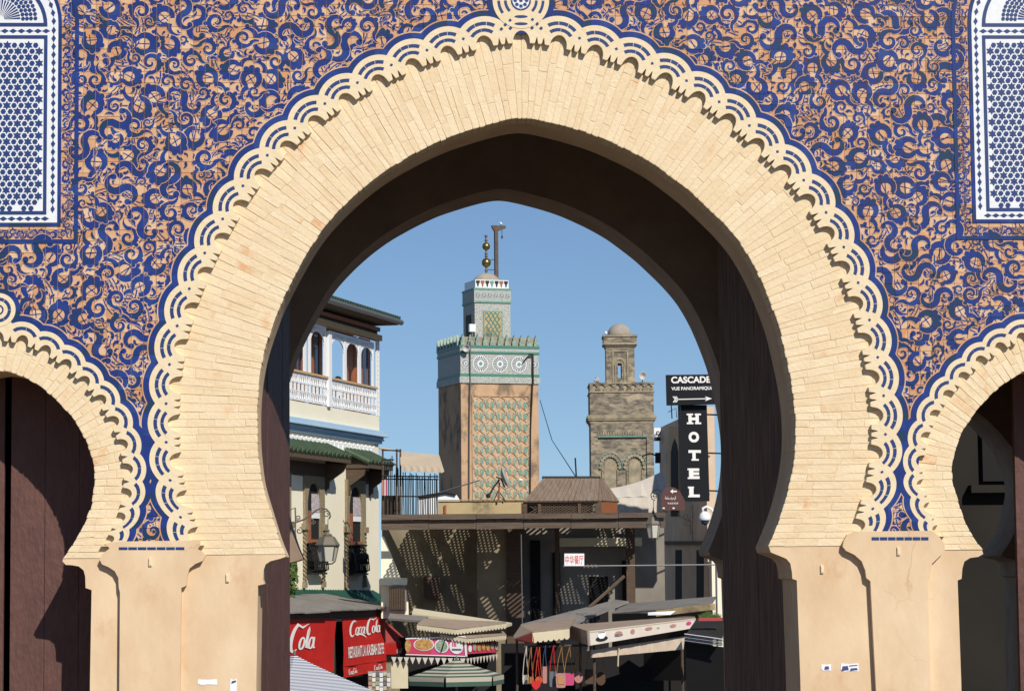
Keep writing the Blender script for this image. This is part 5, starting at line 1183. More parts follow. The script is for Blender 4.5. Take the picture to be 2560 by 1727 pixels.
# blind panel with two lobed arches
pa, pb2 = (1494-1477)*k2, (1617-1477)*k2; pz = z2(1094)
fr = MB(); M2.box(fr, 0, pa, -.10, .0, 0, pz); M2.box(fr, pb2, W2, -.10, .0, 0, pz); M2.box(fr, 0, W2, -.101, .0, pz, cz0); fr.build('brick_facing', 'old_brick', MN2)
for k in range(24): a = .1+(W2-.2)*k/24; M2.box(MB(), a+pa*.8, a+pa*.8+.05, -.14, -.10, pz+.14, pz+.32).build('brick', 'old_trim', MN2) if a < pb2-pa-.1 else None
M2.box(MB(), pa, pb2, -.13, -.095, pz+.02, pz+.10).build('tile_course', 'turquoise', MN2)
for ca in (pa+(pb2-pa)*.25, pa+(pb2-pa)*.75):
    R = (pb2-pa)*.245; zc = z2(1168); mb = MB(); A = np.linspace(-.15, math.pi+.15, 12)
    for t0, t1 in zip(A[:-1], A[1:]):
        tm = (t0+t1)/2; mb.tube([M2.P(ca+R*.80*math.cos(tm), -.02, zc+R*1.0*math.sin(tm)), M2.P(ca+R*.80*math.cos(tm), -.10, zc+R*1.0*math.sin(tm))], R*.15, 8)
    mb.build('lobed_arch', 'old_trim', MN2)
    tq = MB()
    for t0, t1 in zip(A[:-1], A[1:]): M2.poly(tq, [(ca+R*r*math.cos(t), zc+R*r*1.18*math.sin(t)) for r, t in ((1.0, t0), (1.0, t1), (1.06, t1), (1.06, t0))], -.05, .0)
    tq.build('tile_arch', 'turquoise', MN2)
    ni = MB(); pts = [(ca-R*.5, 6), (ca+R*.5, 6)]+[(ca+R*.5*math.cos(t), zc-.05+R*.72*math.sin(t)) for t in np.linspace(0, math.pi, 10)]; M2.poly(ni, pts, -.03, .02); ni.build('blind_niche', 'old_trim', MN2)
    for sg in (-1, 1): M2.box(MB(), ca+sg*R*.62-.05, ca+sg*R*.62+.05, -.08, 0, 5, zc-.12).build('colonnette', 'old_brick', MN2)
# turret of the brick minaret
T2o = M2.P((1519-1477)*k2, D2*.25, 0); T2 = OB((T2o[0], T2o[1], 0), M2A); tw2 = (1591-1519)*k2; td2 = tw2
zz2 = lambda py: at(1555, py, 121.0)[2]
zh = zz2(867); wn = [(tw2*.41, zz2(945)), (tw2*.55, zz2(945)), (tw2*.55, zz2(909)), (tw2*.41, zz2(909))]
mb = MB(); zl = z4-.3
T2.box(mb, 0, wn[0][0], 0, td2, zl, zh); T2.box(mb, wn[1][0], tw2, 0, td2, zl, zh); T2.box(mb, wn[0][0], wn[1][0], 0, td2, zl, wn[0][1]); T2.box(mb, wn[0][0], wn[1][0], 0, td2, wn[2][1], zh); mb.build('turret', 'old_brick', MN2)
fr = MB(); T2.box(fr, tw2*.22, tw2*.27, -.05, 0, zl+.3, zz2(880)); T2.box(fr, tw2*.73, tw2*.78, -.05, 0, zl+.3, zz2(880)); T2.box(fr, tw2*.22, tw2*.78, -.051, 0, zz2(880), zz2(880)+.06); fr.build('panel_frame', 'old_trim', MN2)
la = MB(); ca = tw2*.48
for t in np.linspace(.0, math.pi, 9): la.tube([T2.P(ca+.30*math.cos(t), 0, zz2(912)+.34*math.sin(t)), T2.P(ca+.30*math.cos(t), -.05, zz2(912)+.34*math.sin(t))], .065, 7)
for sg in (-1, 1): T2.box(la, ca+sg*.24-.03, ca+sg*.24+.03, -.04, 0, zl+.3, zz2(912))
la.build('lobed_arch', 'old_trim', MN2)
for k, (o_, a, b) in enumerate(((.06, 0, .10), (.16, .10, .20), (.13, .20, .55), (.18, .55, .66))): T2.box(MB(), -o_, tw2+o_, -o_, td2+o_, zh+a, zh+b-.001).build('cornice', 'old_trim' if k != 2 else 'old_brick', MN2)
cd2 = T2.P(tw2/2, td2/2, zh+.66); rr = 29.5*k2
MB().lathe(cd2, [(rr, 0), (rr*1.02, rr*.15), (rr*.98, rr*.4), (rr*.86, rr*.66), (rr*.62, rr*.90), (rr*.32, rr*1.04), (.01, rr*1.08)], 22).build('dome', 'dome_plaster', MN2, smooth=True)
ls2 = M2.P((1609-1477)*k2, .3, z4); L2 = thing('loudspeaker', ls2, 'round grey horn loudspeaker standing on the brick minaret coping', 'loudspeaker')
horn((ls2[0], ls2[1]-.05, ls2[2]+.36), (.0, -1, -.05), .23, L2); MB().tube([ls2, (ls2[0], ls2[1], ls2[2]+.3)], .03, 5).build('stand', 'gutter_metal', L2)
l3 = M2.P((1492-1477)*k2, .3, z4); L3 = thing('loudspeaker', l3, 'dark horn loudspeaker turned away on the brick minaret coping', 'loudspeaker')
horn((l3[0]-.1, l3[1], l3[2]+.12), (.9, .5, .25), .2, L3); MB().tube([l3, (l3[0], l3[1], l3[2]+.15)], .03, 5).build('stand', 'gutter_metal', L3)
pg = T2.P(.0, -.1, zh+.66); PG = thing('pigeon', pg, 'tiny white pigeon on the cap of the brick minaret', 'bird')
MB().lathe((pg[0], pg[1], pg[2]+.09), [(.001, -.09), (.07, -.04), (.08, .02), (.04, .09), (.001, .13)], 8).build('body', 'white_paint', PG, smooth=True)
# ------------------------------------------------------------------ hotel wall and signs on the right
def vq(px0, py0, px1, py1, Y): return [at(px0, py0, Y), at(px1, py0, Y), at(px1, py1, Y), at(px0, py1, Y)]
HT = thing('hotel_building', at(1775, 1426, 61)[:2]+(0,), 'narrow pale plastered hotel wall end behind the black signs', 'building')
n0, n1 = at(1768, 1300, 60.0), at(1790, 1300, 60.0); f0, f1 = at(1651, 1300, 72.0), at(1672, 1300, 72.0)
ztn, ztf = at(1768, 1016, 60)[2], at(1651, 1059, 72)[2]
MB().hexa([(n0[0], n0[1], 0), (n1[0], n1[1], 0), (n1[0], n1[1], ztn), (n0[0], n0[1], ztn)], [(f0[0], f0[1], 0), (f1[0], f1[1], 0), (f1[0], f1[1], ztn-.02), (f0[0], f0[1], ztn-.02)]).build('wall', 'hotel_wall', HT)
hd = math.atan2(f0[0]-n0[0], f0[1]-n0[1]); HW = Plane((n0[0], n0[1], 0.0), hd); HW.n = -HW.n      # its shaded left face
def HWB(mb, pa, pb, pya, pyb, o0, o1):
    c = [HW.at(pa, pya, o1), HW.at(pb, pya, o1), HW.at(pb, pyb, o1), HW.at(pa, pyb, o1)]; d = np.array(HW.n)*(o1-o0)
    return mb.hexa(c, [tuple(np.array(q)-d) for q in c])
HWB(MB(), 1673, 1697, 1066, 1290, -.05, .03).build('window_surround', 'tan_wood', HT)
pts = [(1677, 1290), (1695, 1290), (1695, 1130), (1691, 1110), (1686, 1096), (1681, 1110), (1677, 1130)]
MB().prism([HW.at(a, b, .045) for a, b in pts], [HW.at(a, b, .01) for a, b in pts]).build('window', 'dark_void', HT)
for a, b in ((1688, 1703), (1741, 1758)): HWB(MB(), a, b, 1374, 1500, -.03, .02).build('window', 'dark_void', HT)
HWB(MB(), 1655, 1765, 1352, 1361, -.02, .12).build('ledge', 'grey_wood', HT)
HWB(MB(), 1725, 1729, 1260, 1352, .0, .05).build('downpipe', 'hotel_wall', HT)
lo = at(1779, 1397, 59.2); lo2 = at(1806, 1397, 59.2)
MB().hexa([(lo[0], 59.2, 0), (lo2[0]+.6, 59.2, 0), (lo2[0]+.6, 59.2, lo[2]), (lo[0], 59.2, lo[2])], [(lo[0], 59.9, 0), (lo2[0]+.6, 59.9, 0), (lo2[0]+.6, 59.9, lo[2]), (lo[0], 59.9, lo[2])]).build('buttress', 'house_cream', HT)
# vertical box sign
SG = thing('hotel_sign', at(1735, 1252, 58), 'tall black box sign with white letters spelling HOTEL', 'sign')
c = [at(1697, 1012, 58), at(1767, 1012, 58), at(1774, 1252, 58), at(1703, 1252, 58)]; slab4(c, .3).build('sign_box', 'sign_black', SG); q = quad_map(c, .006)
for i, ch in enumerate('HOTEL'):
    v0 = .855-.19*i
    mb = fit_text(ch, lambda u, v: q(u, v), .33-.01*i, .70-.01*i, v0-.055, v0+.055, .06)
    for uu in ((.30, .73) if ch in 'HEL' else ((.44, .62),) if ch == 'T' else ()):   # slab serifs
        pass
    mb.build('letter', 'lettering_white', SG, fix=False)
def serif(a0, a1, b0, b1): return MB().poly([q(a0, b0, .002), q(a1, b0, .002), q(a1, b1, .002), q(a0, b1, .002)]).build('letter_serif', 'lettering_white', SG, fix=False)
for a0, a1, b0, b1 in ((.27, .50, .80, .818), (.56, .78, .80, .818), (.27, .50, .893, .91), (.56, .78, .893, .91), (.40, .66, .42, .437), (.30, .36, .50, .53), (.68, .74, .50, .53), (.25, .40, .23, .247), (.25, .40, .322, .339), (.25, .42, .04, .057), (.25, .46, .133, .15)): serif(a0, a1, b0, b1)
for py in (1036, 1132, 1226): MB().tube([at(1768, py, 58.1), at(1800, py+1, 58.4), at(1840, py+1, 58.5)], .028, 6).build('bracket_arm', 'iron_black', SG)
# panoramic terrace sign
S2 = thing('terrace_sign', at(1720, 1012, 57.8), 'wide black board reading CASCADE VUE PANORAMIQUE with a white arrow', 'sign')
c = [at(1665, 937, 57.8), at(1832, 935, 57.8), at(1832, 1009, 57.8), at(1667, 1013, 57.8)]; slab4(c, .12).build('sign_board', 'sign_black', S2); q2 = quad_map(c, .006)
fit_text('CASCADE', lambda u, v: q2(u, v), .075, .665, .72, .94, .035).build('lettering', 'lettering_white', S2, fix=False)
fit_text('VUE PANORAMIQUE', lambda u, v: q2(u, v), .075, .70, .47, .60, .025).build('lettering', 'lettering_white', S2, fix=False)
ar = MB()
for pl in ([(.13, .175), (.60, .175), (.60, .205), (.13, .205)], [(.58, .11), (.685, .19), (.58, .27), (.605, .19)]): ar.poly([q2(u, v) for u, v in pl])
for k in range(3):
    x = .09+.022*k
    for sg in (-1, 1): ar.poly([q2(x, .19+sg*.10), q2(x+.015, .19+sg*.10), q2(x+.045, .19+sg*.003), q2(x+.03, .19+sg*.003)][::sg])
ar.build('arrow', 'lettering_white', S2, fix=False)
for px in (1678, 1700): MB().tube([at(px, 1013, 57.85), at(px+2, 1046, 57.85)], .02, 5).build('support', 'iron_black', S2)
MB().tube([at(1670, 1030, 57.85), at(1690, 1020, 57.85), at(1692, 1044, 57.85)], .012, 4).build('support', 'iron_black', S2)
# wall lanterns
MT['iron_green'] = MT['lamp_bronze']
def lantern(px, ptop, pbot, pw, Y, arm, label, kit):
    s = (Y+22)/F_PX; c = at(px, pbot, Y); H = (pbot-ptop)*s; w = pw*s/2; z0 = c[2]
    t = thing('wall_lantern', (c[0], c[1], z0), label, 'lantern', 'hexagonal lanterns on scrolled iron brackets')
    def ring(r, z, n=6): return [(c[0]+r*math.cos(2*math.pi*k/n+.2), c[1]+r*math.sin(2*math.pi*k/n+.2), z) for k in range(n)]
    zg0, zg1, zr1 = z0+H*.10, z0+H*.50, z0+H*.72
    MB().prism(ring(w*.60, zg0), ring(w*.86, zg1)).build('glass', 'lamp_glass', t)
    a, b = ring(w*.62, zg0), ring(w*.90, zg1)
    for k in range(6): MB().tube([a[k], b[k]], .010, 4).build('glazing_bar', 'lamp_bronze', t)
    MB().prism(ring(w*1.0, zg1), ring(w*1.02, zg1+H*.025)).build('rim', 'lamp_bronze', t)
    mb = MB(); mb.prism(ring(w*1.0, zg1+H*.026), ring(w*.62, zr1)); mb.prism(ring(w*.62, zr1+.001), ring(w*.30, zr1+H*.05)); mb.prism(ring(w*.42, zr1+H*.051), ring(w*.30, zr1+H*.09)); mb.build('roof', 'lamp_bronze', t)
    MB().lathe((c[0], c[1], zr1+H*.09), [(w*.2, 0), (w*.12, H*.05), (w*.2, H*.08), (w*.05, H*.13), (w*.04, H*.2)], 8).build('finial', 'lamp_bronze', t)
    for k in range(0, 6, 2): MB().tube([a[k], (c[0]+(a[k][0]-c[0])*.6, c[1]+(a[k][1]-c[1])*.6, z0+H*.035), (c[0], c[1], z0+H*.03)], .010, 4).build('foot_strap', 'lamp_bronze', t)
    MB().lathe((c[0], c[1], z0), [(.001, 0), (w*.12, H*.02), (w*.06, H*.05)], 6).build('drop_knob', 'lamp_bronze', t)
    for pth, r in arm: MB().tube([at(x, y, Y) for x, y in pth], r, 5).build('scroll_iron', kit, t)
    return t
def curl(cx, cy, r, a0, turns, n=16, sh=.75, sg=1): return [(cx+r*(1-sh*k/n)*math.cos(a0+sg*turns*2*math.pi*k/n), cy+r*(1-sh*k/n)*math.sin(a0+sg*turns*2*math.pi*k/n)) for k in range(n+1)]
armL = [([(736, 1306), (760, 1298), (778, 1286), (792, 1274), (805, 1269), (816, 1272), (824, 1281), (826, 1290), (822, 1297)], .014), (curl(817, 1285, 9, -.6, 1.2, sg=-1), .009), (curl(808, 1278, 6, 2.5, 1.2), .008), (curl(780, 1302, 9, 0, 1.3), .009), (curl(746, 1294, 7, 1.5, 1.3), .009), ([(738, 1268), (739, 1300), (738, 1330), (742, 1360), (752, 1385)], .012), (curl(748, 1326, 9, -1.5, 1.2), .009), ([(820, 1297), (820, 1325)], .006), ([(708, 1306), (740, 1305)], .012), ([(700, 1312), (712, 1290), (722, 1275), (735, 1270)], .007)]
lantern(819, 1316, 1412, 62, 17.0, armL, 'bronze lantern with pale glass on a scrolled arm in front of the cream house', 'iron_green')
MT['iron_green'] = MT['lamp_bronze']
lb = at(703, 1306, 17.0); MB().tube([(lb[0], 17.0, 0), (lb[0], 17.0, lb[2]+.3)], .05, 8).build('lamp_post', 'lamp_bronze', bpy.data.objects['wall_lantern'])
armR = [([(1660, 1236), (1655, 1228), (1645, 1223), (1633, 1226), (1627, 1236), (1630, 1247), (1638, 1250)], .014), (curl(1639, 1240, 9, 1.0, 1.3, sg=-1), .010), ([(1634, 1250), (1634, 1276)], .008), ([(1655, 1230), (1668, 1240), (1672, 1250)], .012)]
lantern(1634, 1270, 1352, 40, 50.0, armR, 'shadowed lantern hanging before the hotel wall beside the brown street plate', 'iron_black')
# street plate
SP = thing('street_plate', at(1682, 1275, 49.5), 'brown arched street plate with a white left arrow and two lines of script', 'sign')
pts = [(1653, 1275), (1712, 1275), (1712, 1250), (1700, 1228), (1688, 1219), (1674, 1216), (1664, 1219), (1657, 1226), (1653, 1238)]
MB().prism([at(a, b, 49.5) for a, b in pts], [at(a, b, 49.58) for a, b in pts]).build('plate', 'sign_brown', SP)
qs = quad_map([at(1653, 1216, 49.48), at(1712, 1216, 49.48), at(1712, 1275, 49.48), at(1653, 1275, 49.48)])
MB().poly([qs(.38, .80), qs(.50, .70), qs(.50, .77), qs(.66, .77), qs(.66, .83), qs(.50, .83), qs(.50, .90)]).build('arrow', 'lettering_white', SP, fix=False)
fit_text('ﺔﺣﺎﺳ ﻒﻴﺻﺮﻟﺍ', lambda u, v: qs(u, v), .16, .62, .42, .60, .01).build('lettering', 'lettering_white', SP, fix=False)
fit_text('PLACE R\'CIF', lambda u, v: qs(u, v), .28, .72, .26, .33, .015).build('lettering', 'lettering_white', SP, fix=False)
for a in (.06, .48): MB().poly([qs(a, .06), qs(a+.09, .06), qs(a+.09, .12), qs(a, .12)]).build('fixing', 'lettering_white', SP, fix=False)
for cv in (curl(1716, 1290, 10, 0, 1.2), curl(1719, 1310, 9, 3.1, 1.3)): MB().tube([at(x, y, 49.6) for x, y in cv], .012, 5).build('scroll_iron', 'iron_black', SP)
MB().tube([at(1690, 1275, 49.6), at(1698, 1290, 49.6), at(1725, 1300, 49.6), at(1727, 1335, 49.6)], .014, 5).build('bracket_arm', 'iron_black', SP)
# dome camera
DC = thing('security_camera', at(1762, 1303, 24), 'white dome security camera on a curved white arm', 'camera'); cc = at(1762, 1290, 24); s24 = 46/F_PX
MB().lathe((cc[0], cc[1], cc[2]-.06), [(.02, -.03), (.10, -.02), (.112, .0), (.108, .05), (.085, .11), (.04, .145), (.001, .15)], 18).build('housing', 'white_paint', DC, smooth=True)
MB().lathe((cc[0], cc[1], cc[2]-.09), [(.001, -.07), (.05, -.055), (.075, -.02), (.08, .01)], 14).build('lens_dome', 'glass_pane', DC, smooth=True)
MB().tube([at(1757, 1281, 24), at(1757, 1270, 24), at(1766, 1266, 24), at(1778, 1272, 24), at(1786, 1284, 24), at(1800, 1300, 24), at(1840, 1300, 24.1)], .025, 8).build('arm', 'white_paint', DC, smooth=True)
# satellite box and cable clamp on the wall edge
jb = thing('junction_box', at(1648, 1160, 70), 'dark cable junction box on the edge of the hotel wall', 'junction box')
slab4(vq(1639, 1131, 1652, 1157, 70), .2).build('case', 'iron_black', jb); MB().tube([at(1605, 1140, 70), at(1625, 1133, 70), at(1640, 1138, 70)], .03, 5).build('cable_tail', 'iron_black', jb)
wb_ = thing('white_antenna_panel', at(1645, 1100, 71), 'small white panel antenna on the edge of the hotel wall', 'antenna'); slab4(vq(1635, 1069, 1652, 1093, 71), .1).build('panel', 'white_paint', wb_); slab4(vq(1637, 1093, 1652, 1101, 70.9), .3).build('base', 'iron_black', wb_)
for t_ in (0,): MB().tube([at(x, y, 70.88) for x, y in curl(1645, 1081, 6, 0, 1)], .02, 4).build('coil', 'iron_black', wb_)

# ------------------------------------------------------------------ pergola and the yard behind it
YP, YW = 56.5, 61.6
def pbox(mb, px0, px1, py0, py1, Y, dep, m=0): a, b = at(px0, py1, Y), at(px1, py0, Y); return mb.hexa([(a[0], Y, a[2]), (b[0], Y, a[2]), (b[0], Y, b[2]), (a[0], Y, b[2])], [(a[0], Y+dep, a[2]), (b[0], Y+dep, a[2]), (b[0], Y+dep, b[2]), (a[0], Y+dep, b[2])], m)
PG_ = thing('wooden_pergola', at(1320, 1426, 58)[:2]+(0,), 'long weathered wooden pergola with a lattice roof shading the yard', 'pergola')
xb0, xb1 = at(953, 1310, YP)[0], at(1664, 1310, YP)[0]; zb0_, zb1_ = at(1280, 1322, YP)[2], at(1280, 1288, YP)[2]
nb = 6
for k in range(nb):
    a = xb0+(xb1-xb0)*k/nb; b = xb0+(xb1-xb0)*(k+1)/nb-.012
    MB().box(((a+b)/2, YP+.1, (zb0_*.5+zb1_*.5)-.06+rnd.uniform(-.01, .01)), ((b-a)/2, .1, (zb1_-zb0_)*.32)).build('beam', 'grey_wood', PG_)
    MB().box(((a+b)/2, YP+.02, zb1_-.03+rnd.uniform(-.012, .012)), ((b-a)/2, .16, .075)).build('cap_board', 'grey_wood', PG_)
zl = zb0_+.30
for px, w in ((1300, .28), (1410, .07), (1600, .14)):
    xx = at(px, 1400, YP+1)[0]; MB().box((xx, YW-.9, zl/2), (w, .12, zl/2)).build('post', 'dark_wood', PG_)
# lattice roof: crossing slats of two directions, rafters above them
lat = MB(); p_ = .112; y0, y1 = YP+.25, YW-.05; rl_ = random.Random(11)
def slat(xa, ya, xb, yb, wd, z, lo, hi):               # one slat, clipped to its panel of the roof in x
    if xa > xb: xa, ya, xb, yb = xb, yb, xa, ya
    if xb <= lo or xa >= hi: return
    if xa < lo: t = (lo-xa)/(xb-xa); xa, ya = lo, ya+(yb-ya)*t
    if xb > hi: t = (hi-xa)/(xb-xa); xb, yb = hi, ya+(yb-ya)*t
    l = math.hypot(xb-xa, yb-ya)
    if l < .05: return
    d = ((xb-xa)/l, (yb-ya)/l, 0); lat.box(((xa+xb)/2, (ya+yb)/2, z), (l/2, wd, .005), ax=(d, (-d[1], d[0], 0), (0, 0, 1)))
panels = []; x = xb0+1.0
while x < xb1: w_ = rl_.uniform(.9, 2.2); panels.append((x, min(x+w_, xb1), ('net', 'net', 'bars', 'net', 'net', 'net', 'bars', 'net')[len(panels) % 8])); x += w_+.06
for lo, hi, kd in panels:
    if kd == 'gap': continue
    dx = .62; x = lo-4; off = rl_.uniform(0, .1); wd = .031 if kd == 'net' else .045
    while x < hi+4:
        if rl_.random() < .985: slat(x+off, y0, x+off+dx*(y1-y0), y1, wd, zl+rl_.uniform(0, .004), lo, hi)
        if kd == 'net' and rl_.random() < .985: slat(x, y0, x-dx*(y1-y0), y1, wd, zl+.014+rl_.uniform(0, .004), lo, hi)
        x += p_*1.18*(1 if kd == 'net' else 1.5)
lat.build('lattice_roof', 'dark_wood', PG_, kind='stuff')
x = xb0-4
while x < xb1:
    l = y1-y0; rw = rnd.uniform(.12, .34); xe = x+.85*l; ya_, yb_ = y1, y0; xa_, xb_ = x, xe
    if xa_ < xb0: t = (xb0-xa_)/(xe-x); xa_, ya_ = xb0, y1-l*t
    if xb_+rw > xb1: t = (xb1-rw-x)/(xe-x); xb_, yb_ = xb1-rw, y1-l*t
    if xe > xb0+.1 and ya_ > yb_+.1 and xb_ > xa_: MB().hexa([(xb_, yb_, zl+.02), (xb_+rw, yb_, zl+.02), (xb_+rw, yb_, zl+.12), (xb_, yb_, zl+.12)], [(xa_, ya_, zl+.02), (xa_+rw, ya_, zl+.02), (xa_+rw, ya_, zl+.12), (xa_, ya_, zl+.12)]).build('rafter', 'dark_wood', PG_)
    x += rnd.uniform(.6, 1.3)
for yy in (y0+1.0, y0+2.4): MB().box(((xb0+xb1)/2, yy, zl+.16), ((xb1-xb0)/2, .10, .04)).build('purlin', 'dark_wood', PG_)
# yard walls under the pergola
mat('yard_wall', (.30, .25, .165), .95, (.17, .14, .095), .8, .6)
mat('yard_wall_grey', (.30, .27, .23), .95, (.20, .18, .15), .8, .6)
YD = thing('yard_wall', at(1150, 1426, YW)[:2]+(0,), 'cream yard wall dappled with lattice shadows under the pergola', 'wall')
zt5 = zl-.02
pbox(MB(), 957, 1196, 1300, 1760, YW, .3).build('wall_panel', 'yard_wall', YD); pbox(MB(), 1196, 1290, 1300, 1760, YW-.9, .3).build('wall_return', 'yard_wall', YD); pbox(MB(), 1060, 1100, 1440, 1500, YW-.5, .3).build('wall_cabinet', 'dark_wood', YD); 
Y2 = thing('yard_wall', at(1450, 1426, YW)[:2]+(0,), 'grey yard wall with dark doorways behind the hanging white notice', 'wall')
pbox(MB(), 1300, 1660, 1300, 1760, YW-.3, .3).build('wall_panel', 'yard_wall_grey', Y2)
for a, b, t in ((1330, 1350, 1350), (1385, 1400, 1380), (1478, 1520, 1440), (1560, 1580, 1400)): pbox(MB(), a, b, t, 1760, YW-.38, .075).build('doorway', 'dark_void', Y2)
pbox(MB(), 1395, 1605, 1343, 1366, YW-1.0, .5).build('sunlit_strip', 'canvas_cream', Y2)  # pale block put in for the strip of sunlight on the wall
pb_ = thing('sunlit_wall_patch', at(965, 1426, 59.3)[:2]+(0,), 'pale panel in the shape of the sunlit yard wall beside the cream house corner', 'wall')
pts = [(953, 1340), (960, 1340), (1020, 1490), (1022, 1545), (953, 1545)]; MB().prism([at(a, b, 59.2) for a, b in pts], [at(a, b, 59.45) for a, b in pts]).build('wall_panel', 'house_cream', pb_)  # outline follows the pergola's shadow edge; sunlit wall made as a pale panel
pbox(MB(), 950, 1018, 1444, 1462, 58.9, .29).build('ledge', 'house_cream', pb_)
ac = thing('air_conditioner', at(995, 1527, 58.6), 'brown slatted air conditioner box on the sunlit wall patch', 'air conditioner')
pbox(MB(), 974, 1016, 1465, 1527, 58.75, .4).build('case', 'sheet_metal', ac)
for k in range(9): pbox(MB(), 976+4.3*k, 978.6+4.3*k, 1469, 1523, 58.68, .07).build('slat', 'dark_wood', ac)
# hanging white notice on a rod
NT = thing('hanging_notice', at(1435, 1414, 50), 'white notice with four red Chinese characters on a metal rod', 'sign')
c = [at(1411, 1383, 50), at(1460.5, 1383, 50), at(1460.5, 1414, 50), at(1411, 1414, 50)]; slab4(c, .03).build('board', 'white_paint', NT); qn = quad_map(c, .006)
fit_text('中华餐厅', lambda u, v: qn(u, v), .04, .96, .14, .86, .006).build('lettering', 'lettering_red', NT, fix=False)
MB().tube([at(1408, 1415, 50.05), at(1790, 1411, 50.05)], .022, 6).build('rod', 'gutter_metal', NT); MB().tube([at(1790, 1411, 50.05), (at(1790, 1411, 50.05)[0], 50.05, 0)], .03, 6).build('rod_post', 'gutter_metal', NT)
MB().tube([at(1303, 1335, 54), at(1306, 1560, 54)], .015, 5).build('cable', 'gutter_metal', label='thin cable hanging straight down in front of the pergola', cat='cable')

# ------------------------------------------------------------------ roofs above the pergola
YG = 57.6
GZ = thing('roof_gazebo', at(1420, 1285, YG), 'small gazebo with a hipped board roof and lattice sides above the pergola', 'gazebo')
eL, eR, eB = at(1309, 1252, YG), at(1497, 1250, YG), at(1549, 1253, YG+2.6); rL, rR = at(1358, 1195, YG+1.4), at(1499, 1195, YG+1.5)
ze_ = eL[2]; base_z = at(1400, 1286, YG)[2]
npl = 15
for k in range(npl):
    t0, t1 = k/npl, (k+1)/npl-.006
    P = lambda t: tuple(np.array(eL)*(1-t)+np.array(eR)*t); Q = lambda t: tuple(np.array(rL)*(1-t)+np.array(rR)*t)
    a, b, c, d = P(t0), P(t1), Q(t1), Q(t0); MB().hexa([a, b, c, d], [tuple(np.array(v)+[0, .04, -.05]) for v in (a, b, c, d)]).build('roof_board', 'board_wood', GZ)
for k in range(6):
    t0, t1 = k/6, (k+1)/6-.008; P = lambda t: tuple(np.array(eR)*(1-t)+np.array(eB)*t); Q = lambda t: tuple(np.array(rR)*(1-t)+(np.array(rR)+[.15, .5, 0])*t)
    a, b, c, d = P(t0+.003), P(t1), Q(t1), Q(t0+.003); MB().hexa([a, b, c, d], [tuple(np.array(v)+[-.03, .03, -.05]) for v in (a, b, c, d)]).build('roof_board', 'board_wood', GZ)
MB().hexa([eL, (eR[0], eR[1], eR[2]), rR, rL], [(eL[0], YG+2.8, ze_), (eR[0], YG+2.8, ze_), (rR[0], rR[1]+.5, rR[2]), (rL[0], rL[1]+.5, rL[2])]).build('roof_core', 'dark_wood', GZ) if False else None
MB().tube([tuple(np.array(rL)+[-.03, .05, .02]), tuple(np.array(rR)+[.03, .05, .02])], .05, 5).build('ridge_cap', 'iron_black', GZ)
x0, x1 = at(1313, 1270, YG+.1)[0], at(1496, 1270, YG+.1)[0]
for xx, w in ((x0, .06), (at(1349, 1270, YG)[0], .05), (at(1449, 1270, YG)[0], .05), (x1, .10)): MB().box((xx, YG+.15, (base_z+ze_)/2), (w, .06, (ze_-base_z)/2)).build('post', 'dark_wood', GZ)
MB().box(((x0+x1)/2, YG+.15, ze_-.05), ((x1-x0)/2, .05, .05)).build('rail', 'dark_wood', GZ)
ll = MB(); x = x0-.6
while x < x1:
    for sg, oy in ((1, 0), (-1, .02)):
        a = (x, base_z) if sg > 0 else (x+.55, base_z); b = (x+.55, ze_-.1) if sg > 0 else (x, ze_-.1)
        if min(a[0], b[0]) > x0-.02 and max(a[0], b[0]) < x1+.02: ll.tube([(a[0], YG+.16+oy, a[1]), (b[0], YG+.16+oy, b[1])], .022, 4)
    x += .13
ll.build('lattice', 'dark_wood', GZ, kind='stuff')
MB().box(((x0+x1)/2, YG+2.4, (base_z+ze_)/2), ((x1-x0)/2, .05, (ze_-base_z)/2)).build('back_wall', 'dark_wood', GZ)
MB().hexa([(x1+.02, YG+.2, base_z), (eB[0]-.1, YG+2.3, base_z), (eB[0]-.1, YG+2.3, ze_-.02), (x1+.02, YG+.2, ze_-.02)], [(x1-.05, YG+.3, base_z), (eB[0]-.2, YG+2.35, base_z), (eB[0]-.2, YG+2.35, ze_-.02), (x1-.05, YG+.3, ze_-.02)]).build('side_wall', 'red_wood', GZ)
RW = thing('roof_wall', at(1200, 1426, 80)[:2]+(0,), 'stained yellow roof parapet wall below the satellite dish', 'wall')
pbox(MB(), 1096, 1330, 1251, 1300, 80, .3).build('wall_panel', 'yellow_wall', RW); pbox(MB(), 1096, 1330, 1247, 1251, 79.9, .5).build('coping', 'yellow_wall', RW); pbox(MB(), 1080, 1330, 1300, 1430, 80.05, .3).build('lower_wall', 'yellow_wall', RW); pbox(MB(), 1111, 1116, 1262, 1291, 79.9, .09).build('rusty_pipe', 'red_wood', RW)
DS = thing('satellite_dish', at(1247, 1248, 79.8), 'grey satellite dish seen edge on above the yellow parapet', 'satellite dish')
dc = Vector(at(1258, 1192, 79.8)); dn = Vector((.97, -.10, .28)).normalized(); u_ = dn.orthogonal().normalized(); v_ = dn.cross(u_); vs = []; fs = []; nr, na = 5, 26; Rd = .46
for i in range(nr+1):
    r = Rd*i/nr
    for k in range(na): a = 2*math.pi*k/na; vs.append(tuple(dc+u_*r*math.cos(a)+v_*r*math.sin(a)+dn*(.16*(i/nr)**2-.08)))
for i in range(nr):
    for k in range(na): fs.append((i*na+k, i*na+(k+1) % na, (i+1)*na+(k+1) % na, (i+1)*na+k))
me_ = MB().add(vs, fs); o_ = me_.build('reflector', 'horn_grey', DS, smooth=True); md_ = o_.modifiers.new('thick', 'SOLIDIFY'); md_.thickness = .02
MB().tube([at(1262, 1222, 79.6), at(1285, 1211, 79.4), at(1303, 1202, 79.3)], .022, 5).build('feed_arm', 'horn_grey', DS)
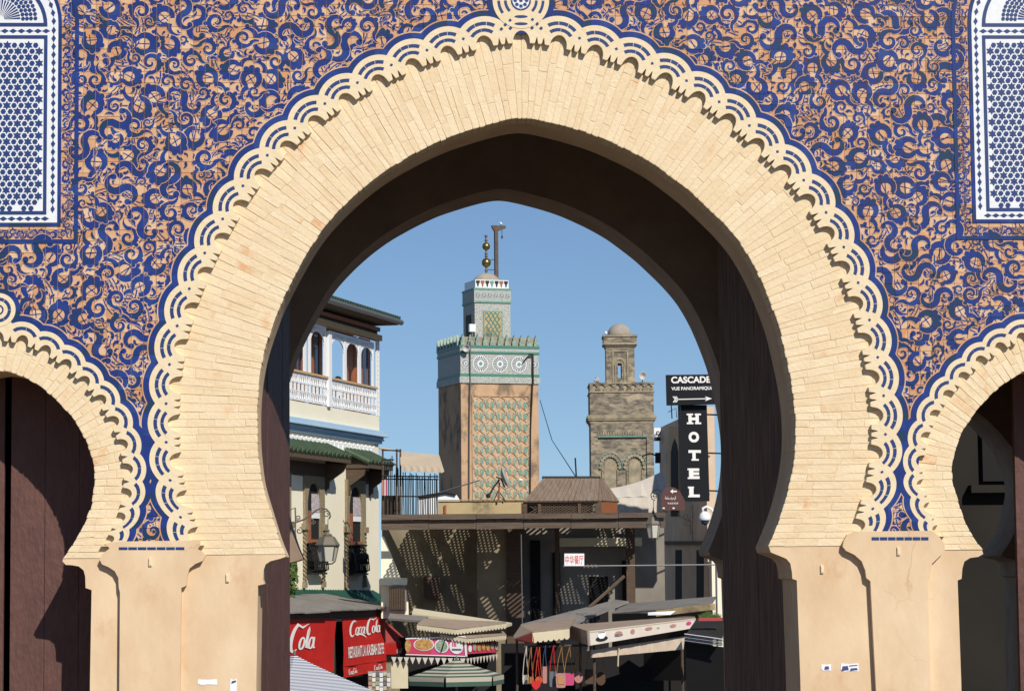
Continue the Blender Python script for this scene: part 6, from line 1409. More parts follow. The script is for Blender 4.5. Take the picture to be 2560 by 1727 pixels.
hn = at(1306, 1200, 79.3); MB().tube([hn, (hn[0]-.12, hn[1], hn[2]+.02)], .05, 8).build('feed_horn', 'white_paint', DS)
MB().tube([at(1247, 1250, 79.8), at(1248, 1205, 79.8)], .04, 6).build('mast', 'red_wood', DS)
for pth, r in (([(1249, 1198), (1236, 1215), (1222, 1238)], .04), ([(1246, 1225), (1262, 1250)], .02), ([(1250, 1215), (1236, 1248)], .02), ([(1240, 1192), (1252, 1196), (1262, 1218)], .03)): MB().tube([at(x, y, 79.85) for x, y in pth], r, 5).build('strut', 'iron_black', DS)
MB().lathe(at(1221, 1239, 79.85), [(.001, -.10), (.09, -.05), (.09, .06), (.001, .1)], 8).build('counterweight', 'iron_black', DS)
# bar fence on the roof
FN = thing('roof_bar_fence', at(1020, 1292, 61.5), 'tall rusty iron bar fence on the roof beside the cream house', 'fence')
for k in range(34):
    px = 955+k*4.2; top = rnd.uniform(1176, 1200) if k > 10 else rnd.uniform(1128, 1190); a = at(px+rnd.uniform(-1, 1), 1294, 61.5+.2*(k % 2)); b = at(px+rnd.uniform(-2, 2), top, 61.5+.2*(k % 2)); MB().tube([a, b], .016, 4).build('bar', 'iron_black', FN)
for py, pa_, pb3 in ((1190, 954, 1096), (1197, 954, 1096), (1125, 954, 1003), (1148, 954, 985), (1160, 954, 990), (1240, 1000, 1096)): MB().tube([at(pa_, py, 61.45), at(pb3, py+1, 61.45)], .022, 4).build('crossbar', 'iron_black', FN)
for px in (957, 992, 1001): MB().tube([at(px, 1294, 61.47), at(px, 1122, 61.47)], .03, 4).build('post', 'grey_wood', FN)
pbox(MB(), 956, 1003, 1238, 1292, 62, .1).build('board', 'dark_wood', FN)
AW = thing('roof_awning', at(1055, 1160, 61), 'beige rolled canvas awning above the roof bar fence', 'awning')
ptop = [at(1000, 1128, 61.9), at(1098, 1137, 61.9)]; pmid = [at(1001, 1160, 60.9), at(1107, 1166, 60.9)]; pbt = [at(1009, 1177, 60.85), at(1111, 1183, 60.85)]
MB().hexa([ptop[0], ptop[1], pmid[1], pmid[0]], [tuple(np.array(v)+[0, .05, -.05]) for v in (ptop[0], ptop[1], pmid[1], pmid[0])]).build('canvas', 'canvas_beige', AW)
vl = MB()
for k in range(12):
    t0, t1 = k/12, (k+1)/12; e = lambda t, A: np.array(A[0])*(1-t)+np.array(A[1])*t; wv = .04*(k % 2)
    vl.hexa([tuple(e(t0, pmid)), tuple(e(t1, pmid)), tuple(e(t1, pbt)+[0, wv, .03*(k % 3)]), tuple(e(t0, pbt)+[0, .04-wv, .0])], [tuple(v+np.array([0, .03, 0])) for v in (e(t0, pmid), e(t1, pmid), e(t1, pbt)+[0, wv, .03*(k % 3)], e(t0, pbt)+[0, .04-wv, 0])])
vl.build('valance', 'canvas_beige', AW)
MB().tube([at(948, 1120, 61.5), at(1000, 1128, 61.9)], .03, 5).build('support_bar', 'tan_wood', AW)
cl_ = thing('hung_cloth', at(961, 1238, 61.3), 'pink striped cloth hung on the roof bars', 'cloth'); 
for k in range(4): pbox(MB(), 955+3*k, 958+3*k-.2, 1199+k % 2, 1238, 61.25+.02*(k % 2), .02).build('fold', ('canvas_white', 'bag_pink')[k % 2] if k else 'bag_blush', cl_)
wr = thing('white_roof', at(1100, 1250, 84), 'small white plastered roof behind the bar fence', 'roof')
pts = [(1045, 1250), (1050, 1243), (1085, 1234), (1120, 1231), (1142, 1237), (1150, 1250), (1150, 1300), (1045, 1300)]; MB().prism([at(a, b, 84) for a, b in pts], [at(a, b, 86) for a, b in pts]).build('plaster_mass', 'white_paint', wr)
MB().tube([at(1045, 1242, 83.9), at(1115, 1231, 83.9), at(1140, 1236, 83.9)], .05, 4).build('edge_bar', 'iron_black', wr)
TN = thing('canvas_tent', at(1590, 1282, 63), 'cream canvas tent roof beyond the pergola next to the hotel wall', 'tent')
pA, pB, pC, pD = at(1515, 1222, 64), at(1655, 1178, 65.5), at(1670, 1240, 63), at(1535, 1245, 62.6)
tp = MB(); n = 8
for k in range(n):
    t0, t1 = k/n, (k+1)/n; L_ = lambda t, a, b: np.array(a)*(1-t)+np.array(b)*t; sag = lambda t: -.10*math.sin(math.pi*t)
    a, b, c, d = L_(t0, pA, pB)+[0, 0, sag(t0)], L_(t1, pA, pB)+[0, 0, sag(t1)], L_(t1, pD, pC)+[0, 0, .04*(k % 2)], L_(t0, pD, pC)+[0, 0, .04*((k+1) % 2)]
    tp.hexa([tuple(v) for v in (a, b, c, d)], [tuple(v+np.array([0, .03, -.03])) for v in (a, b, c, d)])
tp.build('canopy', 'canvas_white', TN)
vs_ = MB()
for k in range(n):
    t0, t1 = k/n, (k+1)/n; a, b = np.array(pD)*(1-t0)+np.array(pC)*t0, np.array(pD)*(1-t1)+np.array(pC)*t1; d_ = at(1600, 1284, 62.7)[2]
    vs_.hexa([tuple(a), tuple(b), (b[0], b[1]+.06*(k % 2), d_), (a[0], a[1]+.06*((k+1) % 2), d_)], [tuple(q+np.array([0, .02, 0])) for q in (a, b, np.array((b[0], b[1]+.06*(k % 2), d_)), np.array((a[0], a[1]+.06*((k+1) % 2), d_)))])
vs_.build('side_cloth', 'canvas_white', TN)
for k, px in enumerate((1520, 1650)): MB().tube([at(px, 1250, 64), (at(px, 1250, 64)[0], 64, 5.0)], .04, 5).build('pole', 'gutter_metal', TN)
MB().tube([at(1350, 1000, 120), at(1380, 1100, 100), at(1440, 1192, 62)], .02, 4).build('cable', 'iron_black', label='slack overhead wire running from the tiled minaret to the gazebo', cat='cable')
MB().tube([at(1441, 1195, 59.1), at(1438, 1144, 59.1)], .025, 4).build('whip_aerial', 'iron_black', label='thin whip aerial standing on the gazebo ridge', cat='aerial')
MB().tube([at(1095, 1232, 90), at(1160, 1212, 90), at(1200, 1200, 90)], .025, 4).build('guy_wire', 'gutter_metal', label='pale guy wire crossing in front of the tiled minaret foot', cat='wire')
# ------------------------------------------------------------------ stalls along the house: drinks banners
BA = HA; b0 = at(963, 1537, 60.0); BP = Plane((b0[0], b0[1], 0.0), BA)
def board(pl, pts, th=.03, name='cloth', m='banner_red', parent=None, n=10, wave=.05):
    q = [pl.at(*p) for p in pts]; mp = quad_map(q); mb = MB()     # a hung cloth with shallow folds
    f = lambda u, v: wave*math.sin(u*9+v*3)*(1-v)
    for i in range(n):
        for j in range(4):
            u0, u1, v0, v1 = i/n, (i+1)/n, j/4, (j+1)/4
            mb.poly([mp(u0, v0, f(u0, v0)), mp(u1, v0, f(u1, v0)), mp(u1, v1, f(u1, v1)), mp(u0, v1, f(u0, v1))])
    o = mb.build(name, m, parent, fix=False); md = o.modifiers.new('thick', 'SOLIDIFY'); md.thickness = th; md.offset = -1
    return mp, f
pt0 = [(640, 1550), (841, 1545), (833, 1676), (640, 1700)]
B1 = thing('red_banner', BP.at(780, 1700), 'red drinks banner hanging behind the striped parasol beside the gate pier', 'banner', 'red banners on the stall front')
mp1, f1 = board(BP, pt0, parent=B1)
script_logo(lambda u, v, o: mp1(.05+u*.66, .40+v*.50, .02+o+f1(.05+u*.66, .40+v*.50))).build('script_lettering', 'lettering_white', B1, fix=False)
pt1 = [(858, 1546), (963, 1537), (965, 1650), (860, 1665)]
B2 = thing('red_banner', BP.at(910, 1690), 'red banner reading RESTAURANT LA KASBAH DE FES on the stall front', 'banner', 'red banners on the stall front')
mp2, f2 = board(BP, pt1, parent=B2)
script_logo(lambda u, v, o: mp2(.12+u*.74, .60+v*.36, .02+o+f2(.12+u*.74, .60+v*.36))).build('script_lettering', 'lettering_white', B2, fix=False)
fit_text('RESTAURANT LA KASBAH DE FES', lambda u, v: mp2(u, v, .02+f2(u, v)), .07, .94, .16, .40, .022).build('lettering', 'lettering_white', B2, fix=False)
pt2 = [(860, 1666), (965, 1651), (966, 1674), (861, 1693)]
mp3, f3 = board(BP, pt2, name='valance', parent=B2, wave=.02)
for u0 in (.08, .68): script_logo(lambda u, v, o: mp3(u0+u*.20, .2+v*.55, .02+o+f3(u0+u*.2, .2+v*.55))).build('script_lettering', 'lettering_white', B2, fix=False)
MB().hexa([BP.P(-30, 0, -.4), BP.P(.0, 0, -.4), BP.P(.0, 2.7, -.4), BP.P(-30, 2.7, -.4)], [BP.P(-30, 0, -.45), BP.P(.0, 0, -.45), BP.P(.0, 2.7, -.45), BP.P(-30, 2.7, -.45)]).build('dark_gap_sheet', 'dark_void', B2)  # black sheet added to darken the gap between the banners
SH = thing('stall_shack', BP.P(-6, 0, -1), 'low stall with grey sheet roof and timber fascia behind the red banners', 'stall')
ua, ub = BP.uv(600, 1545)[0], BP.uv(972, 1525)[0]; zr0 = BP.uv(963, 1522)[1]; nsh = 6
for k in range(nsh):
    a, b = ua+(ub-ua)*k/nsh, ua+(ub-ua)*(k+1)/nsh+.06; dz = .025*(k % 2)+.02*k*.2
    MB().prism([BP.P(a, zr0+dz, .25), BP.P(b, zr0+dz, .28), BP.P(b, zr0+.42+dz, -2.2), BP.P(a, zr0+.42+dz, -2.2)], [BP.P(a, zr0+dz+.04, .25), BP.P(b, zr0+dz+.04, .28), BP.P(b, zr0+.46+dz, -2.2), BP.P(a, zr0+.46+dz, -2.2)]).build('roof_sheet', 'sheet_metal', SH)
MB().hexa([BP.P(ua, zr0-.22, -.03), BP.P(ub, zr0-.22, -.03), BP.P(ub, zr0-.01, -.03), BP.P(ua, zr0-.01, -.03)], [BP.P(ua, zr0-.22, -.12), BP.P(ub, zr0-.22, -.12), BP.P(ub, zr0-.01, -.12), BP.P(ua, zr0-.01, -.12)]).build('fascia', 'grey_wood', SH)
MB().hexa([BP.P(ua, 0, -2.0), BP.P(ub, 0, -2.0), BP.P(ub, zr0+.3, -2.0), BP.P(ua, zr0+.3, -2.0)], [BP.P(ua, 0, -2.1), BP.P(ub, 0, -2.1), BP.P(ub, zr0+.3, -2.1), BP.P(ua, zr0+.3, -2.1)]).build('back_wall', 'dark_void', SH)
for px in (850, 966): u_ = BP.uv(px, 1600)[0]; MB().hexa([BP.P(u_-.1, 0, -.2), BP.P(u_+.1, 0, -.2), BP.P(u_+.1, zr0, -.2), BP.P(u_-.1, zr0, -.2)], [BP.P(u_-.1, 0, -.3), BP.P(u_+.1, 0, -.3), BP.P(u_+.1, zr0, -.3), BP.P(u_-.1, zr0, -.3)]).build('post', 'dark_wood', SH)
# parasols
def parasol(pa, pe, Y, n, mats, nst, val, label, R=None, lean=0.0, capm=None):
    s = (Y+22)/F_PX; c = at(pa[0], pa[1], Y); ze = at(pa[0], pe[1], Y)[2]; R = R or abs(pe[0]-pa[0])*s
    t = thing('parasol', (c[0], c[1], 0), label, 'parasol', 'market parasols in the street')
    MB().tube([(c[0], c[1], 0), (c[0], c[1], c[2]-.05)], .03, 8).build('pole', 'gutter_metal', t)
    mb = MB(); H = c[2]-ze
    for k in range(n):
        a0, a1 = 2*math.pi*(k+lean)/n, 2*math.pi*(k+1+lean)/n
        for i in range(nst):
            r0, r1 = R*i/nst, R*(i+1)/nst
            z0, z1 = c[2]-H*(i/nst)**.9, c[2]-H*((i+1)/nst)**.9
            P = lambda r, a, z: (c[0]+r*math.cos(a), c[1]+r*math.sin(a), z)
            f = [P(r0, a0, z0), P(r1, a0, z1), P(r1, a1, z1), P(r0, a1, z0)] if i else [P(0, 0, z0), P(r1, a0, z1), P(r1, a1, z1)]
            mb.poly(f, i % 2)
    o = mb.build('canopy', mats, t, fix=False); md = o.modifiers.new('thick', 'SOLIDIFY'); md.thickness = .012; md.offset = -1
    if val:
        vb = MB()
        for k in range(n):
            a0, a1 = 2*math.pi*(k+lean+.02)/n, 2*math.pi*(k+1+lean-.02)/n
            for j in range(2): vb.poly([(c[0]+(R+.004)*math.cos(a0), c[1]+(R+.004)*math.sin(a0), ze-val*j/2), (c[0]+(R+.004)*math.cos(a1), c[1]+(R+.004)*math.sin(a1), ze-val*j/2), (c[0]+(R+.004)*math.cos(a1*.99+a0*.01), c[1]+(R+.004)*math.sin(a1), ze-val*(j+1)/2), (c[0]+(R+.004)*math.cos(a0), c[1]+(R+.004)*math.sin(a0), ze-val*(j+1)/2)], (j+1) % 2)
        o = vb.build('valance', mats, t, fix=False); md = o.modifiers.new('thick', 'SOLIDIFY'); md.thickness = .01
    for k in range(n): a0 = 2*math.pi*(k+lean)/n; MB().tube([(c[0], c[1], c[2]-.1), (c[0]+R*.97*math.cos(a0), c[1]+R*.97*math.sin(a0), ze-.02)], .012, 4).build('rib', 'gutter_metal', t)
    if capm:
        cp = MB(); cp.lathe((c[0], c[1], c[2]), [(R*.20, -H*.06), (R*.12, .02), (R*.03, .09), (.001, .11)], 12); cp.build('vent_cap', capm, t)
    else: MB().lathe((c[0], c[1], c[2]), [(.03, -.02), (.03, .05), (.001, .08)], 8).build('finial', 'gutter_metal', t)
    return t
parasol((736, 1634), (975, 1745), 30.0, 4, ['fabric_white', 'fabric_blue'], 64, 0, 'blue and white pinstriped parasol in front of the red banners', lean=-.06)
parasol((1141, 1646), (1262, 1688), 42.0, 6, ['fabric_green', 'fabric_sand'], 11, .22, 'green and sand striped parasol below the food sign board', lean=.25)
# red hipped stall roof next to the banners
RT_ = thing('red_stall_roof', at(990, 1635, 54)[:2]+(0,), 'faded red hipped stall roof with small white script', 'awning')
P_ = [at(964, 1556, 53.5), at(975, 1560, 55.8), at(1018, 1600, 54), at(964, 1606, 52.5)]
MB().hexa([P_[0], P_[1], P_[2], P_[3]], [tuple(np.array(v)-[0, 0, .05]) for v in P_]).build('roof_cloth', 'banner_fade', RT_)
vq_ = [at(964, 1606, 52.5), at(1018, 1600, 54), at(1017, 1634, 54), at(964, 1635, 52.5)]; slab4(vq_, .05).build('valance', 'banner_red', RT_); qv = quad_map(vq_, .012)
script_logo(lambda u, v, o: qv(.50+u*.34, .10+v*.36, o)).build('script_lettering', 'lettering_white', RT_, fix=False)
MB().tube([at(1010, 1634, 54), (at(1010, 1634, 54)[0], 54, 0)], .04, 6).build('post', 'gutter_metal', RT_)
# snack kiosk with its boards and fringes
YK = 50.0
KI = thing('snack_kiosk', at(1130, 1700, YK)[:2]+(0,), 'snack kiosk with pink food boards, scalloped awnings and a white pennant fringe', 'kiosk')
c = [at(1016, 1595, YK+.6), at(1162, 1590, YK), at(1166, 1641, YK), at(1016, 1636, YK+.6)]; slab4(c, .06).build('food_board', 'pink_board', KI); qk = quad_map(c, .008)
slab4([qk(0, 1, .0), qk(.42, 1, .0), qk(.42, 0, .0), qk(0, 0, .0)], .004).build('board_panel', 'red_board', KI)
fr = MB()
for a in ((-.01, 0, 1.01, .05), (-.01, .95, 1.01, 1.03), (.985, 0, 1.02, 1.0)): fr.poly([qk(a[0], a[1], .012), qk(a[2], a[1], .012), qk(a[2], a[3], .012), qk(a[0], a[3], .012)])
fr.build('board_frame', 'white_paint', KI, fix=False)
def disc_on(q, u, v, ru, rv, m, name, o=.010, parent=None): return MB().poly([q(u+ru*math.cos(t), v+rv*math.sin(t), o) for t in np.linspace(0, 2*math.pi, 20, endpoint=False)]).build(name, m, parent or KI, fix=False)
disc_on(qk, .30, .62, .175, .36, 'white_paint', 'picture_ground'); disc_on(qk, .30, .62, .160, .33, 'food_yellow', 'food_picture', .013)
disc_on(qk, .60, .54, .12, .37, 'white_paint', 'picture_ground'); disc_on(qk, .60, .53, .10, .31, 'food_green', 'food_picture', .013)
MB().poly([qk(.57, .2, .016), qk(.60, .2, .016), qk(.67, .85, .016), qk(.65, .85, .016)]).build('food_picture', 'iron_black', KI, fix=False)
disc_on(qk, .845, .50, .115, .37, 'white_paint', 'picture_ground')
for a0, a1, b0_, b1_ in ((.78, .80, .5, .75), (.81, .83, .5, .72), (.835, .85, .5, .75)): MB().poly([qk(a0, b0_, .014), qk(a1, b0_, .014), qk(a1, b1_, .014), qk(a0, b1_, .014)]).build('picture_mark', 'pink_board', KI, fix=False)
MB().poly([qk(.77, .30, .014), qk(.93, .30, .014), qk(.93, .40, .014), qk(.77, .40, .014)]).build('picture_mark', 'bag_grey', KI, fix=False)
disc_on(qk, .03, .55, .05, .4, 'food_yellow', 'food_picture')
c = [at(1167, 1611, YK), at(1246, 1603, YK+2.5), at(1246, 1629, YK+2.5), at(1167, 1634, YK)]; slab4(c, .06).build('food_board', 'red_board', KI); qk2 = quad_map(c, .012)
for k in range(7): disc_on(qk2, .08+.14*k, .55+.1*(k % 2), .055, .36, ('white_paint', 'food_green', 'food_yellow', 'food_yellow', 'food_yellow', 'food_green', 'food_green')[k], 'food_picture')
# pennant fringes
fl0, fl1, fl2 = at(978, 1641, YK+.4), at(1166, 1645, YK-.05), at(1246, 1634, YK+2.4); zd = .17
def fringe(A, B, n, h, m, name, shape='tri'):
    A, B = np.array(A), np.array(B)
    for k in range(n):
        a, b = A+(B-A)*k/n, A+(B-A)*(k+.86)/n; mid = (a+b)/2-[0, 0, h]
        MB().prism([tuple(a), tuple(b), tuple(mid)], [tuple(a+[0, .015, 0]), tuple(b+[0, .015, 0]), tuple(mid+[0, .015, 0])]).build(name, m, KI)
fringe(fl0, fl1, 12, .19, 'canvas_white', 'pennant'); fringe(fl1, fl2, 10, .19, 'canvas_white', 'pennant')
def zig(A, B, n, h, m, name, parent):                 # a valance with a scalloped lower edge
    A, B = np.array(A), np.array(B); mb = MB(); up = np.array([0, 0, h])
    pts = [tuple(A+up), tuple(B+up)]
    low = []
    for k in range(n, 0, -1):
        for t, dz in ((k, 0), (k-.3, -.05), (k-.7, -.05)): low.append(tuple(A+(B-A)*t/n+[0, 0, dz]))
    low.append(tuple(A)); P = pts+low
    mb.prism(P, [tuple(np.array(v)+[0, .02, 0]) for v in P]); return mb.build(name, m, parent)
def awn(px0, py0, px1, py1, px2, py2, h, top0, top1, top2, Ya, Yb, Yc, n1, n2):
    A, B, C = at(px0, py0, Ya), at(px1, py1, Yb), at(px2, py2, Yc); zig(A, B, n1, h, 'canvas_cream', 'valance', KI); zig(B, C, n2, h, 'canvas_cream', 'valance', KI)
    up = np.array([0, 0, h]); T = [at(*top0), at(*top1), at(*top2)]
    for q in ([A, B, T[1], T[0]], [B, C, T[2], T[1]]):
        q = [np.array(q[0])+up, np.array(q[1])+up, np.array(q[2]), np.array(q[3])]
        MB().hexa([tuple(v) for v in q], [tuple(v-np.array([0, 0, .03])) for v in q]).build('awning_cloth', 'canvas_tan', KI)
awn(1042, 1570, 1141, 1582, 1266, 1566, .12, (1060, 1545, YK+1.5), (1150, 1549, YK+2), (1262, 1553, YK+4), YK+.25, YK-.12, YK+2.4, 14, 16)
awn(1100, 1590, 1168, 1603, 1266, 1594, .10, (1110, 1578, YK+1), (1165, 1586, YK+.6), (1258, 1577, YK+3), YK+.2, YK-.10, YK+2.4, 8, 16)
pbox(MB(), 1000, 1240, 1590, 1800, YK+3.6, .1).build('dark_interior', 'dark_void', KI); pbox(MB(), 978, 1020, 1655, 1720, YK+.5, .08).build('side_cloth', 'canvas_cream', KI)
rl = MB(); rl.prism([at(1034, 1519, 56), at(1280, 1556, 54.5), at(1262, 1562, 53), at(1030, 1533, 54.5)], [tuple(np.array(at(*v))-[0, 0, .08]) for v in ((1034, 1519, 56), (1280, 1556, 54.5), (1262, 1562, 53), (1030, 1533, 54.5))]); rl.build('flat_roof', 'canvas_cream', KI)
MB().prism([at(975, 1532, 54.5), at(1070, 1540, 53), at(1060, 1551, 52), at(970, 1544, 53)], [tuple(np.array(at(*v))-[0, 0, .06]) for v in ((975, 1532, 54.5), (1070, 1540, 53), (1060, 1551, 52), (970, 1544, 53))]).build('flat_roof', 'sheet_metal', KI)
# postcard rack
PR = thing('postcard_rack', at(948, 1760, 50)[:2]+(0,), 'rack of colourful postcards and magazines beside the pinstriped parasol', 'rack')
pbox(MB(), 920, 978, 1676, 1790, 50.3, .05).build('frame', 'sheet_metal', PR)
cm = ['lace_screen', 'fabric_white', 'bag_blush', 'canvas_white', 'food_green', 'carved_stucco', 'bag_grey', 'canvas_beige']
for i in range(6):
    for j in range(6): pbox(MB(), 921+9.3*i, 929.6+9.3*i, 1678+12*j+3*(i % 2), 1688+12*j+3*(i % 2), 50.2, .03).build('postcard', cm[(i*3+j*5+i*j) % 8], PR)

# ------------------------------------------------------------------ stalls on the right
YR = 46.0
RS = thing('cloth_stall', at(1600, 1700, YR)[:2]+(0,), 'stall with a boxed white cloth awning printed with cups and cakes', 'stall')
A, B, C, D = at(1470, 1577, YR), at(1739, 1545, YR+2.6), at(1740, 1568, YR+2.6), at(1473, 1613, YR)
slab4([A, B, C, D], .05).build('printed_valance', 'canvas_white', RS); qr = quad_map([A, B, C, D], .008)
fr = MB()
for (u0, v0, u1, v1) in ((.0, .88, 1, .95), (.0, .0, .012, .9), (.988, 0, 1, .9)): fr.poly([qr(u0, v0), qr(u1, v0), qr(u1, v1), qr(u0, v1)])
fr.build('print_border', 'bag_grey', RS, fix=False) if False else fr.build('print_border', 'canvas_beige', RS, fix=False)
disc_on(qr, .115, .35, .055, .20, 'iron_black', 'print_saucer', .003, RS)
MB().poly([qr(u, v, .006) for u, v in ((.075, .80), (.155, .80), (.147, .50), (.13, .36), (.10, .36), (.083, .50))]).build('print_cup', 'white_paint', RS, fix=False)
MB().poly([qr(u, v, .008) for u, v in ((.08, .82), (.15, .82), (.145, .76), (.085, .76))]).build('print_cup', 'bag_grey', RS, fix=False)
for u, v, ru, rv, m in ((.27, .55, .035, .18, 'bag_blush'), (.27, .42, .04, .10, 'bag_grey'), (.40, .55, .02, .2, 'bag_blush'), (.55, .6, .035, .14, 'bag_blush'), (.64, .55, .015, .08, 'food_green'), (.78, .55, .03, .16, 'bag_blush'), (.93, .58, .025, .2, 'bag_pink')): disc_on(qr, u, v, ru, rv, m, 'print_motif', .004, RS)
TL, TR_ = at(1424, 1561, YR+3.5), at(1736, 1538, YR+5)
MB().hexa([A, B, TR_, TL], [tuple(np.array(v)-[0, 0, .04]) for v in (A, B, TR_, TL)]).build('awning_top', 'canvas_tan', RS)
El = [TL, A, D, at(1428, 1597, YR+3.5)]; slab4(El, .04).build('awning_end', 'canvas_tan', RS)
A2, B2_, C2, D2_ = at(1481, 1624, YR+.6), at(1711, 1590, YR+2.8), at(1709, 1622, YR+2.8), at(1481, 1643, YR+.6)
qc = quad_map([A2, B2_, C2, D2_]); mb = MB(); n = 14
for i in range(n): mb.hexa([qc(i/n, 0, .04*(i % 2)), qc((i+1)/n, 0, .04*((i+1) % 2)), qc((i+1)/n, 1, .02), qc(i/n, 1, .02)], [qc(i/n, 0, -.06), qc((i+1)/n, 0, -.06), qc((i+1)/n, 1, -.06), qc(i/n, 1, -.06)])
mb.build('rolled_cloth', 'cloth_roll', RS)
MB().tube([qc(.26, 1.05, .06), qc(.265, .4, .07), qc(.26, -.1, .06), qc(.262, -1.2, .05)], .02, 5).build('tie_cord', 'canvas_cream', RS)
for px, yy in ((1485, YR+.9), (1705, YR+3)): p = at(px, 1600, yy); MB().tube([(p[0], p[1], 0), p], .04, 6).build('post', 'dark_wood', RS)
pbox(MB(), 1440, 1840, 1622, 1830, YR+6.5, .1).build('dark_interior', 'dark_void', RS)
# left part of the awning row
LSst = thing('cream_awning_stall', at(1370, 1700, 52)[:2]+(0,), 'stall under a scalloped cream awning with bags hanging from it', 'stall')
A, B = at(1331, 1602, 46.8), at(1424, 1592, 47.4)
def zig2(A, B, n, h, m, parent): return zig(A, B, n, h, m, 'valance', parent)
zig2(A, B, 7, .26, 'canvas_cream', LSst)
T0, T1 = at(1302, 1562, 51), at(1440, 1540, 54)
q = [tuple(np.array(A)+[0, 0, .26]), tuple(np.array(B)+[0, 0, .26]), T1, T0]; MB().hexa(q, [tuple(np.array(v)-[0, 0, .04]) for v in q]).build('awning_top', 'canvas_tan', LSst)
q = [at(1285, 1594, 47.4), tuple(np.array(A)+[0, 0, .26]), T0, at(1284, 1588, 49)]; MB().hexa(q, [tuple(np.array(v)-[0, 0, .04]) for v in q]).build('awning_top', 'canvas_tan', LSst)
slab4([at(1285, 1594, 47.4), at(1331, 1582, 46.8), at(1333, 1607, 46.8), at(1287, 1600, 47.4)], .04).build('valance', 'banner_fade', LSst)
q = [at(1302, 1559, 53), at(1440, 1556, 53), at(1572, 1502, 55.5), at(1540, 1498, 56)]; MB().hexa(q, [tuple(np.array(v)-[0, 0, .05]) for v in q]).build('roof_sheet', 'sheet_metal', LSst)
MB().tube([at(1430, 1572, 55), at(1470, 1520, 55), at(1560, 1440, 56)], .05, 5).build('pole', 'dark_wood', LSst)
MB().tube([at(1310, 1616, 47), at(1470, 1612, 48)], .03, 5).build('hanging_rail', 'dark_wood', LSst)
for px in (1292, 1450): p = at(px, 1600, 48.5); MB().tube([(p[0], p[1], 0), p], .04, 6).build('post', 'dark_wood', LSst)
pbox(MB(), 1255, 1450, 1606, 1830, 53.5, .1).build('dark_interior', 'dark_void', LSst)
# sheet roof and low wall farther back
BR = thing('low_shop_roof', at(1640, 1520, 53)[:2]+(0,), 'low shop roof edged with worn bricks below the hotel wall', 'roof')
q = [at(1530, 1532, 54), at(1775, 1512, 50), at(1790, 1490, 55), at(1560, 1508, 56)]; MB().hexa(q, [tuple(np.array(v)-[0, 0, .06]) for v in q]).build('roof_sheet', 'sheet_metal', BR)
slab4([at(1640, 1525, 50.5), at(1775, 1508, 49.5), at(1776, 1524, 49.5), at(1640, 1540, 50.5)], .3).build('brick_edge', 'yellow_wall', BR)
slab4([at(1620, 1530, 50), at(1690, 1526, 49.8), at(1676, 1536, 49.8), at(1620, 1537, 50)], .1).build('white_sheet', 'white_paint', BR)
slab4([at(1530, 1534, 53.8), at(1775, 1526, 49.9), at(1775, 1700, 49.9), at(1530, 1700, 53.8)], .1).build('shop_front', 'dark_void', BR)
PT = thing('roof_plant', at(1775, 1546, 45), 'tuft of grassy green plant in a tray on the awning', 'plant')
gr = MB(); r_ = random.Random(5); pc_ = at(1775, 1546, 45)
for k in range(260):
    x = pc_[0]+r_.uniform(-.28, .28); y = pc_[1]+r_.uniform(-.15, .15); h = r_.uniform(.08, .24)*(1-.5*abs(x-pc_[0])/.28); lx = r_.uniform(-.08, .08); gr.poly([(x-.008, y, pc_[2]+.03), (x+.008, y, pc_[2]+.03), (x+lx, y+r_.uniform(-.05, .05), pc_[2]+.03+h)])
gr.build('leaves', 'leaf_green', PT, fix=False)
MB().box((pc_[0], pc_[1], pc_[2]-.01), (.32, .17, .04)).build('tray', 'banner_fade', PT)
WA = thing('striped_awning_roll', at(1760, 1605, 44), 'rolled striped shop awning below the plant tray', 'awning')
for k in range(5): MB().tube([at(1712, 1584+4*k, 44+.02*k), at(1806, 1597+4*k, 43.2+.02*k)], .018, 6).build('rolled_fold', ('fabric_white', 'bag_grey')[k % 2], WA)
q = [at(1715, 1584, 44), at(1806, 1596, 43.2), at(1812, 1550, 47), at(1740, 1548, 48)]; MB().hexa(q, [tuple(np.array(v)-[0, 0, .03]) for v in q]).build('roof_cloth', 'shade_wall', WA)
slab4([at(1715, 1606, 44.3), at(1815, 1618, 43.5), at(1815, 1760, 43.5), at(1715, 1760, 44.3)], .1).build('shop_front', 'dark_void', WA)
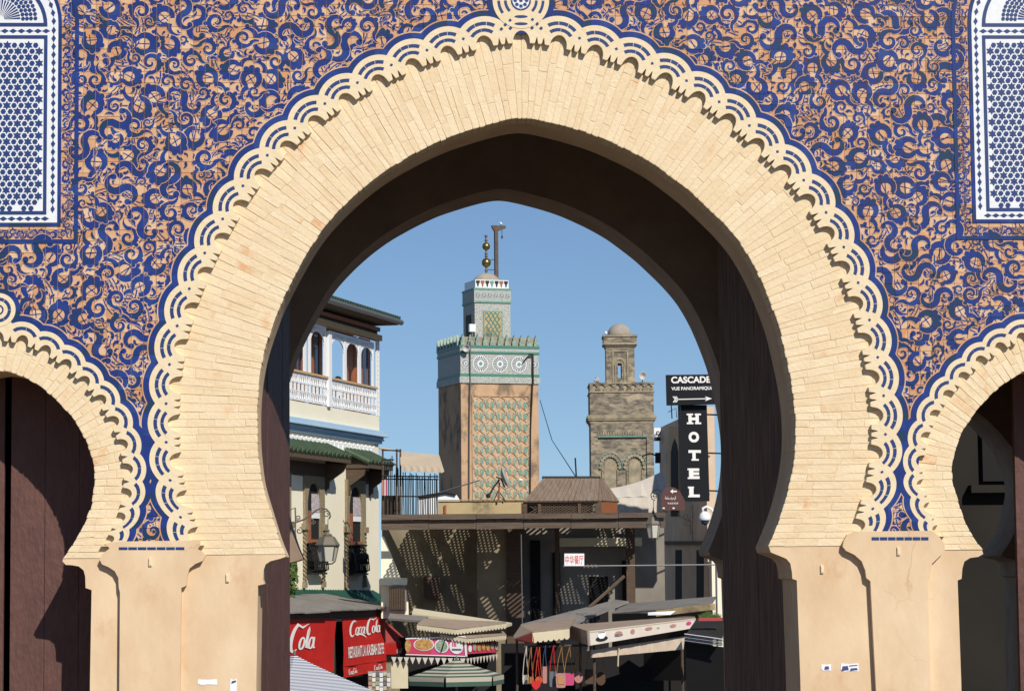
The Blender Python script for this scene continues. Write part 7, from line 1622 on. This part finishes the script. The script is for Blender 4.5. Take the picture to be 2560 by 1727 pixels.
# hanging bags
def bag(px, pt, pb, w, col, shape, label, Y=47.0, top=1616, strap='bag_tan'):
    s = (Y+22)/F_PX; c = at(px, pb, Y); W_ = w*s*.62; H = (pb-pt)*s*1.12
    t = thing('hanging_bag', (c[0], c[1], c[2]), label, 'bag', 'bags hanging under the cream awning')
    if shape == 'heart': pts = [(0, 0), (.75, .35), (1, .7), (.8, .98), (.45, 1), (.1, .82), (-.1, .82), (-.45, 1), (-.8, .98), (-1, .7), (-.75, .35)]
    elif shape == 'round': pts = [(math.cos(a), .5+.5*math.sin(a)) for a in np.linspace(0, 6.28, 14)[:-1]]
    else: pts = [(-.9, .05), (-.6, 0), (.6, 0), (.9, .05), (1, .6), (.92, 1), (-.92, 1), (-1, .6)]
    a = [(c[0]+x*W_, c[1]-.05, c[2]+z*H) for x, z in pts]; b = [(c[0]+x*W_*.92, c[1]+.05, c[2]+z*H) for x, z in pts]; MB().prism(a, b).build('pouch', col, t)
    if shape == 'flap': MB().prism([(c[0]+x*W_, c[1]-.065, c[2]+z*H) for x, z in ((-.6, .25), (.6, .25), (.6, .75), (-.6, .75))], [(c[0]+x*W_, c[1]-.045, c[2]+z*H) for x, z in ((-.6, .25), (.6, .25), (.6, .75), (-.6, .75))]).build('emblem', 'bag_gold', t)
    tp = at(px+2, top, Y)
    for sg in (-1, 1): MB().tube([(c[0]+sg*W_*.85, c[1], c[2]+H*.95), (c[0]+sg*W_*.45, c[1], (c[2]+H+tp[2])/2), tp], .010, 4).build('strap', strap, t)
bag(1314, 1689, 1709, 13, 'bag_white', 'box', 'small white bag on a long strap under the cream awning', strap='canvas_white')
bag(1326, 1693, 1708, 13, 'bag_tan', 'box', 'small tan leather bag on a long strap next to the white bag', 46.8)
bag(1340, 1702, 1724, 20, 'bag_red', 'heart', 'bright red heart shaped bag hanging lowest under the awning', 46.6, strap='bag_red')
bag(1347, 1692, 1707, 15, 'bag_orange', 'round', 'round orange bag hanging above the red heart bag', 46.9, strap='bag_orange')
bag(1362, 1670, 1707, 9, 'bag_blush', 'box', 'narrow blush coloured bag on a blue strap', 47.0, 1612, 'bag_blue')
bag(1382, 1682, 1716, 14, 'bag_grey', 'box', 'tall grey bag on a red and white strap', 47.0, 1612, 'bag_red')
bag(1402, 1686, 1718, 20, 'bag_blush', 'flap', 'blush bag with a golden square emblem', 46.8)
bag(1422, 1685, 1712, 22, 'bag_pink', 'box', 'bright pink bag beside the bag with the golden emblem', 47.0)
bag(1446, 1680, 1706, 18, 'bag_blush', 'round', 'crumpled pale pink bag near the dark end of the stall', 47.3)
bag(1476, 1676, 1708, 24, 'bag_brown', 'box', 'dark brown bag in the shade right of the pink bags', 47.6); bag(1502, 1682, 1712, 20, 'bag_brown', 'round', 'round brown bag in the deep shade of the stall', 47.8)
# ------------------------------------------------------------------ house seen through the right side arch; its shade is put into near-black walls
SHH = thing('shaded_house', (7.2, 11.0, 0), 'house front seen through the right side arch, its shade put into near-black walls', 'house')
MB().box((9.2, 13.0, 4.6), (4.2, 2.0, 4.6)).build('wall', 'shade_wall', SHH)  # box also blocks sky light from the passage
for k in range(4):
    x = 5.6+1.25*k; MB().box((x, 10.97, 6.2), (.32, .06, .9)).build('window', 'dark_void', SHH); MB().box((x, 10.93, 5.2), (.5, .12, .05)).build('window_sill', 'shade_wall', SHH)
